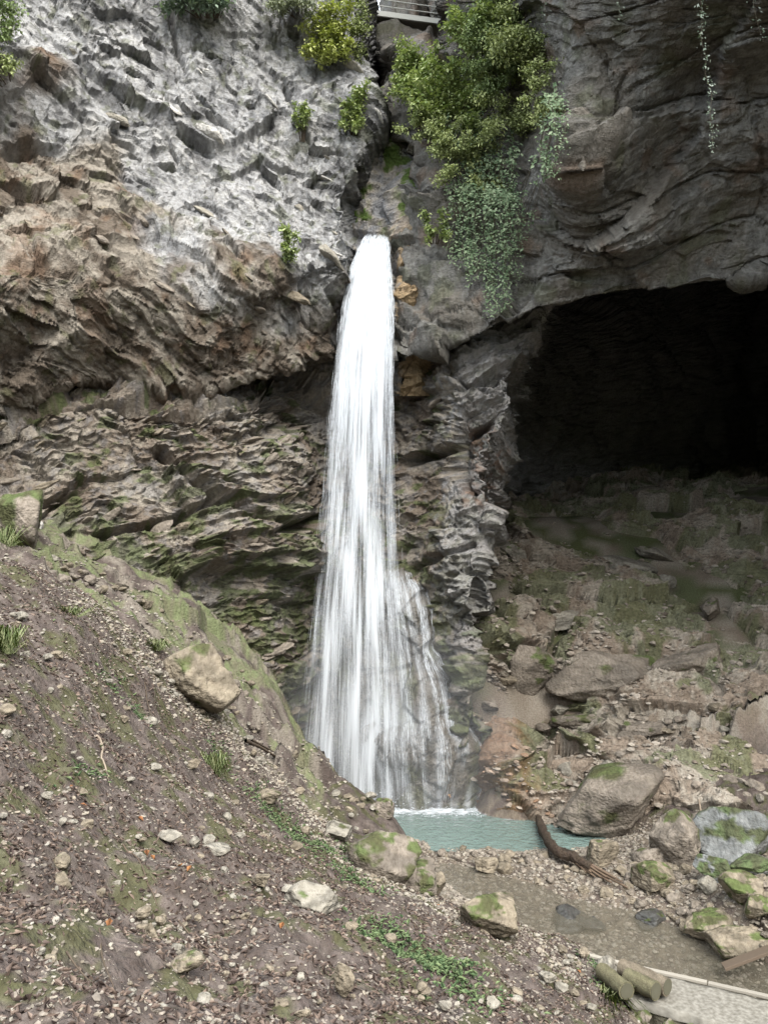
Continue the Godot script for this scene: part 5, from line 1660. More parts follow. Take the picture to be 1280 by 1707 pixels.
func build_materials() -> void:
	var grain := noise_texture(1024, 0.012, FastNoiseLite.TYPE_SIMPLEX_SMOOTH, 6, Color(0.66, 0.65, 0.63), Color(1, 1, 1), 3)
	var crackle := noise_texture(1024, 0.02, FastNoiseLite.TYPE_PERLIN, 6, Color(0, 0, 0), Color(1, 1, 1), 5)
	var shard_noise := FastNoiseLite.new()
	shard_noise.seed = 41
	shard_noise.noise_type = FastNoiseLite.TYPE_CELLULAR
	shard_noise.cellular_return_type = FastNoiseLite.RETURN_CELL_VALUE
	shard_noise.cellular_jitter = 1.0
	shard_noise.frequency = 0.022
	shard_noise.fractal_type = FastNoiseLite.FRACTAL_FBM
	shard_noise.fractal_octaves = 4
	shard_noise.domain_warp_enabled = true
	shard_noise.domain_warp_amplitude = 12.0
	shard_noise.domain_warp_frequency = 0.02
	var shards := NoiseTexture2D.new()
	shards.width = 1024
	shards.height = 1024
	shards.seamless = true
	shards.seamless_blend_skirt = 0.05
	shards.noise = shard_noise
	mats.rock = surface(grain, crackle, 0.55, 7.0, 0.85)
	mats.cliff = surface(grain, shards, 0.5, 15.0, 0.85)
	mats.bark = surface(grain, crackle, 2.5, 1.2, 0.9)
	mats.wet = surface(grain, crackle, 0.55, 6.0, 0.3)
	mats.wet_stone = surface(grain, crackle, 1.0, 1.2, 0.35)
	mats.soil = surface(grain, crackle, 0.9, 5.0, 0.95)
	mats.tint = StandardMaterial3D.new()
	mats.tint.vertex_color_use_as_albedo = true
	mats.tint.roughness = 0.85
	mats.tint.metallic_specular = 0.35
	mats.leaf = StandardMaterial3D.new()
	mats.leaf.vertex_color_use_as_albedo = true
	mats.leaf.roughness = 0.7
	mats.leaf.metallic_specular = 0.3
	mats.leaf_tint = mats.leaf.duplicate()
	mats.leaf_tint.backlight_enabled = true
	mats.leaf_tint.backlight = Color(0.6, 0.64, 0.42)
	mats.concrete = surface(grain, crackle, 0.7, 0.8, 0.9)
	mats.concrete.vertex_color_use_as_albedo = false
	mats.concrete.albedo_color = Color(0.27, 0.255, 0.225).linear_to_srgb()
	mats.mortar = surface(grain, crackle, 1.3, 3.0, 0.95)
	mats.mortar.vertex_color_use_as_albedo = false
	mats.mortar.albedo_color = Color(0.13, 0.12, 0.09).linear_to_srgb()


# ---------------------------------------------------------------- cliffs
func bedding(along: float, across: float, thick: float, run: float, sd: int) -> float:
	# overlapping courses like clapboards, broken along their length
	var s := across / thick
	var k := int(floor(s))
	var f := s - k
	var shift := hash01(k, sd, 7)
	var q := along / run + shift * 5.0
	var kk := int(floor(q))
	var r := hash01(k, kk, sd)
	var prof := f / 0.14 if f < 0.14 else (1.0 - f) / 0.86
	return prof * (0.2 + 0.8 * r)


func net_sheet(net: Array, cell: float, style: Dictionary) -> ArrayMesh:
	var rows := net.size()
	var cols: int = net[0].size() / 3
	var P := func(j: int, i: int) -> Vector3:
		var r: Array = net[clampi(j, 0, rows - 1)]
		var c := clampi(i, 0, cols - 1) * 3
		return Vector3(r[c], r[c + 1], r[c + 2])
	# how finely each span is cut
	var cu := PackedInt32Array()
	var ct := PackedFloat32Array()
	var skip_u: Dictionary = style.get("coarse_columns", {})
	var skip_v: Dictionary = style.get("coarse_rows", {})
	for i in cols - 1:
		var l := 0.0
		var count := 0
		for j in rows:
			if not skip_v.has(j):
				l += (P.call(j, i + 1) - P.call(j, i)).length()
				count += 1
		var n := maxi(2, int(ceil(1.1 * l / count / (cell * skip_u.get(i, 1.0)))))
		for k in n:
			cu.append(i)
			ct.append(float(k) / n)
	cu.append(cols - 2)
	ct.append(1.0)
	var ru := PackedInt32Array()
	var rt := PackedFloat32Array()
	for j in rows - 1:
		var l := 0.0
		var count := 0
		for i in cols:
			if not skip_u.has(i):
				l += (P.call(j + 1, i) - P.call(j, i)).length()
				count += 1
		var n := maxi(2, int(ceil(1.1 * l / count / (cell * skip_v.get(j, 1.0)))))
		for k in n:
			ru.append(j)
			rt.append(float(k) / n)
	ru.append(rows - 2)
	rt.append(1.0)
	var nu := cu.size()
	var nv := ru.size()
	# interpolate along the rows first
	var lines: Array[PackedVector3Array] = []
	for j in rows:
		var line := PackedVector3Array()
		line.resize(nu)
		for u in nu:
			var i := cu[u]
			var a: Vector3 = P.call(j, i)
			line[u] = a.cubic_interpolate(P.call(j, i + 1), P.call(j, i - 1), P.call(j, i + 2), ct[u])
		lines.append(line)
	var base := PackedVector3Array()
	base.resize(nu * nv)
	for v in nv:
		var j := ru[v]
		var t := rt[v]
		var a := lines[j]
		var b := lines[mini(j + 1, rows - 1)]
		var z := lines[maxi(j - 1, 0)]
		var e := lines[mini(j + 2, rows - 1)]
		for u in nu:
			base[v * nu + u] = a[u].cubic_interpolate(b[u], z[u], e[u], t)
	# displace outwards
	var pos := PackedVector3Array()
	pos.resize(nu * nv)
	var col := PackedColorArray()
	col.resize(nu * nv)
	var huge: float = style.get("huge", 1.0)
	var big: float = style.big
	var big_size: float = style.big_size
	var med: float = style.med
	var med_size: float = style.med_size
	var small: float = style.small
	var small_size: float = style.small_size
	var bed: float = style.bed
	var bed_size: float = style.bed_size
	var dip: float = deg_to_rad(style.dip)
	var dc := cos(dip)
	var ds := sin(dip)
	var grain := deg_to_rad(style.get("grain", style.dip))
	var gc := cos(grain)
	var gs := sin(grain)
	var painter: Callable = style.paint
	var cracks: Array = style.get("cracks", [])
	var az: float = style.get("az", 0.3)
	var bz: float = style.get("bz", 0.0)
	for v in nv:
		var up := maxi(v - 1, 0) * nu
		var dn := mini(v + 1, nv - 1) * nu
		var o := v * nu
		for u in nu:
			var p := base[o + u]
			var n := (base[dn + u] - base[up + u]).cross(base[o + mini(u + 1, nu - 1)] - base[o + maxi(u - 1, 0)]).normalized()
			var a := p.x + az * p.z
			var b := p.y + bz * p.z
			var w1 := noise.get_noise_3d(p.x * 0.35, p.y * 0.35, p.z * 0.35)
			var w2 := noise.get_noise_3d(p.x * 0.9 + 40.0, p.y * 0.9, p.z * 0.9)
			var w3 := noise.get_noise_3d(p.x * 0.13, p.y * 0.13 + 70.0, p.z * 0.13)
			a += w1 * 0.3 + w2 * 0.10
			b += w3 * 0.7 + w2 * 0.08
			var along := a * dc + b * ds
			var across := b * dc - a * ds
			var d := w3 * 0.9 + w1 * 0.35 + huge * facet(along / 6.5 + 1.7, across / 3.8 + 4.4)
			d += big * facet(along / (big_size * 1.5), across / big_size)
			var k := smoothstep(-0.35, 0.4, w1 + 0.6 * w2)
			var ga := a * gc + b * gs
			var gb := b * gc - a * gs
			d += med * facet(ga / (med_size * 1.9) + 7.3, gb / med_size + 2.1) * (0.35 + k)
			d += small * facet(ga / (small_size * 1.9) + 3.3, gb / small_size + 5.1)
			if bed > 0.0:
				var m := smoothstep(-0.5, 0.3, w3 + 0.5 * w1)
				d += bed * (0.3 + 0.9 * m) * (bedding(along, across, bed_size, bed_size * 3.2, 3) - 0.5)
				d += bed * 0.42 * (0.3 + k) * (bedding(along + 9.0, across + 0.2 * w2, bed_size * 0.31, bed_size * 0.9, 17) - 0.5)
			var e1 := edge(along / (big_size * 1.5), across / big_size)
			if e1 < 0.05:
				d -= 0.3 * big * (1.0 - e1 / 0.05)
			var e2 := edge(ga / (med_size * 1.9) + 7.3, gb / med_size + 2.1)
			if e2 < 0.05:
				d -= 0.22 * med * k * (1.0 - e2 / 0.05)
			for c in cracks:
				var ux: float = c[2] - c[0]
				var uy: float = c[3] - c[1]
				var vx: float = p.x - c[0]
				var vy: float = p.y - c[1]
				if absf(vx) + absf(vy) > 7.0:
					continue
				var q := clampf((vx * ux + vy * uy) / (ux * ux + uy * uy), 0.0, 1.0)
				var g := Vector2(vx - q * ux, vy - q * uy).length() + 0.12 * w2
				if g < c[4]:
					d -= c[5] * (1.0 - g / c[4])
			d += 0.05 * fbm.get_noise_3d(p.x * 2.0, p.y * 2.0, p.z * 2.0)
			pos[o + u] = p + n * d
			col[o + u] = painter.call(p, n, along, across, d, w1, w2, w3)
	print(nu, " x ", nv)
	if style.get("front", false):
		note_front(pos)
	if style.has("keep"):
		kept[style.keep] = [pos, nu, nv]
	return sheet_mesh(pos, col, nu, nv, 1.0, true)


const PALE := Color(0.47, 0.47, 0.48)
const WHITE_ROCK := Color(0.56, 0.555, 0.555)
const GREY := Color(0.25, 0.25, 0.26)
const BEIGE := Color(0.375, 0.335, 0.285)
const BROWN := Color(0.185, 0.15, 0.12)
const RUST := Color(0.24, 0.12, 0.055)
const DARK := Color(0.085, 0.08, 0.075)
const MOSS := Color(0.085, 0.13, 0.03)
const OLIVE := Color(0.075, 0.085, 0.03)


func stain(p: Vector3, c: Vector3, size: Vector3, rough: float) -> float:
	# how much of a patch with a ragged outline covers this point
	var q := ((p - c) / size).length()
	if q > 1.6:
		return 0.0
	var r := fbm.get_noise_3d(p.x * 0.8 + c.x, p.y * 0.8, p.z * 0.8 + c.z) * rough
	return smoothstep(1.08, 0.92, q + r)


func paint_upper(p: Vector3, n: Vector3, along: float, across: float, d: float, w1: float, w2: float, w3: float) -> Color:
	var f1 := fbm.get_noise_3d(p.x * 0.5, p.y * 0.5, p.z * 0.5)
	var f2 := fbm.get_noise_3d(p.x * 2.2, p.y * 2.2 + 9.0, p.z * 2.2)
	var c := PALE.lerp(WHITE_ROCK, smoothstep(-0.15, 0.3, f2 + 0.4 * w1))
	c = c.lerp(GREY, smoothstep(0.1, 0.42, f1 - 0.25 * f2) * 0.85)
	# seepage streaks running down
	var s := fbm.get_noise_3d(p.x * 1.7, p.y * 0.16, p.z * 1.7 + 31.0)
	c = c.lerp(GREY * 0.8, smoothstep(0.16, 0.34, s) * 0.7)
	# ochre rock in the broken band at the foot and on the near side
	var low := 19.2 + 0.14 * (p.x + 8.0) * -1.0 + 1.6 * w1 + 2.2 * f1
	var near := smoothstep(-7.0, -10.5, p.x + 3.0 * f1)
	var ochre := smoothstep(low + 1.2, low - 1.2, p.y - 4.5 * near)
	var o := BEIGE.lerp(BROWN, smoothstep(-0.25, 0.25, f1 + 0.6 * f2))
	o = o.lerp(RUST, smoothstep(0.12, 0.36, fbm.get_noise_3d(p.x * 0.7 + 50.0, p.y * 0.7, p.z * 0.7)) * 0.3)
	c = c.lerp(o, ochre)
	var g := fbm.get_noise_3d(p.x * 1.1 + 80.0, p.y * 1.1, p.z * 1.1)
	c = c.lerp(OLIVE * 1.6, smoothstep(0.24, 0.36, g) * 0.45)
	return c


func paint_lower(p: Vector3, n: Vector3, along: float, across: float, d: float, w1: float, w2: float, w3: float) -> Color:
	var f1 := fbm.get_noise_3d(p.x * 0.5, p.y * 0.5 + 5.0, p.z * 0.5)
	var f2 := fbm.get_noise_3d(p.x * 2.6, p.y * 2.6 + 9.0, p.z * 2.6)
	var rock := BEIGE.lerp(BROWN * 1.25, smoothstep(-0.3, 0.25, f1 + 0.5 * f2))
	var c := rock.lerp(GREY, smoothstep(-0.05, 0.3, f2 - 0.4 * f1) * 0.5)
	var rs := smoothstep(2.5, 3.5, p.x + f1) * smoothstep(14.6, 13.4, p.y + f2) * smoothstep(10.5, 11.5, p.y + f2) * smoothstep(5.2, 4.2, p.x + f1 * 2.0)
	var pale := smoothstep(1.8, 2.6, p.x + f2) * smoothstep(5.0, 6.5, p.y + f1)
	c = c.lerp(PALE * 0.9, pale * 0.6)
	c = c.lerp(RUST * 1.2, rs * 0.6 * smoothstep(-0.15, 0.15, f2))
	# moss in cushions, more of it near the foot
	var g := fbm.get_noise_3d(p.x * 0.9 + 30.0, p.y * 1.5, p.z * 0.9)
	var m := smoothstep(0.02, 0.2, g + 0.35 * smoothstep(12.5, 7.0, p.y) - 0.12)
	m *= lerpf(1.0, 0.25, smoothstep(1.5, 2.6, p.x) * smoothstep(5.5, 7.0, p.y))
	c = c.lerp(MOSS.lerp(OLIVE, smoothstep(-0.2, 0.2, f2)), m * 0.7)
	return c


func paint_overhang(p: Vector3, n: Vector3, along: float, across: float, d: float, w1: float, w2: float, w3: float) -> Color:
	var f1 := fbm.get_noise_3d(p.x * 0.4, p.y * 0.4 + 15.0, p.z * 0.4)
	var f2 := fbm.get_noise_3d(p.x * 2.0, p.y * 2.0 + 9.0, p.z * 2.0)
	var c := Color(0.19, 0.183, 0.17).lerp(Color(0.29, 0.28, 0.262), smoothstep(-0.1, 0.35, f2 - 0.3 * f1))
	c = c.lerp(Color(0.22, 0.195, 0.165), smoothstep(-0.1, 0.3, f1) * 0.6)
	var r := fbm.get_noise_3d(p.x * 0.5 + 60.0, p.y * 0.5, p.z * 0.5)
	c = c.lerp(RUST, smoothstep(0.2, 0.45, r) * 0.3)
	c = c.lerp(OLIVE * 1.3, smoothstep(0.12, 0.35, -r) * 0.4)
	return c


func paint_chute(p: Vector3, n: Vector3, along: float, across: float, d: float, w1: float, w2: float, w3: float) -> Color:
	var f1 := fbm.get_noise_3d(p.x * 0.8, p.y * 0.8 + 5.0, p.z * 0.8)
	var f2 := fbm.get_noise_3d(p.x * 2.6, p.y * 2.6 + 9.0, p.z * 2.6)
	var c := GREY.lerp(BEIGE, smoothstep(-0.2, 0.3, f1))
	c = c.lerp(Color(0.42, 0.29, 0.15), smoothstep(0.2, 0.7, p.x + 0.5 * f2) * smoothstep(24.0, 20.0, p.y) * 0.8)
	c = c.lerp(MOSS * 1.1, smoothstep(0.0, 0.2, f1 + 0.4 * smoothstep(0.4, 1.4, p.x) - 0.15) * smoothstep(21.5, 23.0, p.y))
	return c


func paint_cave(p: Vector3, n: Vector3, along: float, across: float, d: float, w1: float, w2: float, w3: float) -> Color:
	var f1 := fbm.get_noise_3d(p.x * 0.5, p.y * 0.5 + 5.0, p.z * 0.5)
	var f2 := fbm.get_noise_3d(p.x * 2.6, p.y * 2.6 + 9.0, p.z * 2.6)
	var c := (BEIGE * 1.3).lerp(BROWN * 2.0, smoothstep(-0.2, 0.3, f1 + 0.5 * f2))
	var g := smoothstep(0.0, 0.16, fbm.get_noise_3d(p.x * 0.4 + 7.0, p.y * 0.4, p.z * 0.4) + 0.12 * smoothstep(2.0, 7.0, p.y) - 0.06)
	c = c.lerp(MOSS * 1.2, g * 0.55)
	c = c.lerp(RUST, smoothstep(5.2, 4.2, p.x + f2) * smoothstep(3.0, 2.0, p.y + f1) * 0.7)
	return c


func paint_apron(p: Vector3, n: Vector3, along: float, across: float, d: float, w1: float, w2: float, w3: float) -> Color:
	var f1 := fbm.get_noise_3d(p.x * 0.9, p.y * 0.9 + 5.0, p.z * 0.9)
	var c := Color(0.13, 0.115, 0.095).lerp(Color(0.075, 0.07, 0.06), smoothstep(-0.2, 0.3, f1))
	return c.lerp(OLIVE, smoothstep(0.1, 0.3, fbm.get_noise_3d(p.x * 0.7 + 9.0, p.y * 0.5, p.z)) * 0.6)


func build_cliffs() -> void:
	var upper := {"huge": 0.35, "big": 0.26, "big_size": 1.9, "med": 0.26, "med_size": 0.55, "small": 0.11, "small_size": 0.2, "bed": 0.12, "bed_size": 0.8, "dip": -30.0, "grain": -48.0, "paint": paint_upper, "cracks": CLIFF_CRACKS, "front": true, "keep": "upper", "az": 0.0, "coarse_columns": {0: 4.0, 1: 3.0, 10: 2.0, 11: 4.0, 12: 6.0, 13: 6.0}, "coarse_rows": {0: 6.0, 1: 3.0, 9: 2.0, 10: 2.0}}
	structure("cliff", net_sheet(CLIFF_NET, 0.052, upper), mats.cliff, "pale fractured limestone cliff with ochre overhanging band left of the waterfall", "cliff")
	var lower := {"huge": 1.0, "big": 0.5, "big_size": 2.0, "med": 0.26, "med_size": 0.36, "small": 0.11, "small_size": 0.15, "bed": 0.34, "bed_size": 0.75, "dip": 22.0, "grain": -24.0, "paint": paint_lower, "cracks": LOWER_CRACKS, "front": true, "keep": "lower", "az": 0.0, "coarse_rows": {0: 4.0}, "coarse_columns": {0: 4.0, 1: 3.0, 14: 1.5, 15: 4.0, 16: 8.0, 17: 10.0, 18: 15.0, 19: 15.0, 20: 15.0, 21: 15.0, 22: 15.0, 23: 15.0}}
	structure("lower_cliff", net_sheet(LOWER_NET, 0.046, lower), mats.cliff, "brown layered lower cliff in tilted plates behind and beside the waterfall", "cliff")
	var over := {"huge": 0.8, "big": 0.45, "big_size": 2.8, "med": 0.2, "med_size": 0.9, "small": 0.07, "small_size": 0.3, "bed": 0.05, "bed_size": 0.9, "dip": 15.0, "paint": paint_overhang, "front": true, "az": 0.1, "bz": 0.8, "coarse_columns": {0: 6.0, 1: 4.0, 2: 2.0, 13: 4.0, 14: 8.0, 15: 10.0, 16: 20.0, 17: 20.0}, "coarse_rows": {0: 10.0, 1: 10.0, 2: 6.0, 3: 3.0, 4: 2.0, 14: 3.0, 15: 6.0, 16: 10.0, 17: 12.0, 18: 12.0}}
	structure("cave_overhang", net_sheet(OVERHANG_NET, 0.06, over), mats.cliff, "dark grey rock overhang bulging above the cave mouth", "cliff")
	var chute := {"huge": 0.2, "big": 0.4, "big_size": 1.2, "med": 0.2, "med_size": 0.5, "small": 0.05, "small_size": 0.2, "bed": 0.1, "bed_size": 0.6, "dip": 10.0, "paint": paint_chute, "front": true}
	structure("chute_rock", net_sheet(CHUTE_NET, 0.07, chute), mats.rock, "water-worn rock chute at the lip of the waterfall", "cliff")
	var apron := {"huge": 0.1, "big": 0.25, "big_size": 1.3, "med": 0.16, "med_size": 0.5, "small": 0.05, "small_size": 0.2, "bed": 0.0, "bed_size": 0.6, "dip": 70.0, "paint": paint_apron, "front": true, "keep": "apron"}
	structure("wet_rock", net_sheet(APRON_NET, 0.06, apron), mats.wet, "dark wet rock apron that the right side of the fall slides over", "rock")
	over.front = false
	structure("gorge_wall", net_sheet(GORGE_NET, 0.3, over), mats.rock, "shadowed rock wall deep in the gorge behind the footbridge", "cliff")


# ---------------------------------------------------------------- ground
func ground_patch(x0: float, x1: float, z0: float, z1: float, cell: float, sink: float, detail: bool) -> ArrayMesh:
	var nu := int(ceil((x1 - x0) / cell)) + 1
	var nv := int(ceil((z1 - z0) / cell)) + 1
	var pos := PackedVector3Array()
	pos.resize(nu * nv)
	var col := PackedColorArray()
	col.resize(nu * nv)
	for j in nv:
		var z := z0 + (z1 - z0) * j / (nv - 1)
		for i in nu:
			var x := x0 + (x1 - x0) * i / (nu - 1)
			var y := (surface_at(x, z) if detail else ground_at(x, z)) - sink
			pos[j * nu + i] = Vector3(x, y, z)
			col[j * nu + i] = ground_colour(x, y, z)
	return sheet_mesh(pos, col, nu, nv, 1.0)


func cave_share(x: float, z: float) -> float:
	# 1 on the broken rock slope that climbs into the cave, 0 elsewhere
	var edge_z := -29.0 + 0.32 * maxf(x - 6.0, 0.0)
	return smoothstep(0.0, 1.6, edge_z - z) * smoothstep(3.0, 4.2, x)


func surface_at(x: float, z: float) -> float:
	var y := ground_at(x, z)
	var c := cave_share(x, z)
	var w := noise.get_noise_2d(x * 0.5, z * 0.5)
	if c > 0.0:
		var a := x + 0.8 * w
		var b := z + 0.7 * noise.get_noise_2d(x * 0.6 + 20.0, z * 0.6)
		var h := 1.3 * facet(a / 3.0 + 3.0, b / 2.4 + 1.0) + 0.55 * facet(a / 1.1, b / 0.9) + 0.16 * facet(a / 0.4 + 2.0, b / 0.36)
		var e := edge(a / 3.0 + 3.0, b / 2.4 + 1.0)
		if e < 0.05:
			h -= 0.35 * (1.0 - e / 0.05)
		y += c * h
	if x < -1.0 and z < -18.2 and x > -13.0:
		var m := smoothstep(-18.2, -19.2, z) * smoothstep(-1.0, -2.0, x)
		y += m * (0.5 * facet(x / 1.6, z / 1.3 + 3.0) + 0.22 * facet(x / 0.55, z / 0.5) + 0.1 * facet(x / 0.22, z / 0.2))
	var rest := (1.0 - c) * lerpf(0.3, 1.0, smoothstep(0.3, 1.3, y))
	y += rest * (0.16 * noise.get_noise_2d(x * 0.8, z * 0.8 + 9.0) + 0.05 * noise.get_noise_2d(x * 2.7, z * 2.7) + 0.025 * noise.get_noise_2d(x * 8.0, z * 8.0))
	return y


func ground_colour(x: float, y: float, z: float) -> Color:
	var f1 := fbm.get_noise_2d(x * 0.6, z * 0.6)
	var f2 := fbm.get_noise_2d(x * 3.0 + 20.0, z * 3.0)
	var soil := Color(0.092, 0.074, 0.066).lerp(Color(0.155, 0.127, 0.114), smoothstep(-0.2, 0.35, f2 + 0.3 * f1))
	var c := soil
	var cave := cave_share(x, z)
	if cave > 0.0:
		var r := BEIGE.lerp(BROWN * 1.3, smoothstep(-0.25, 0.25, f1 + 0.5 * f2)) * 0.95
		var g := smoothstep(0.0, 0.16, fbm.get_noise_2d(x * 0.4 + 7.0, z * 0.4) + 0.1 - 0.1 * smoothstep(6.0, 2.0, y)) * smoothstep(3.5, 6.0, y + 2.0 * f1)
		r = r.lerp(MOSS * 0.9, g * 0.75)
		c = c.lerp(r, cave)
	elif z < -18.6 and x < -1.5 and x > -12.0:
		var g := smoothstep(-0.1, 0.06, fbm.get_noise_2d(x * 0.55 + 3.0, z * 0.55 + 1.0))
		c = c.lerp(Color(0.22, 0.195, 0.165), smoothstep(0.0, 0.25, fbm.get_noise_2d(x * 1.2 + 30.0, z * 1.2)))
		c = c.lerp(MOSS.lerp(OLIVE, smoothstep(-0.2, 0.2, f2)).lerp(BEIGE, 0.2) * 1.2, g * 0.8)
	elif y < 0.6 and z < -14.0:
		c = Color(0.2, 0.165, 0.13).lerp(Color(0.11, 0.09, 0.075), smoothstep(-0.2, 0.2, f2))
	else:
		var g := smoothstep(0.02, 0.16, fbm.get_noise_2d(x * 1.4 + 15.0, z * 1.4 + 4.0) + 0.4 * fbm.get_noise_2d(x * 0.4, z * 0.4 + 50.0) - 0.06)
		c = c.lerp(OLIVE * 1.1, g * 0.6)
	return c


func build_ground() -> void:
	structure("ground", ground_patch(-23.0, 30.0, -61.0, 13.0, 0.6, 0.3, false), mats.soil, "earth of the gorge around the waterfall", "ground")
	structure("scree_slope", ground_patch(-9.5, 7.5, -19.0, -3.6, 0.055, 0.0, true), mats.soil, "steep brown scree slope with leaf litter in front of the pool", "slope")
	structure("gorge_floor", ground_patch(-12.5, 16.5, -31.0, -18.95, 0.09, 0.0, true), mats.soil, "gravel and mossy earth around pool and stream", "ground")
	var slope := {"huge": 0.8, "big": 0.85, "big_size": 2.2, "med": 0.28, "med_size": 0.6, "small": 0.11, "small_size": 0.2, "bed": 0.25, "bed_size": 0.8, "dip": -12.0, "paint": paint_cave, "cracks": CAVE_CRACKS, "keep": "cave", "az": 0.0, "bz": -0.7, "grain": -30.0, "coarse_rows": {0: 8.0, 1: 4.0, 2: 2.0}, "coarse_columns": {8: 2.0, 9: 4.0, 10: 6.0, 11: 6.0}}
	structure("cave_slope", net_sheet(CAVE_NET, 0.06, slope), mats.cliff, "broken brown and mossy rock slope climbing into the dark cave", "slope")
	# unseen hill added behind the viewer, shaped to block low sky light
	var far := PackedVector3Array()
	var tint := PackedColorArray()
	for j in 40:
		for i in 60:
			var x := -75.0 + 150.0 * i / 59.0
			var t := j / 39.0
			var z := 11.0 + 60.0 * t
			var y := 3.0 + 16.0 * smoothstep(0.0, 0.9, t) + 3.0 * noise.get_noise_2d(x * 0.08, z * 0.08)
			far.append(Vector3(x, y, z))
			tint.append(OLIVE.lerp(Color(0.06, 0.09, 0.03), noise.get_noise_2d(x * 0.3, z * 0.3) * 0.5 + 0.5))
	structure("added_hillside", sheet_mesh(far, tint, 60, 40, 1.0), mats.soil, "unseen green hill added behind the viewer to block low sky", "hill")


# ---------------------------------------------------------------- water
func build_water() -> void:
	var ripples := noise_texture(512, 0.011, FastNoiseLite.TYPE_SIMPLEX_SMOOTH, 3, Color(0, 0, 0), Color(1, 1, 1), 8)
	var pool := StandardMaterial3D.new()
	pool.albedo_color = Color(0.43, 0.50, 0.48, 0.80)
	pool.transparency = BaseMaterial3D.TRANSPARENCY_ALPHA
	pool.roughness = 0.12
	pool.uv1_triplanar = true
	pool.uv1_world_triplanar = true
	pool.uv1_scale = Vector3.ONE * 0.5
	pool.heightmap_enabled = true
	pool.heightmap_texture = ripples
	pool.heightmap_scale = 3.5
	structure("pool_water", water_sheet(-5.0, 12.0, -33.0, -24.2, 0.0, 0.0), pool, "milky turquoise water of the plunge pool", "water")
	var stream: StandardMaterial3D = pool.duplicate()
	stream.albedo_color = Color(0.43, 0.41, 0.36, 0.38)
	stream.roughness = 0.05
	stream.heightmap_scale = 4.0
	structure("stream_water", water_sheet(-1.0, 20.0, -24.0, -4.0, -0.10, -0.78), stream, "shallow clear water of the stream over brown gravel", "water")


func water_sheet(x0: float, x1: float, z0: float, z1: float, h0: float, h1: float) -> ArrayMesh:
	var nu := 120
	var nv := 80
	var pos := PackedVector3Array()
	var col := PackedColorArray()
	for j in nv:
		var t := j / (nv - 1.0)
		var z := lerpf(z0, z1, t)
		for i in nu:
			var x := lerpf(x0, x1, i / (nu - 1.0))
			var y := lerpf(h0, h1, smoothstep(0.0, 0.5, t)) + 0.012 * noise.get_noise_2d(x * 3.0, z * 3.0)
			pos.append(Vector3(x, y, z))
			col.append(Color.WHITE)
	return sheet_mesh(pos, col, nu, nv, 1.0)


func spindle() -> ArrayMesh:
	# a drawn-out thread of water, one unit long along y and one wide
	var st := SurfaceTool.new()
	st.begin(Mesh.PRIMITIVE_TRIANGLES)
	var ring := [[-0.5, 0.0], [-0.2, 0.42], [0.18, 0.5], [0.5, 0.0]]
	for k in 3:
		for s in 4:
			var a0 := TAU * s / 4.0
			var a1 := TAU * (s + 1) / 4.0
			var p := [Vector3(cos(a0) * ring[k][1], ring[k][0], sin(a0) * ring[k][1]), Vector3(cos(a1) * ring[k][1], ring[k][0], sin(a1) * ring[k][1]), Vector3(cos(a1) * ring[k + 1][1], ring[k + 1][0], sin(a1) * ring[k + 1][1]), Vector3(cos(a0) * ring[k + 1][1], ring[k + 1][0], sin(a0) * ring[k + 1][1])]
			for i in ([0, 1, 2, 0, 2, 3] if k == 1 else [0, 1, 2] if k == 2 else [0, 2, 3]):
				st.add_vertex(p[i])
	st.generate_normals()
	return st.commit()


func fall_at(y: float) -> Array:
	y = clampf(y, FALL[-1][2] + 0.001, FALL[0][2] - 0.001)
	for k in FALL.size() - 1:
		if y <= FALL[k][2] and y >= FALL[k + 1][2]:
			var t: float = (FALL[k][2] - y) / (FALL[k][2] - FALL[k + 1][2])
			return [lerpf(FALL[k][0], FALL[k + 1][0], t), lerpf(FALL[k][1], FALL[k + 1][1], t), lerpf(FALL[k][3], FALL[k + 1][3], t)]
	return [FALL[-1][0], FALL[-1][1], FALL[-1][3]]


func thread(a: Vector3, b: Vector3, r: float) -> Transform3D:
	var up := b - a
	var l := up.length()
	up = up / l
	var side := up.cross(Vector3.BACK).normalized()
	return Transform3D(Basis(side * r, up * l, side.cross(up) * r), (a + b) * 0.5)


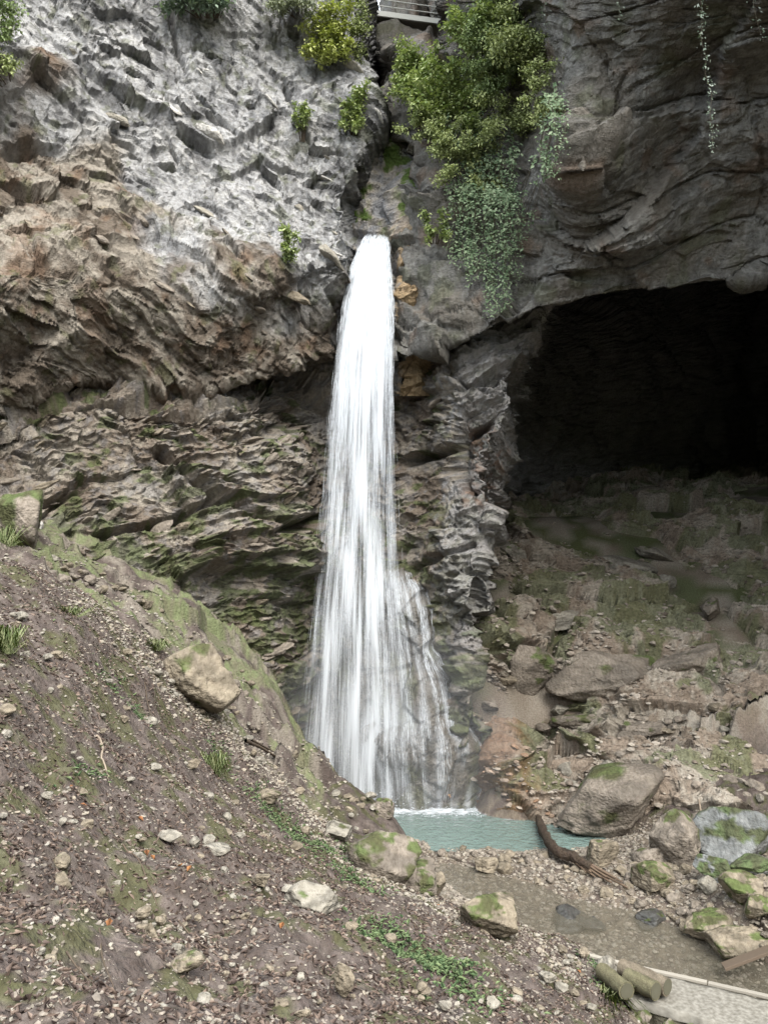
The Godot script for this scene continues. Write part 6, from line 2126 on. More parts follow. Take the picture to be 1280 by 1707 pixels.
func build_waterfall() -> void:
	var white := StandardMaterial3D.new()
	white.albedo_color = Color(0.88, 0.90, 0.925)
	white.roughness = 0.5
	white.backlight_enabled = true
	white.backlight = Color(0.5, 0.5, 0.5)
	var places := []
	var top: float = FALL[0][2]
	var bottom: float = FALL[-1][2]
	var n := 0
	while n < 14000:
		var t := rng.randf()
		var u := rng.randf()
		# threads bunch together in ropes that shift slowly as they fall
		var rope := noise.get_noise_2d(u * 9.0 + 0.6 * noise.get_noise_2d(u * 3.0, t * 3.0), t * 1.6) * 0.5 + noise.get_noise_2d(u * 26.0, t * 2.4 + 30.0) * 0.35
		var keep := lerpf(1.0, 0.15, smoothstep(0.0, 0.7, t))
		keep *= lerpf(1.0, clampf(0.45 + 2.4 * rope, 0.03, 1.6), smoothstep(0.02, 0.3, t))
		var rim := minf(u, 1.0 - u)
		keep *= smoothstep(0.0, lerpf(0.05, 0.2, t), rim + 0.02)
		if rng.randf() > keep:
			continue
		n += 1
		var len := lerpf(0.3, 1.7, t) * (0.4 + rng.randf())
		var y0 := lerpf(top, bottom + 0.3, t) + 0.5 * len
		var y1 := y0 - len
		y0 = minf(y0, top + 0.1 * rng.randf())
		y1 = maxf(y1, -0.05)
		var e0 := fall_at(y0)
		var e1 := fall_at(y1)
		var thick := 0.35 * sqrt(maxf(0.0, 1.0 - (2.0 * u - 1.0) ** 2)) + 0.1
		var dz := (rng.randf() - 0.5) * 2.0 * thick
		var jit := rng.randfn() * 0.02
		places.append(thread(Vector3(lerpf(e0[0], e0[1], u + jit), y0, e0[2] + dz), Vector3(lerpf(e1[0], e1[1], u + jit), y1, e1[2] + dz), lerpf(0.006, 0.0026, smoothstep(0.0, 0.4, t)) * (0.6 + 0.9 * rng.randf())))
	# threads that slide over the wet rock on the right of the fall
	var a: Array = kept.apron
	var pos: PackedVector3Array = a[0]
	var nu: int = a[1]
	var nv: int = a[2]
	n = 0
	while n < 2600:
		var u := int(nu * (0.4 + 0.52 * rng.randf()))
		var v := int(nv * (0.02 + 0.9 * rng.randf()))
		var uu := float(u) / nu
		var rope := noise.get_noise_2d(uu * 24.0, float(v) / nv * 2.0 + 60.0) + 0.5 * noise.get_noise_2d(uu * 60.0, float(v) / nv * 4.0)
		var line := 0.9 * exp(-((uu - 0.84) / 0.015) ** 2) + 0.6 * exp(-((uu - 0.66) / 0.012) ** 2)
		if rng.randf() > clampf(0.1 + 0.5 * rope, 0.0, 1.0) + line:
			continue
		n += 1
		var dv := int(nv * (0.01 + 0.04 * rng.randf()))
		var v1 := mini(v + dv, nv - 1)
		if v1 == v:
			continue
		var off := Vector3(rng.randfn() * 0.03, 0, 0.06 + 0.08 * rng.randf())
		places.append(thread(pos[v * nu + u] + off, pos[v1 * nu + u] + off, 0.003 + 0.004 * rng.randf()))
	var o := stuff("waterfall", spindle(), white, "tall white waterfall dropping from the gorge slot into the pool", "waterfall", places, [])
	o.set_meta("kind", "structure")
	# the thin sheet of water and spray inside the threads
	var nu2 := 130
	var nv2 := 280
	var sheets := []
	for layer in 2:
		var vp := PackedVector3Array()
		var vc := PackedColorArray()
		for j in nv2:
			var t := j / (nv2 - 1.0)
			var y := lerpf(top, 0.0, t)
			var e := fall_at(y)
			for i in nu2:
				var u := i / (nu2 - 1.0)
				var q := u + 0.02 * noise.get_noise_2d(t * 2.0, layer * 9.0)
				var soft := noise.get_noise_2d(q * 5.0 + layer * 40.0, t * 4.5)
				var streak := noise.get_noise_2d(q * 18.0 + layer * 40.0, t * 4.0 + 30.0)
				var fine := noise.get_noise_2d(q * 55.0 + layer * 40.0, t * 7.0 + 60.0)
				vp.append(Vector3(lerpf(e[0], e[1], u), y, e[2] + (0.25 if layer == 0 else -0.25) * sin(PI * u) + 0.08 * soft))
				var dense := lerpf(0.85, 0.18, smoothstep(0.05, 0.5, t)) + (0.36 * soft + 0.24 * streak + 0.16 * fine) * smoothstep(0.0, 0.25, t)
				var rim := minf(u, 1.0 - u) + 0.03 * streak
				var start := 0.014 * (1.0 - u) + 0.018 * (noise.get_noise_2d(u * 7.0, 3.0) + 0.4)
				vc.append(Color(1, 1, 1, clampf(dense, 0.02, 0.95) * smoothstep(0.0, lerpf(0.2, 0.36, t), rim) * smoothstep(start, start + 0.012, t)))
		sheets.append(sheet_mesh(vp, vc, nu2, nv2, 1.0))
	var milk: StandardMaterial3D = white.duplicate()
	milk.transparency = BaseMaterial3D.TRANSPARENCY_ALPHA
	milk.vertex_color_use_as_albedo = true
	milk.roughness = 0.6
	var ap := PackedVector3Array()
	var ac := PackedColorArray()
	for v in nv:
		for u in nu:
			var uu := float(u) / nu
			var vv := float(v) / nv
			ap.append(pos[v * nu + u] + Vector3(0, 0, 0.07))
			var rope := noise.get_noise_2d(uu * 24.0, vv * 2.0 + 60.0) + 0.5 * noise.get_noise_2d(uu * 60.0, vv * 4.0)
			ac.append(Color(1, 1, 1, clampf(0.12 + 0.26 * rope, 0.0, 0.45) * smoothstep(0.3, 0.45, uu) * smoothstep(0.93, 0.8, uu) * smoothstep(0.0, 0.08, vv)))
	part("sliding_veil", sheet_mesh(ap, ac, nu, nv, 1.0), milk, o)
	for sh in sheets:
		part("veil", sh, milk, o)
	# spray drifting round the foot of the fall
	var mist := FogVolume.new()
	mist.name = "spray_mist"
	mist.shape = RenderingServer.FOG_VOLUME_SHAPE_ELLIPSOID
	mist.size = Vector3(9.0, 9.0, 4.5)
	mist.position = Vector3(0.2, 2.2, -27.6)
	var fog := FogMaterial.new()
	fog.density = 0.045
	fog.albedo = Color(0.95, 0.96, 0.97)
	mist.material = fog
	mist.set_meta("kind", "stuff")
	tag(mist, "thin white spray drifting around the foot of the waterfall", "mist")
	add_child(mist)
	# foam and splash on the pool
	var foam := []
	for k in 2500:
		var t := rng.randf()
		var x := lerpf(-3.0, 3.4, t) + rng.randfn() * 0.15
		var z := -28.4 + 0.35 * rng.randfn()
		var s := 0.008 + 0.022 * rng.randf() ** 2
		var y := 0.01 + maxf(0.0, rng.randfn()) * 0.25 * exp(-((z + 28.4) / 0.4) ** 2) * smoothstep(3.0, 1.0, x)
		foam.append(Transform3D(Basis(Vector3.UP, rng.randf() * TAU).scaled(Vector3(s * 2.2, s * 0.5, s)), Vector3(x, y, z)))
	var fp := PackedVector3Array()
	var fcol := PackedColorArray()
	for j in 50:
		for i in 120:
			var x := lerpf(-3.6, 5.0, i / 119.0)
			var z := lerpf(-29.6, -26.0, j / 49.0)
			var m := exp(-((z + 28.3) / 0.55) ** 2) * smoothstep(4.6, 2.2, x) + 0.5 * noise.get_noise_2d(x * 2.0, z * 4.0) + 0.3 * noise.get_noise_2d(x * 6.0, z * 9.0)
			fp.append(Vector3(x, 0.03 + 0.02 * noise.get_noise_2d(x * 4.0, z * 4.0), z))
			fcol.append(Color(1, 1, 1, clampf(m - 0.25, 0.0, 0.9) * smoothstep(-26.0, -27.0, z) * smoothstep(5.0, 4.0, x)))
	part("foam", sheet_mesh(fp, fcol, 120, 50, 1.0), milk, o)
	stuff("splash_foam", ball(), white, "white foam and splashes where the fall meets the pool", "foam", foam, [])


func ball() -> SphereMesh:
	var s := SphereMesh.new()
	s.radius = 0.5
	s.height = 1.0
	s.radial_segments = 6
	s.rings = 3
	return s


# ---------------------------------------------------------------- stones
func ico(level: int) -> Array:
	var t := (1.0 + sqrt(5.0)) / 2.0
	var v := []
	for p in [[-1, t, 0], [1, t, 0], [-1, -t, 0], [1, -t, 0], [0, -1, t], [0, 1, t], [0, -1, -t], [0, 1, -t], [t, 0, -1], [t, 0, 1], [-t, 0, -1], [-t, 0, 1]]:
		v.append(Vector3(p[0], p[1], p[2]).normalized())
	var f := [0, 11, 5, 0, 5, 1, 0, 1, 7, 0, 7, 10, 0, 10, 11, 1, 5, 9, 5, 11, 4, 11, 10, 2, 10, 7, 6, 7, 1, 8, 3, 9, 4, 3, 4, 2, 3, 2, 6, 3, 6, 8, 3, 8, 9, 4, 9, 5, 2, 4, 11, 6, 2, 10, 8, 6, 7, 9, 8, 1]
	for l in level:
		var mid := {}
		var g := []
		for k in range(0, f.size(), 3):
			var c := [f[k], f[k + 1], f[k + 2]]
			var e := []
			for s in 3:
				var i: int = c[s]
				var j: int = c[(s + 1) % 3]
				var key := Vector2i(mini(i, j), maxi(i, j))
				if not mid.has(key):
					mid[key] = v.size()
					v.append(((v[i] + v[j]) * 0.5).normalized())
				e.append(mid[key])
			g += [c[0], e[0], e[2], c[1], e[1], e[0], c[2], e[2], e[1], e[0], e[1], e[2]]
		f = g
	return [PackedVector3Array(v), PackedInt32Array(f)]


var balls := {}


func rock_mesh(sd: int, level: int, cuts: int, rough: float, tone: Color, moss: float) -> ArrayMesh:
	# a block cut by random planes, then weathered; fits the box from -1 to 1
	var r := RandomNumberGenerator.new()
	r.seed = sd
	if not balls.has(level):
		balls[level] = ico(level)
	var dirs: PackedVector3Array = balls[level][0]
	var idx: PackedInt32Array = balls[level][1]
	var pn := []
	var pd := []
	for k in cuts:
		var d := Vector3(r.randfn(), r.randfn(), r.randfn()).normalized()
		pn.append(d)
		pd.append(0.46 + 0.3 * r.randf())
	var off := Vector3(r.randf(), r.randf(), r.randf()) * 50.0
	var pos := PackedVector3Array()
	var lo := Vector3.ONE * 9.0
	var hi := -lo
	for d in dirs:
		var q := 1.0
		for k in cuts:
			var c: float = d.dot(pn[k])
			if c > 0.05:
				q = minf(q, pd[k] / c)
		if rough > 0.0:
			q += rough * fbm.get_noise_3d(d.x * 1.6 + off.x, d.y * 1.6 + off.y, d.z * 1.6 + off.z)
		var p := d * q
		pos.append(p)
		lo = lo.min(p)
		hi = hi.max(p)
	var mid := (lo + hi) * 0.5
	var half := (hi - lo) * 0.5
	var col := PackedColorArray()
	for k in pos.size():
		pos[k] = (pos[k] - mid) / half
		var p := pos[k]
		var s := fbm.get_noise_3d(p.x * 1.3 + off.x, p.y * 1.3, p.z * 1.3 + off.z)
		var c := tone.lerp(tone * 0.62, smoothstep(-0.25, 0.3, s))
		if moss > 0.0:
			var m := smoothstep(0.0, 0.14, fbm.get_noise_3d(p.x * 0.9, p.y * 0.9 + off.y, p.z * 0.9) + 0.25 * p.y + (moss - 0.55) * 0.9)
			c = c.lerp(MOSS.lerp(OLIVE, smoothstep(-0.2, 0.2, s)), m * 0.85)
		col.append(c)
	var arr := []
	arr.resize(Mesh.ARRAY_MAX)
	if level <= 2:
		var fp := PackedVector3Array()
		var fn := PackedVector3Array()
		var fc := PackedColorArray()
		for k in range(0, idx.size(), 3):
			var a := pos[idx[k]]
			var b := pos[idx[k + 1]]
			var c := pos[idx[k + 2]]
			var n := (c - a).cross(b - a).normalized()
			if n.dot(a + b + c) < 0.0:
				n = -n
			fp.append_array([a, c, b])
			fn.append_array([n, n, n])
			fc.append_array([col[idx[k]], col[idx[k + 2]], col[idx[k + 1]]])
		arr[Mesh.ARRAY_VERTEX] = fp
		arr[Mesh.ARRAY_NORMAL] = fn
		arr[Mesh.ARRAY_COLOR] = fc
	else:
		var nor := PackedVector3Array()
		nor.resize(pos.size())
		var back := PackedInt32Array()
		for k in range(0, idx.size(), 3):
			var a := pos[idx[k]]
			var b := pos[idx[k + 1]]
			var c := pos[idx[k + 2]]
			var n := (b - a).cross(c - a)
			for s in 3:
				nor[idx[k + s]] += n
			back.append_array([idx[k], idx[k + 2], idx[k + 1]])
		for k in nor.size():
			nor[k] = nor[k].normalized()
			if nor[k].dot(pos[k]) < 0.0:
				nor[k] = -nor[k]
		arr[Mesh.ARRAY_VERTEX] = pos
		arr[Mesh.ARRAY_NORMAL] = nor
		arr[Mesh.ARRAY_COLOR] = col
		arr[Mesh.ARRAY_INDEX] = back
	var mesh := ArrayMesh.new()
	mesh.add_surface_from_arrays(Mesh.PRIMITIVE_TRIANGLES, arr)
	return mesh


const TONES := {"pale": Color(0.34, 0.315, 0.27), "tan": Color(0.30, 0.255, 0.195), "brown": Color(0.29, 0.25, 0.21), "grey": Color(0.27, 0.28, 0.28), "wet": Color(0.085, 0.083, 0.08), "white": Color(0.6, 0.58, 0.55)}


func loose(called: String, mesh: Mesh, mat: Material, label: String, category: String, group: String, at: Transform3D) -> MeshInstance3D:
	var o := MeshInstance3D.new()
	o.name = numbered(called)
	o.mesh = mesh
	o.material_override = mat
	o.transform = at
	tag(o, label, category, group)
	add_child(o)
	return o


func build_stones() -> void:
	var k := 0
	for b in BOULDERS:
		k += 1
		var h: float = b[4]
		var w: float = b[3]
		var big := w > 0.6
		var mesh := rock_mesh(100 + k, 4 if big else 3, 11, 0.07, TONES[b[6]], b[7])
		var turn := Basis(Vector3.UP, rng.randf_range(-0.5, 0.5)) * Basis(Vector3.BACK, rng.randf_range(-0.15, 0.15))
		if k == 1:
			turn = Basis(Vector3.BACK, 0.3) * Basis(Vector3.UP, 0.3)
		var at := Transform3D(turn.scaled_local(Vector3(w * 0.5, h * 0.5, w * 0.5 * b[5])), Vector3(b[0], b[1] + h * 0.36, b[2] - w * 0.12))
		loose("boulder" if big else "stone", mesh, mats.wet_stone if b[6] == "wet" else mats.rock, b[8], "boulder" if big else "stone", "boulders around pool, cave and slope" if big else "stones lying on the slope", at)
	scatter_stones(SLOPE_STONES, "stone", ["pale", "pale", "tan", "tan"], 1, "small pale stone lying in the brown leaf litter of the slope", "small stones on the scree slope", 0.25)
	scatter_stones(TRAIL_STONES, "trail_stone", ["pale", "tan", "pale", "tan"], 1, "pale flat stone in the stony strip along the slope's brow", "pale stones along the brow of the slope", 0.25)
	scatter_stones(APRON_STONES, "ledge_stone", ["tan", "brown", "pale", "tan"], 2, "angular stone on the mossy ground between trail and cliff", "stones on the mossy ground below the cliff", 0.4)
	scatter_stones(CAVE_STONES, "rubble_block", ["brown", "tan", "pale", "brown"], 2, "brown angular block in the rubble at the foot of the cave slope", "rubble blocks below the cave", 0.4)
	scatter_stones(BAR_STONES, "river_stone", ["tan", "brown", "brown", "tan"], 2, "rounded brown stone on the gravel beside pool and stream", "river stones on the gravel", 0.4)


func scatter_stones(places: Array, called: String, tones: Array, level: int, label: String, group: String, sink: float) -> void:
	var kinds := []
	for k in 8:
		kinds.append(rock_mesh(500 + k + called.length() * 31, level, 9, 0.06, TONES[tones[k % 4]] * rng.randf_range(0.85, 1.15), 0.0))
	for p in places:
		var s: float = p[3] * 0.5
		var squash := rng.randf_range(0.4, 0.8)
		var turn := Basis(Vector3.UP, rng.randf() * TAU) * Basis(Vector3.RIGHT, rng.randf_range(-0.5, 0.5))
		loose(called, kinds[rng.randi() % 8], mats.rock, label, "stone", group, Transform3D(turn.scaled_local(Vector3(s, s * squash, s * rng.randf_range(0.6, 1.0))), Vector3(p[0], p[1] + s * (squash - sink), p[2])))


func build_scree() -> void:
	var chip := rock_mesh(900, 0, 7, 0.0, Color(1, 1, 1), 0.0)
	var chip2 := rock_mesh(911, 1, 8, 0.0, Color(1, 1, 1), 0.0)
	for kind in 3:
		var places := []
		var tints := []
		var n := 0
		while n < [42000, 13000, 34000][kind]:
			var x := 0.0
			var z := 0.0
			var s := 0.0
			if kind == 0:
				z = -4.2 - 14.5 * rng.randf() ** 0.8
				x = rng.randf_range(-0.75, 0.5) * -z
				s = 0.006 + 0.03 * rng.randf() ** 3.5
				var m := noise.get_noise_2d(x * 0.9, z * 0.9)
				if rng.randf() > 0.7 + 0.5 * m:
					continue
			elif kind == 1:
				# the stony strip along the brow
				var t := rng.randf()
				var q := trail_at(t)
				x = q.x + rng.randfn() * 0.45
				z = q.y + rng.randfn() * 0.6
				if rng.randf() < 0.35:
					# some of it lies on the mossy ground beyond
					x = rng.randf_range(-9.5, -1.0)
					z = -17.0 - 6.0 * rng.randf()
				s = 0.012 + 0.05 * rng.randf() ** 3
			else:
				# gravel of the stream bed
				x = rng.randf_range(0.5, 13.0)
				z = rng.randf_range(-25.6, -15.5)
				s = 0.012 + 0.07 * rng.randf() ** 3.5
			var y := surface_at(x, z)
			if kind == 2 and y > 0.7:
				continue
			if kind == 0 and y < 0.3:
				continue
			n += 1
			var turn := Basis(Vector3.UP, rng.randf() * TAU) * Basis(Vector3.RIGHT, rng.randf_range(-0.7, 0.7))
			places.append(Transform3D(turn.scaled_local(Vector3(s, s * rng.randf_range(0.3, 0.7), s * rng.randf_range(0.6, 1.0))), Vector3(x, y - s * 0.05, z)))
			var c := (TONES.pale as Color).lerp(TONES.tan, rng.randf())
			if kind == 2:
				c = c.lerp(TONES.brown, rng.randf()) * rng.randf_range(0.45, 1.0)
			elif rng.randf() < (0.55 if kind == 0 else 0.3):
				c = TONES.brown * rng.randf_range(0.45, 0.95)
			else:
				c = c * rng.randf_range(0.55, 0.98)
			tints.append(c)
		stuff(["scree_chips", "trail_gravel", "stream_gravel"][kind], chip if kind == 0 else chip2, mats.tint, ["pale stone chips strewn over the brown slope", "pale gravel of the stony strip along the slope's brow", "brown gravel of the stream bed and bar"][kind], "gravel", places, tints)
	# broken rock lying on the cave slope
	var home: Array = kept.cave
	var spots: PackedVector3Array = home[0]
	var broken := []
	var hues := []
	while broken.size() < 9000:
		var p := spots[rng.randi() % spots.size()]
		if p.x > 19.0 or p.y > 13.0 or p.z < -46.0 or noise.get_noise_3d(p.x * 0.5, p.y * 0.5, p.z * 0.5) + rng.randf() < 0.45:
			continue
		var s := 0.025 + 0.16 * rng.randf() ** 4
		broken.append(Transform3D((Basis(Vector3.UP, rng.randf() * TAU) * Basis(Vector3.RIGHT, rng.randf_range(-0.3, 1.0))).scaled_local(Vector3(s, s * rng.randf_range(0.3, 0.7), s * rng.randf_range(0.6, 1.0))), p + Vector3(0, s * 0.1, s * 0.1)))
		var rusty := smoothstep(6.0, 4.4, p.x + noise.get_noise_2d(p.x, p.y)) * smoothstep(3.4, 2.2, p.y)
		hues.append((BEIGE.lerp(BROWN, rng.randf()) * rng.randf_range(0.7, 1.2)).lerp(RUST, rusty * 0.7 * rng.randf()))
	stuff("cave_rubble", chip2, mats.tint, "broken brown stones strewn over the cave slope", "rubble", broken, hues)
	# fallen leaves and crumbs of bark
	var places := []
	var tints := []
	while places.size() < 30000:
		var z := -4.2 - 14.0 * rng.randf() ** 0.8
		var x := rng.randf_range(-0.75, 0.5) * -z
		var y := surface_at(x, z)
		if y < 0.6 or noise.get_noise_2d(x * 0.7 + 40.0, z * 0.7) + rng.randf() < 0.2:
			continue
		var s := rng.randf_range(0.02, 0.055)
		places.append(Transform3D((Basis(Vector3.UP, rng.randf() * TAU) * Basis(Vector3.RIGHT, rng.randfn() * 0.5) * Basis(Vector3.BACK, rng.randfn() * 0.5)).scaled_local(Vector3.ONE * s), Vector3(x, y + 0.008, z)))
		tints.append(Color(0.075, 0.055, 0.048).lerp(Color(0.2, 0.15, 0.12), rng.randf() ** 1.5))
	stuff("leaf_litter", leaf_mesh(0.25), mats.leaf, "brown leaf litter covering the slope", "leaf litter", places, tints)
	# low green plants
	places = []
	tints = []
	for g in GREENS:
		for k in int(g[4] * 1.6):
			var x: float = g[0] + rng.randfn() * g[2] * 0.55
			var z: float = g[1] + rng.randfn() * g[3] * 0.55
			var s := rng.randf_range(0.025, 0.06)
			places.append(Transform3D((Basis(Vector3.UP, rng.randf() * TAU) * Basis(Vector3.RIGHT, rng.randf_range(-0.9, 0.3))).scaled_local(Vector3.ONE * s), Vector3(x, surface_at(x, z) + 0.02 + 0.06 * rng.randf(), z)))
			tints.append(Color(0.06, 0.10, 0.045).lerp(Color(0.14, 0.18, 0.085), rng.randf()))
	stuff("ground_cover", leaf_mesh(0.2), mats.leaf, "low green leafy plants creeping over the slope", "plants", places, tints)


func trail_at(t: float) -> Vector2:
	var pts := [Vector2(-6.0, -15.6), Vector2(-4.9, -16.6), Vector2(-3.5, -17.6), Vector2(-1.9, -18.2), Vector2(-0.6, -17.2), Vector2(0.6, -15.9), Vector2(2.0, -15.3), Vector2(3.6, -14.9)]
	var q := t * (pts.size() - 1.001)
	var k := int(q)
	return (pts[k] as Vector2).lerp(pts[k + 1], q - k)


# ---------------------------------------------------------------- plants
func leaf_mesh(fold: float) -> ArrayMesh:
	# a pointed leaf folded along its rib, two units long
	var st := SurfaceTool.new()
	st.begin(Mesh.PRIMITIVE_TRIANGLES)
	var rib := [Vector3(0, 0, -1), Vector3(0, -fold * 0.5, 0), Vector3(0, 0, 1)]
	for s in [-1.0, 1.0]:
		var w := Vector3(0.55 * s, fold, -0.1)
		for t in [[rib[0], w, rib[1]], [rib[1], w, rib[2]]]:
			for p in t:
				st.add_vertex(p)
	st.generate_normals()
	return st.commit()


var leaf_points := PackedVector3Array()
var leaf_normals := PackedVector3Array()
var leaf_colours := PackedColorArray()


func add_leaf(at: Vector3, dir: Vector3, up: Vector3, size: float, c: Color) -> void:
	var z := dir.normalized()
	var x := up.cross(z)
	if x.length() < 0.01:
		x = Vector3.RIGHT
	x = x.normalized()
	var y := z.cross(x)
	var a := at
	var b := at + z * size
	var m := at + z * size * 0.45 - y * size * 0.06
	var l := at + z * size * 0.4 - x * size * 0.3 + y * size * 0.06
	var r := at + z * size * 0.4 + x * size * 0.3 + y * size * 0.06
	for t in [[a, l, m], [m, l, b], [a, m, r], [m, b, r]]:
		var n: Vector3 = (t[2] - t[0]).cross(t[1] - t[0]).normalized()
		for p in t:
			leaf_points.append(p)
			leaf_normals.append(n)
			leaf_colours.append(c)


func take_leaves() -> ArrayMesh:
	var arr := []
	arr.resize(Mesh.ARRAY_MAX)
	arr[Mesh.ARRAY_VERTEX] = leaf_points
	arr[Mesh.ARRAY_NORMAL] = leaf_normals
	arr[Mesh.ARRAY_COLOR] = leaf_colours
	var mesh := ArrayMesh.new()
	mesh.add_surface_from_arrays(Mesh.PRIMITIVE_TRIANGLES, arr)
	leaf_points = PackedVector3Array()
	leaf_normals = PackedVector3Array()
	leaf_colours = PackedColorArray()
	return mesh


func tube(points: Array, radii: Array, sides: int, c: Color, knobs := 0.0) -> ArrayMesh:
	var pos := PackedVector3Array()
	var nor := PackedVector3Array()
	var col := PackedColorArray()
	var idx := PackedInt32Array()
	for k in points.size():
		var fw: Vector3 = (points[mini(k + 1, points.size() - 1)] - points[maxi(k - 1, 0)]).normalized()
		var x := fw.cross(Vector3.UP if absf(fw.y) < 0.9 else Vector3.RIGHT).normalized()
		var y := x.cross(fw)
		for s in sides:
			var a := TAU * s / sides
			var n := x * cos(a) + y * sin(a)
			var r: float = radii[k]
			if knobs > 0.0:
				r *= 1.0 + knobs * noise.get_noise_3d(points[k].x * 5.0 + n.x, points[k].y * 5.0 + n.y, points[k].z * 5.0 + n.z)
			pos.append(points[k] + n * r)
			nor.append(n)
			col.append(c * (0.85 + 0.3 * noise.get_noise_3d(points[k].x * 7.0 + n.x * 2.0, n.y * 2.0, points[k].z * 7.0)))
	for k in points.size() - 1:
		for s in sides:
			var a := k * sides + s
			var b := k * sides + (s + 1) % sides
			idx.append_array([a, b, a + sides, b, b + sides, a + sides])
	for e in [0, points.size() - 1]:
		var mid := pos.size()
		pos.append(points[e])
		var away: Vector3 = (points[e] - points[1 if e == 0 else e - 1]).normalized()
		nor.append(away)
		col.append(c)
		for s in sides:
			pos.append(pos[e * sides + s])
			nor.append(away)
			col.append(c * 0.9)
		for s in sides:
			idx.append_array([mid, mid + 1 + s, mid + 1 + (s + 1) % sides])
	var arr := []
	arr.resize(Mesh.ARRAY_MAX)
	arr[Mesh.ARRAY_VERTEX] = pos
	arr[Mesh.ARRAY_NORMAL] = nor
	arr[Mesh.ARRAY_COLOR] = col
	arr[Mesh.ARRAY_INDEX] = idx
	var mesh := ArrayMesh.new()
	mesh.add_surface_from_arrays(Mesh.PRIMITIVE_TRIANGLES, arr)
	return mesh


const GREENERY := {
	"leafy": [Color(0.19, 0.25, 0.10), Color(0.48, 0.52, 0.27)],
	"dark": [Color(0.11, 0.15, 0.065), Color(0.26, 0.32, 0.15)],
	"olive": [Color(0.16, 0.19, 0.08), Color(0.37, 0.41, 0.19)],
	"rusty": [Color(0.22, 0.15, 0.13), Color(0.44, 0.33, 0.28)],
	"blue": [Color(0.14, 0.19, 0.14), Color(0.29, 0.36, 0.27)],
	"grey": [Color(0.17, 0.19, 0.13), Color(0.33, 0.35, 0.25)],
	"yellow": [Color(0.26, 0.29, 0.09), Color(0.52, 0.54, 0.22)],
}


func shrub(base: Vector3, w: float, h: float, kind: String, label: String) -> void:
	var o := thing("shrub", label, "shrub", base, "shrubs on the cliff tops and ledges")
	var stems := []
	var tones: Array = GREENERY[kind]
	var hang := kind in ["olive", "dark", "grey", "rusty"]
	var nb := int(clampf(8.0 + w * h * 3.0, 8, 46))
	var leaf := clampf(0.09 + 0.02 * w, 0.09, 0.17) * (0.7 if hang else 1.0)
	for b in nb:
		var side := rng.randf_range(-0.6, 0.6) * w
		var rise := rng.randf_range(-0.5, 0.5) * h
		var out := rng.randf_range(0.25, 0.75) * minf(w, 1.6)
		var tip := Vector3(side, rise, out)
		var root := Vector3(side * 0.3, -h * 0.35 if not hang else rise * 0.5 + 0.1 * h, -0.25)
		var bend := (root + tip) * 0.5 + Vector3(0, (0.15 if not hang else 0.1) * h, 0.2)
		var line := []
		var rad := []
		for k in 7:
			var t := k / 6.0
			line.append(root.lerp(bend, t).lerp(bend.lerp(tip, t), t))
			rad.append(lerpf(0.022, 0.004, t))
		stems.append([line, rad])
		var n := int(clampf(900.0 * w * h / nb, 30, 260))
		for k in n:
			var t := 0.25 + 0.8 * sqrt(rng.randf())
			var p: Vector3 = root.lerp(bend, t).lerp(bend.lerp(tip, t), t)
			var spread := 0.12 * sqrt(w * h) * (0.5 + 0.5 * t)
			p += Vector3(rng.randfn(), rng.randfn() * 0.8, rng.randfn()) * spread * 0.55
			var dir := Vector3(rng.randfn(), -0.5 - (0.6 if hang else 0.0) + rng.randfn() * 0.5, 0.5 + rng.randfn())
			add_leaf(p, dir, Vector3(rng.randfn() * 0.4, 1, 0.4), leaf * rng.randf_range(0.6, 1.9), (tones[0] as Color).lerp(tones[1], rng.randf() ** 1.4))
	part("foliage", take_leaves(), mats.leaf_tint, o)
	for s in stems:
		part("stem", tube(s[0], s[1], 5, Color(0.09, 0.07, 0.05)), mats.tint, o)


func vine(top: Vector3, low: float, lean: float, tones: Array, leaf: float, label: String, group: String, follow: bool, per: float) -> void:
	var o := thing("hanging_vine", label, "vine", top, group)
	var line := []
	var rad := []
	var n := maxi(6, int((top.y - low) / 0.2))
	var z := top.z
	for k in n + 1:
		var t := float(k) / n
		var y := lerpf(top.y, low, t)
		var x := top.x + lean * t + 0.10 * noise.get_noise_2d(y * 0.9, top.x * 7.0)
		if follow:
			z = lerpf(z, front_at(x, y, z) + 0.3, 0.8)
		line.append(Vector3(x, y, z + 0.05 * noise.get_noise_2d(y, top.x * 9.0)) - top)
		rad.append(lerpf(0.012, 0.004, t))
		for j in int(per + rng.randf()):
			var dir := Vector3(rng.randfn(), -0.9 + 0.4 * rng.randfn(), 0.5 + 0.6 * rng.randfn())
			add_leaf(line[k] + Vector3(rng.randfn() * leaf * 0.6, rng.randf() * 0.2, rng.randfn() * leaf * 0.5), dir, Vector3(0, 0.6, 1), leaf * rng.randf_range(0.6, 1.4) * (1.0 - 0.4 * t), (tones[0] as Color).lerp(tones[1], rng.randf() ** 1.3))
	part("stem", tube(line, rad, 4, Color(0.1, 0.085, 0.06)), mats.tint, o)
	part("foliage", take_leaves(), mats.leaf_tint, o)


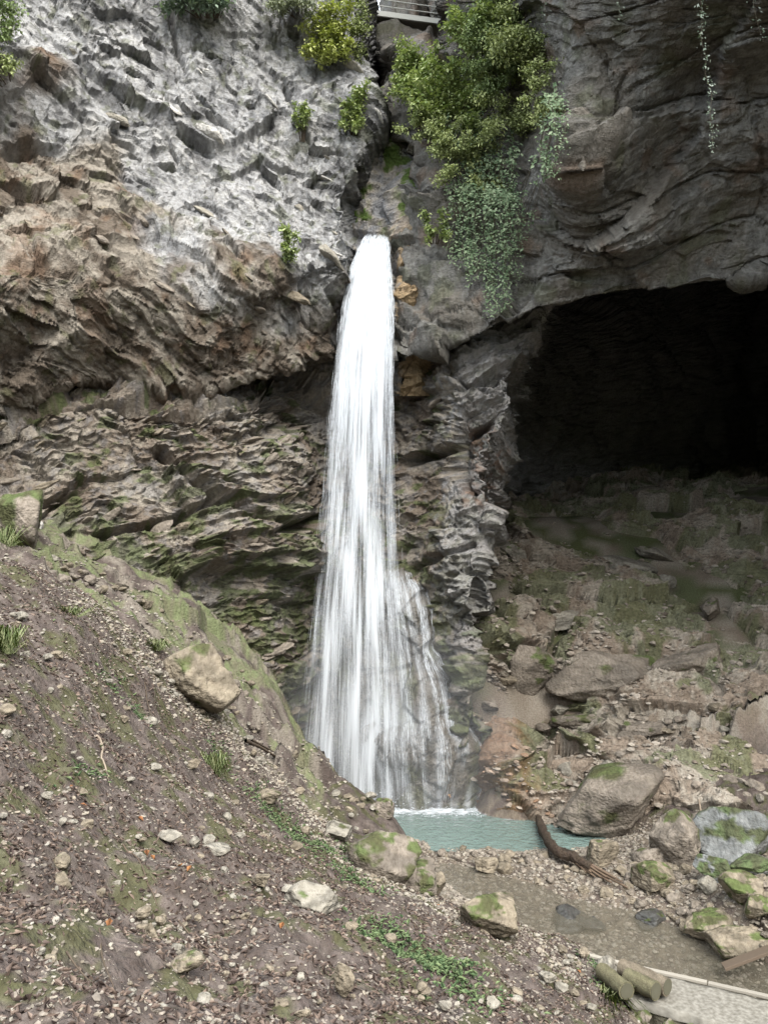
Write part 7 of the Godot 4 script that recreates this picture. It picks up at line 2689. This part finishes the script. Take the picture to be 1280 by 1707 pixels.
func build_pieces() -> void:
	# plates and blocks that stand out of the cliffs one by one
	for spec in [["lower", "plate", 120, 24.0, ["brown", "tan", "brown", "brown"], 0.25], ["upper", "block", 24, -30.0, ["pale", "white", "pale", "white"], 0.0], ["upper", "ochre_block", 16, -30.0, ["brown", "tan", "brown", "tan"], 0.0]]:
		var home: Array = kept[spec[0]]
		var pos: PackedVector3Array = home[0]
		var nu: int = home[1]
		var nv: int = home[2]
		var wall: Node3D = get_node("lower_cliff" if spec[0] == "lower" else "cliff")
		var kinds := []
		for k in 12:
			kinds.append(rock_mesh(2000 + k + spec[2], 2, 6, 0.03, TONES[spec[4][k % 4]] * (1.25 if spec[1] == "block" else 1.0), spec[5] if k % 3 == 0 else 0.0))
		var n := 0
		while n < spec[2]:
			var p := pos[(rng.randi() % nv) * nu + rng.randi() % nu]
			if p.x > 2.4 or p.z < -31.5 or p.x < -13.0 or p.y > 33.0 or (p.x > -3.2 and p.x < 1.2 and p.y < 20.0):
				continue
			if spec[1] == "block" and (p.y < 20.0 or p.x < -7.0 and p.y < 24.0):
				continue
			if spec[1] == "ochre_block" and (p.y > 20.5 or p.y < 17.0):
				continue
			if spec[0] == "lower" and p.y < ground_at(p.x, p.z) + 0.2:
				continue
			n += 1
			var l := 0.18 + 0.5 * rng.randf() ** 2
			var b := Basis(Vector3.BACK, deg_to_rad(spec[3] + rng.randfn() * 10.0)) * Basis(Vector3.UP, rng.randfn() * 0.4) * Basis(Vector3.RIGHT, rng.randfn() * 0.25 + 0.25)
			part(spec[1], kinds[rng.randi() % 12], mats.rock, wall, Transform3D(b.scaled_local(Vector3(l, l * rng.randf_range(0.14, 0.36), l * 0.6)), p - Vector3(0, 0, l * 0.15)))


	var over: Node3D = get_node("cave_overhang")
	var k := 0
	for c in CORNER:
		k += 1
		part("block", rock_mesh(2600 + k, 3, 9, 0.06, Color(0.3, 0.27, 0.235), 0.0), mats.rock, over, Transform3D(Basis(Vector3.BACK, rng.randf_range(-0.5, 0.5)).scaled_local(Vector3(c[3] * 0.5, c[4] * 0.5, 0.5)), Vector3(c[0], c[1], c[2] + 0.1)))


func build_plants() -> void:
	for s in SHRUBS:
		var z := front_at(s[0], s[1], s[2])
		shrub(Vector3(s[0], s[1], z if absf(z - s[2]) < 2.5 else s[2]), s[3], s[4], s[5], s[6])
	var green := [Color(0.09, 0.14, 0.075), Color(0.27, 0.33, 0.21)]
	for v in IVY:
		var z := front_at(v[0], v[1], v[2])
		vine(Vector3(v[0], v[1], (z if absf(z - v[2]) < 2.5 else v[2]) + 0.1), v[3], 0.0, green, 0.15, "green ivy strand in the curtain hanging right of the waterfall", "ivy curtain beside the waterfall", true, 4.6)
	var names := ["longest silvery vine dangling free before the dark overhang", "short vine tip dangling at the top before the overhang", "thin pale vine dangling at the overhang's outer end", "thin vine dangling over the overhang's left corner"]
	var k := 0
	for v in VINES:
		vine(Vector3(v[0], v[1], v[2] + 0.3), v[4], v[3] - v[0], [Color(0.14, 0.19, 0.13), Color(0.42, 0.46, 0.40)], 0.10, names[k], "vines dangling before the overhang", false, 8.0 if k == 0 else 4.0)
		k += 1
	for t in TUFTS:
		var o := thing("grass_tuft", t[5], "grass", Vector3(t[0], surface_at(t[0], t[2]) if t[2] > -19.0 else t[1], t[2]), "grass tufts")
		for j in 150:
			var root := Vector3(rng.randfn() * t[3] * 0.12, -0.03, rng.randfn() * t[3] * 0.12)
			var tip := root + Vector3(rng.randfn() * t[3] * 0.4, t[4] * rng.randf_range(0.2, 0.7), absf(rng.randfn()) * t[3] * 0.5)
			var drop := tip + (tip - root) * Vector3(0.6, -0.2, 0.6) - Vector3(0, 0.25 * t[4], 0)
			var c := Color(0.09, 0.13, 0.05).lerp(Color(0.26, 0.27, 0.15), rng.randf())
			var w := Vector3(0.007, 0, 0.002)
			for p in [root - w, tip - w, root + w, root + w, tip - w, tip + w, tip - w, drop, tip + w]:
				leaf_points.append(p)
				leaf_normals.append(Vector3(0, 0.6, 0.8))
				leaf_colours.append(c)
		part("blades", take_leaves(), mats.leaf_tint, o)


# ---------------------------------------------------------------- wood, wall and bridge
func points_of(flat: Array, from: int, lift: float) -> Array:
	var out := []
	for k in range(from, flat.size(), 3):
		out.append(Vector3(flat[k], maxf(flat[k + 1], -0.05) + lift, flat[k + 2]))
	return out


func smooth_line(p: Array, per: int) -> Array:
	var out := []
	for k in p.size() - 1:
		for s in per:
			out.append((p[k] as Vector3).cubic_interpolate(p[k + 1], p[maxi(k - 1, 0)], p[mini(k + 2, p.size() - 1)], float(s) / per))
	out.append(p[-1])
	return out


func build_wood() -> void:
	var tones := {"root": Color(0.27, 0.22, 0.17), "twig": Color(0.1, 0.075, 0.055), "wood": Color(0.32, 0.19, 0.1)}
	for s in STICKS:
		var r: float = s[1]
		var line := smooth_line(points_of(s, 3, r * 0.8 + 0.015), 4)
		for k in line.size():
			var p: Vector3 = line[k]
			if p.z > -19.0:
				p.y = maxf(p.y, surface_at(p.x, p.z) + r * 0.7)
			line[k] = p
		var rad := []
		for k in line.size():
			rad.append(r * lerpf(1.0, 0.5, float(k) / line.size()))
		loose("stick" if s[0] != "root" else "root", tube(line, rad, 6, tones[s[0]], 0.3), mats.tint, s[2], "stick", "fallen sticks", Transform3D())
	# curved driftwood trunk that splits into splinters
	var d := thing("driftwood_trunk", "dark curved driftwood trunk with splintered end before the largest boulder", "driftwood", Vector3.ZERO)
	var line := smooth_line(points_of(DRIFTWOOD.slice(0, 15), 0, 0.26), 6)
	var rad := []
	for k in line.size():
		rad.append(lerpf(0.09, 0.15, sin(PI * k / line.size())))
	part("trunk", tube(line, rad, 10, Color(0.085, 0.062, 0.046), 0.5), mats.rock, d)
	var tail := points_of(DRIFTWOOD, 9, 0.24)
	for k in 9:
		var side := Vector3(0.045, 0, 0.05) * (k - 4)
		var sp := []
		var sr := []
		for j in tail.size():
			sp.append((tail[j] as Vector3) + side * (0.5 + j * 0.9) + Vector3(0, 0.06 * sin(k * 2.1) - 0.02 * j, 0))
			sr.append(lerpf(0.06, 0.02, j / (tail.size() - 1.0)))
		part("splinter", tube(smooth_line(sp, 4), stretch(sr, 4), 6, Color(0.14, 0.1, 0.07), 0.3), mats.tint, d)
	var br := smooth_line(points_of(BRANCH, 0, 0.35), 5)
	var brr := []
	for k in br.size():
		brr.append(lerpf(0.022, 0.05, float(k) / br.size()))
	loose("dead_branch", tube(br, brr, 6, Color(0.26, 0.21, 0.16), 0.2), mats.tint, "thin bare branch leaning among the far-bank boulders", "branch", "", Transform3D())
	# cut logs on the wall
	var labels := ["short mossy cut log lying at the wall's inner end", "mossy cut log in the middle of the three on the wall", "longest cut log lying behind the other two on the wall"]
	for k in 3:
		var g: Array = LOGS[k]
		var a := Vector3(g[0], g[1], g[2])
		var b := Vector3(g[3], g[4], g[5])
		var r: float = g[6] * 0.74
		var o := thing("cut_log", labels[k], "log", a, "cut logs on the wall")
		var p := []
		var q := []
		for j in 13:
			p.append((b - a) * j / 12.0)
			q.append(r * (1.0 + 0.05 * sin(j * 1.7 + k)))
		part("bark", tube(p, q, 18, Color(0.25, 0.21, 0.16) if k == 2 else Color(0.2, 0.185, 0.115), 0.10), mats.bark, o)
		for e in [0, 1]:
			var dir := (b - a).normalized() * (1.0 if e == 1 else -1.0)
			var c: Vector3 = (b - a) * e
			part("cut_face", tube([c, c + dir * 0.006], [r * 0.93, r * 0.9], 18, Color(0.09, 0.085, 0.06)), mats.tint, o)
	# old board by the stream
	var b0 := Vector3(BOARD[0], BOARD[1] + 0.25, BOARD[2])
	var b1 := Vector3(BOARD[3], BOARD[4] + 0.35, BOARD[5])
	loose("old_board", box_between(b0, b1, 0.28, 0.07), plain(Color(0.1, 0.075, 0.055)), "dark weathered board lying at the stream's edge", "board", "", Transform3D())
	var lm := leaf_mesh(0.3)
	var k := 0
	for l in LEAVES:
		k += 1
		var c := Color(0.34, 0.16, 0.06).lerp(Color(0.2, 0.09, 0.05), rng.randf())
		var s := rng.randf_range(0.035, 0.06)
		loose("fallen_leaf", lm, plain(c, 0.7), "orange fallen leaf lying on the scree slope", "leaf", "orange leaves on the slope", Transform3D((Basis(Vector3.UP, rng.randf() * TAU) * Basis(Vector3.RIGHT, 0.4)).scaled_local(Vector3.ONE * s), Vector3(l[0], surface_at(l[0], l[2]) + 0.03, l[2])))


func stretch(a: Array, per: int) -> Array:
	var out := []
	for k in a.size() - 1:
		for s in per:
			out.append(lerpf(a[k], a[k + 1], float(s) / per))
	out.append(a[-1])
	return out


func box_between(a: Vector3, b: Vector3, w: float, h: float) -> ArrayMesh:
	# a bevelled beam from a to b, w wide and h high
	var fw := (b - a).normalized()
	var x := fw.cross(Vector3.UP).normalized()
	var y := x.cross(fw)
	var st := SurfaceTool.new()
	st.begin(Mesh.PRIMITIVE_TRIANGLES)
	var e := minf(w, h) * 0.12
	var ring := [Vector2(-w / 2 + e, -h / 2), Vector2(w / 2 - e, -h / 2), Vector2(w / 2, -h / 2 + e), Vector2(w / 2, h / 2 - e), Vector2(w / 2 - e, h / 2), Vector2(-w / 2 + e, h / 2), Vector2(-w / 2, h / 2 - e), Vector2(-w / 2, -h / 2 + e)]
	st.set_smooth_group(-1)
	for s in 8:
		var p: Vector2 = ring[s]
		var q: Vector2 = ring[(s + 1) % 8]
		var v := [a + x * p.x + y * p.y, a + x * q.x + y * q.y, b + x * q.x + y * q.y, b + x * p.x + y * p.y]
		for i in [0, 2, 1, 0, 3, 2]:
			st.add_vertex(v[i])
		for end in [[a, v[0], v[1]], [b, v[2], v[3]]]:
			for u in end:
				st.add_vertex(u)
	st.generate_normals()
	return st.commit()


func build_wall() -> void:
	var c := []
	for k in range(0, 12, 3):
		c.append(Vector3(WALL_TOP[k], WALL_TOP[k + 1], WALL_TOP[k + 2]))
	var o := thing("retaining_wall", "low pale concrete-capped stone wall between slope and stream", "wall", Vector3.ZERO)
	var far_a: Vector3 = c[0]
	var far_b: Vector3 = c[1]
	var near_b: Vector3 = c[2]
	var near_a: Vector3 = c[3]
	part("cap", slab(far_a, far_b, near_b, near_a, 0.14, 0.012), mats.concrete, o)
	var down := Vector3(0, -0.141, 0)
	var inset := 0.05
	var mid := (far_a + far_b + near_b + near_a) * 0.25
	part("core", slab(far_a.lerp(mid, inset) + down, far_b.lerp(mid, inset) + down, near_b.lerp(mid, inset) + down, near_a.lerp(mid, inset) + down, 1.9, 0.03), mats.mortar, o)
	# rough courses of stone on the near face
	for row in 4:
		var n := 6
		for i in n:
			var t := (i + 0.5 + 0.25 * sin(row * 2.0 + i)) / n
			var p := near_a.lerp(near_b, t) + Vector3(0, -0.3 - row * 0.3, 0)
			var w := near_a.distance_to(near_b) / n * rng.randf_range(0.95, 1.15)
			part("stone", rock_mesh(1500 + row * 9 + i, 3, 12, 0.08, TONES.brown * 0.9, 0.5), mats.rock, o, Transform3D(Basis(Vector3.UP, atan2(near_a.z - near_b.z, near_b.x - near_a.x)).scaled_local(Vector3(w * 0.52, 0.18, 0.2)), p))
	for k in 3:
		var a := far_a.lerp(far_b, k / 3.0 + 0.004) + Vector3(0, 0.03, -0.05 + 0.03 * (k % 2))
		var b := far_a.lerp(far_b, (k + 1) / 3.0 - 0.004) + Vector3(0, 0.025 + 0.01 * k, -0.03 - 0.02 * (k % 2))
		part("edge_plank", box_between(a, b, 0.1, 0.05), plain(Color(0.30, 0.275, 0.235) * (1.0 - 0.1 * k)), o)


func slab(a: Vector3, b: Vector3, c: Vector3, d: Vector3, h: float, wobble: float) -> ArrayMesh:
	# a cast slab with uneven top: far edge a-b, near edge d-c
	var nu := 40
	var nv := 16
	var pos := PackedVector3Array()
	var col := PackedColorArray()
	for j in nv:
		var t := clampf((j - 1) / (nv - 3.0), 0.0, 1.0)
		for i in nu:
			var u := clampf((i - 1) / (nu - 3.0), 0.0, 1.0)
			var p := a.lerp(b, u).lerp(d.lerp(c, u), t)
			p.x += wobble * 3.0 * noise.get_noise_2d(p.x * 3.0, p.z * 3.0)
			p.z += wobble * 3.0 * noise.get_noise_2d(p.x * 3.0 + 9.0, p.z * 3.0)
			p.y += wobble * noise.get_noise_2d(p.x * 2.0, p.z * 2.0)
			if j == 0 or j == nv - 1 or i == 0 or i == nu - 1:
				p.y -= h
			pos.append(p)
			col.append(Color.WHITE)
	return sheet_mesh(pos, col, nu, nv, 1.0)


func build_bridge() -> void:
	var a := Vector3(BRIDGE[0], BRIDGE[1], BRIDGE[2])
	var b := Vector3(BRIDGE[3], BRIDGE[4], BRIDGE[5])
	b.y = a.y - 0.15
	var o := thing("footbridge", "small metal footbridge with railing crossing the gorge slot at the top", "bridge", a)
	var steel := plain(Color(0.55, 0.56, 0.53), 0.5)
	var dark := plain(Color(0.06, 0.06, 0.06), 0.8)
	var d := b - a
	var back := Vector3(d.z, 0, -d.x).normalized() * 1.4
	if back.z > 0:
		back = -back
	part("deck", box_between(back * 0.5, d + back * 0.5, 1.4, 0.12), plain(Color(0.3, 0.27, 0.23)), o)
	for s in [0.0, 1.0]:
		var f: Vector3 = back * s
		part("girder", box_between(f + Vector3(0, -0.02, 0), d + f + Vector3(0, -0.02, 0), 0.1, 0.3), steel if s == 0.0 else dark, o)
		for r in [0.42, 0.78, 1.12]:
			part("rail", box_between(f + Vector3(0, r, 0), d + f + Vector3(0, r, 0), 0.045, 0.045), steel, o)
		for k in 6:
			var p: Vector3 = f + d * (0.04 + 0.184 * k)
			part("post", box_between(p, p + Vector3(0, 1.15, 0), 0.06, 0.06), steel, o)


func build_objects() -> void:
	build_waterfall()
	build_stones()
	build_scree()
	build_pieces()
	build_plants()
	build_wood()
	build_wall()
	build_bridge()
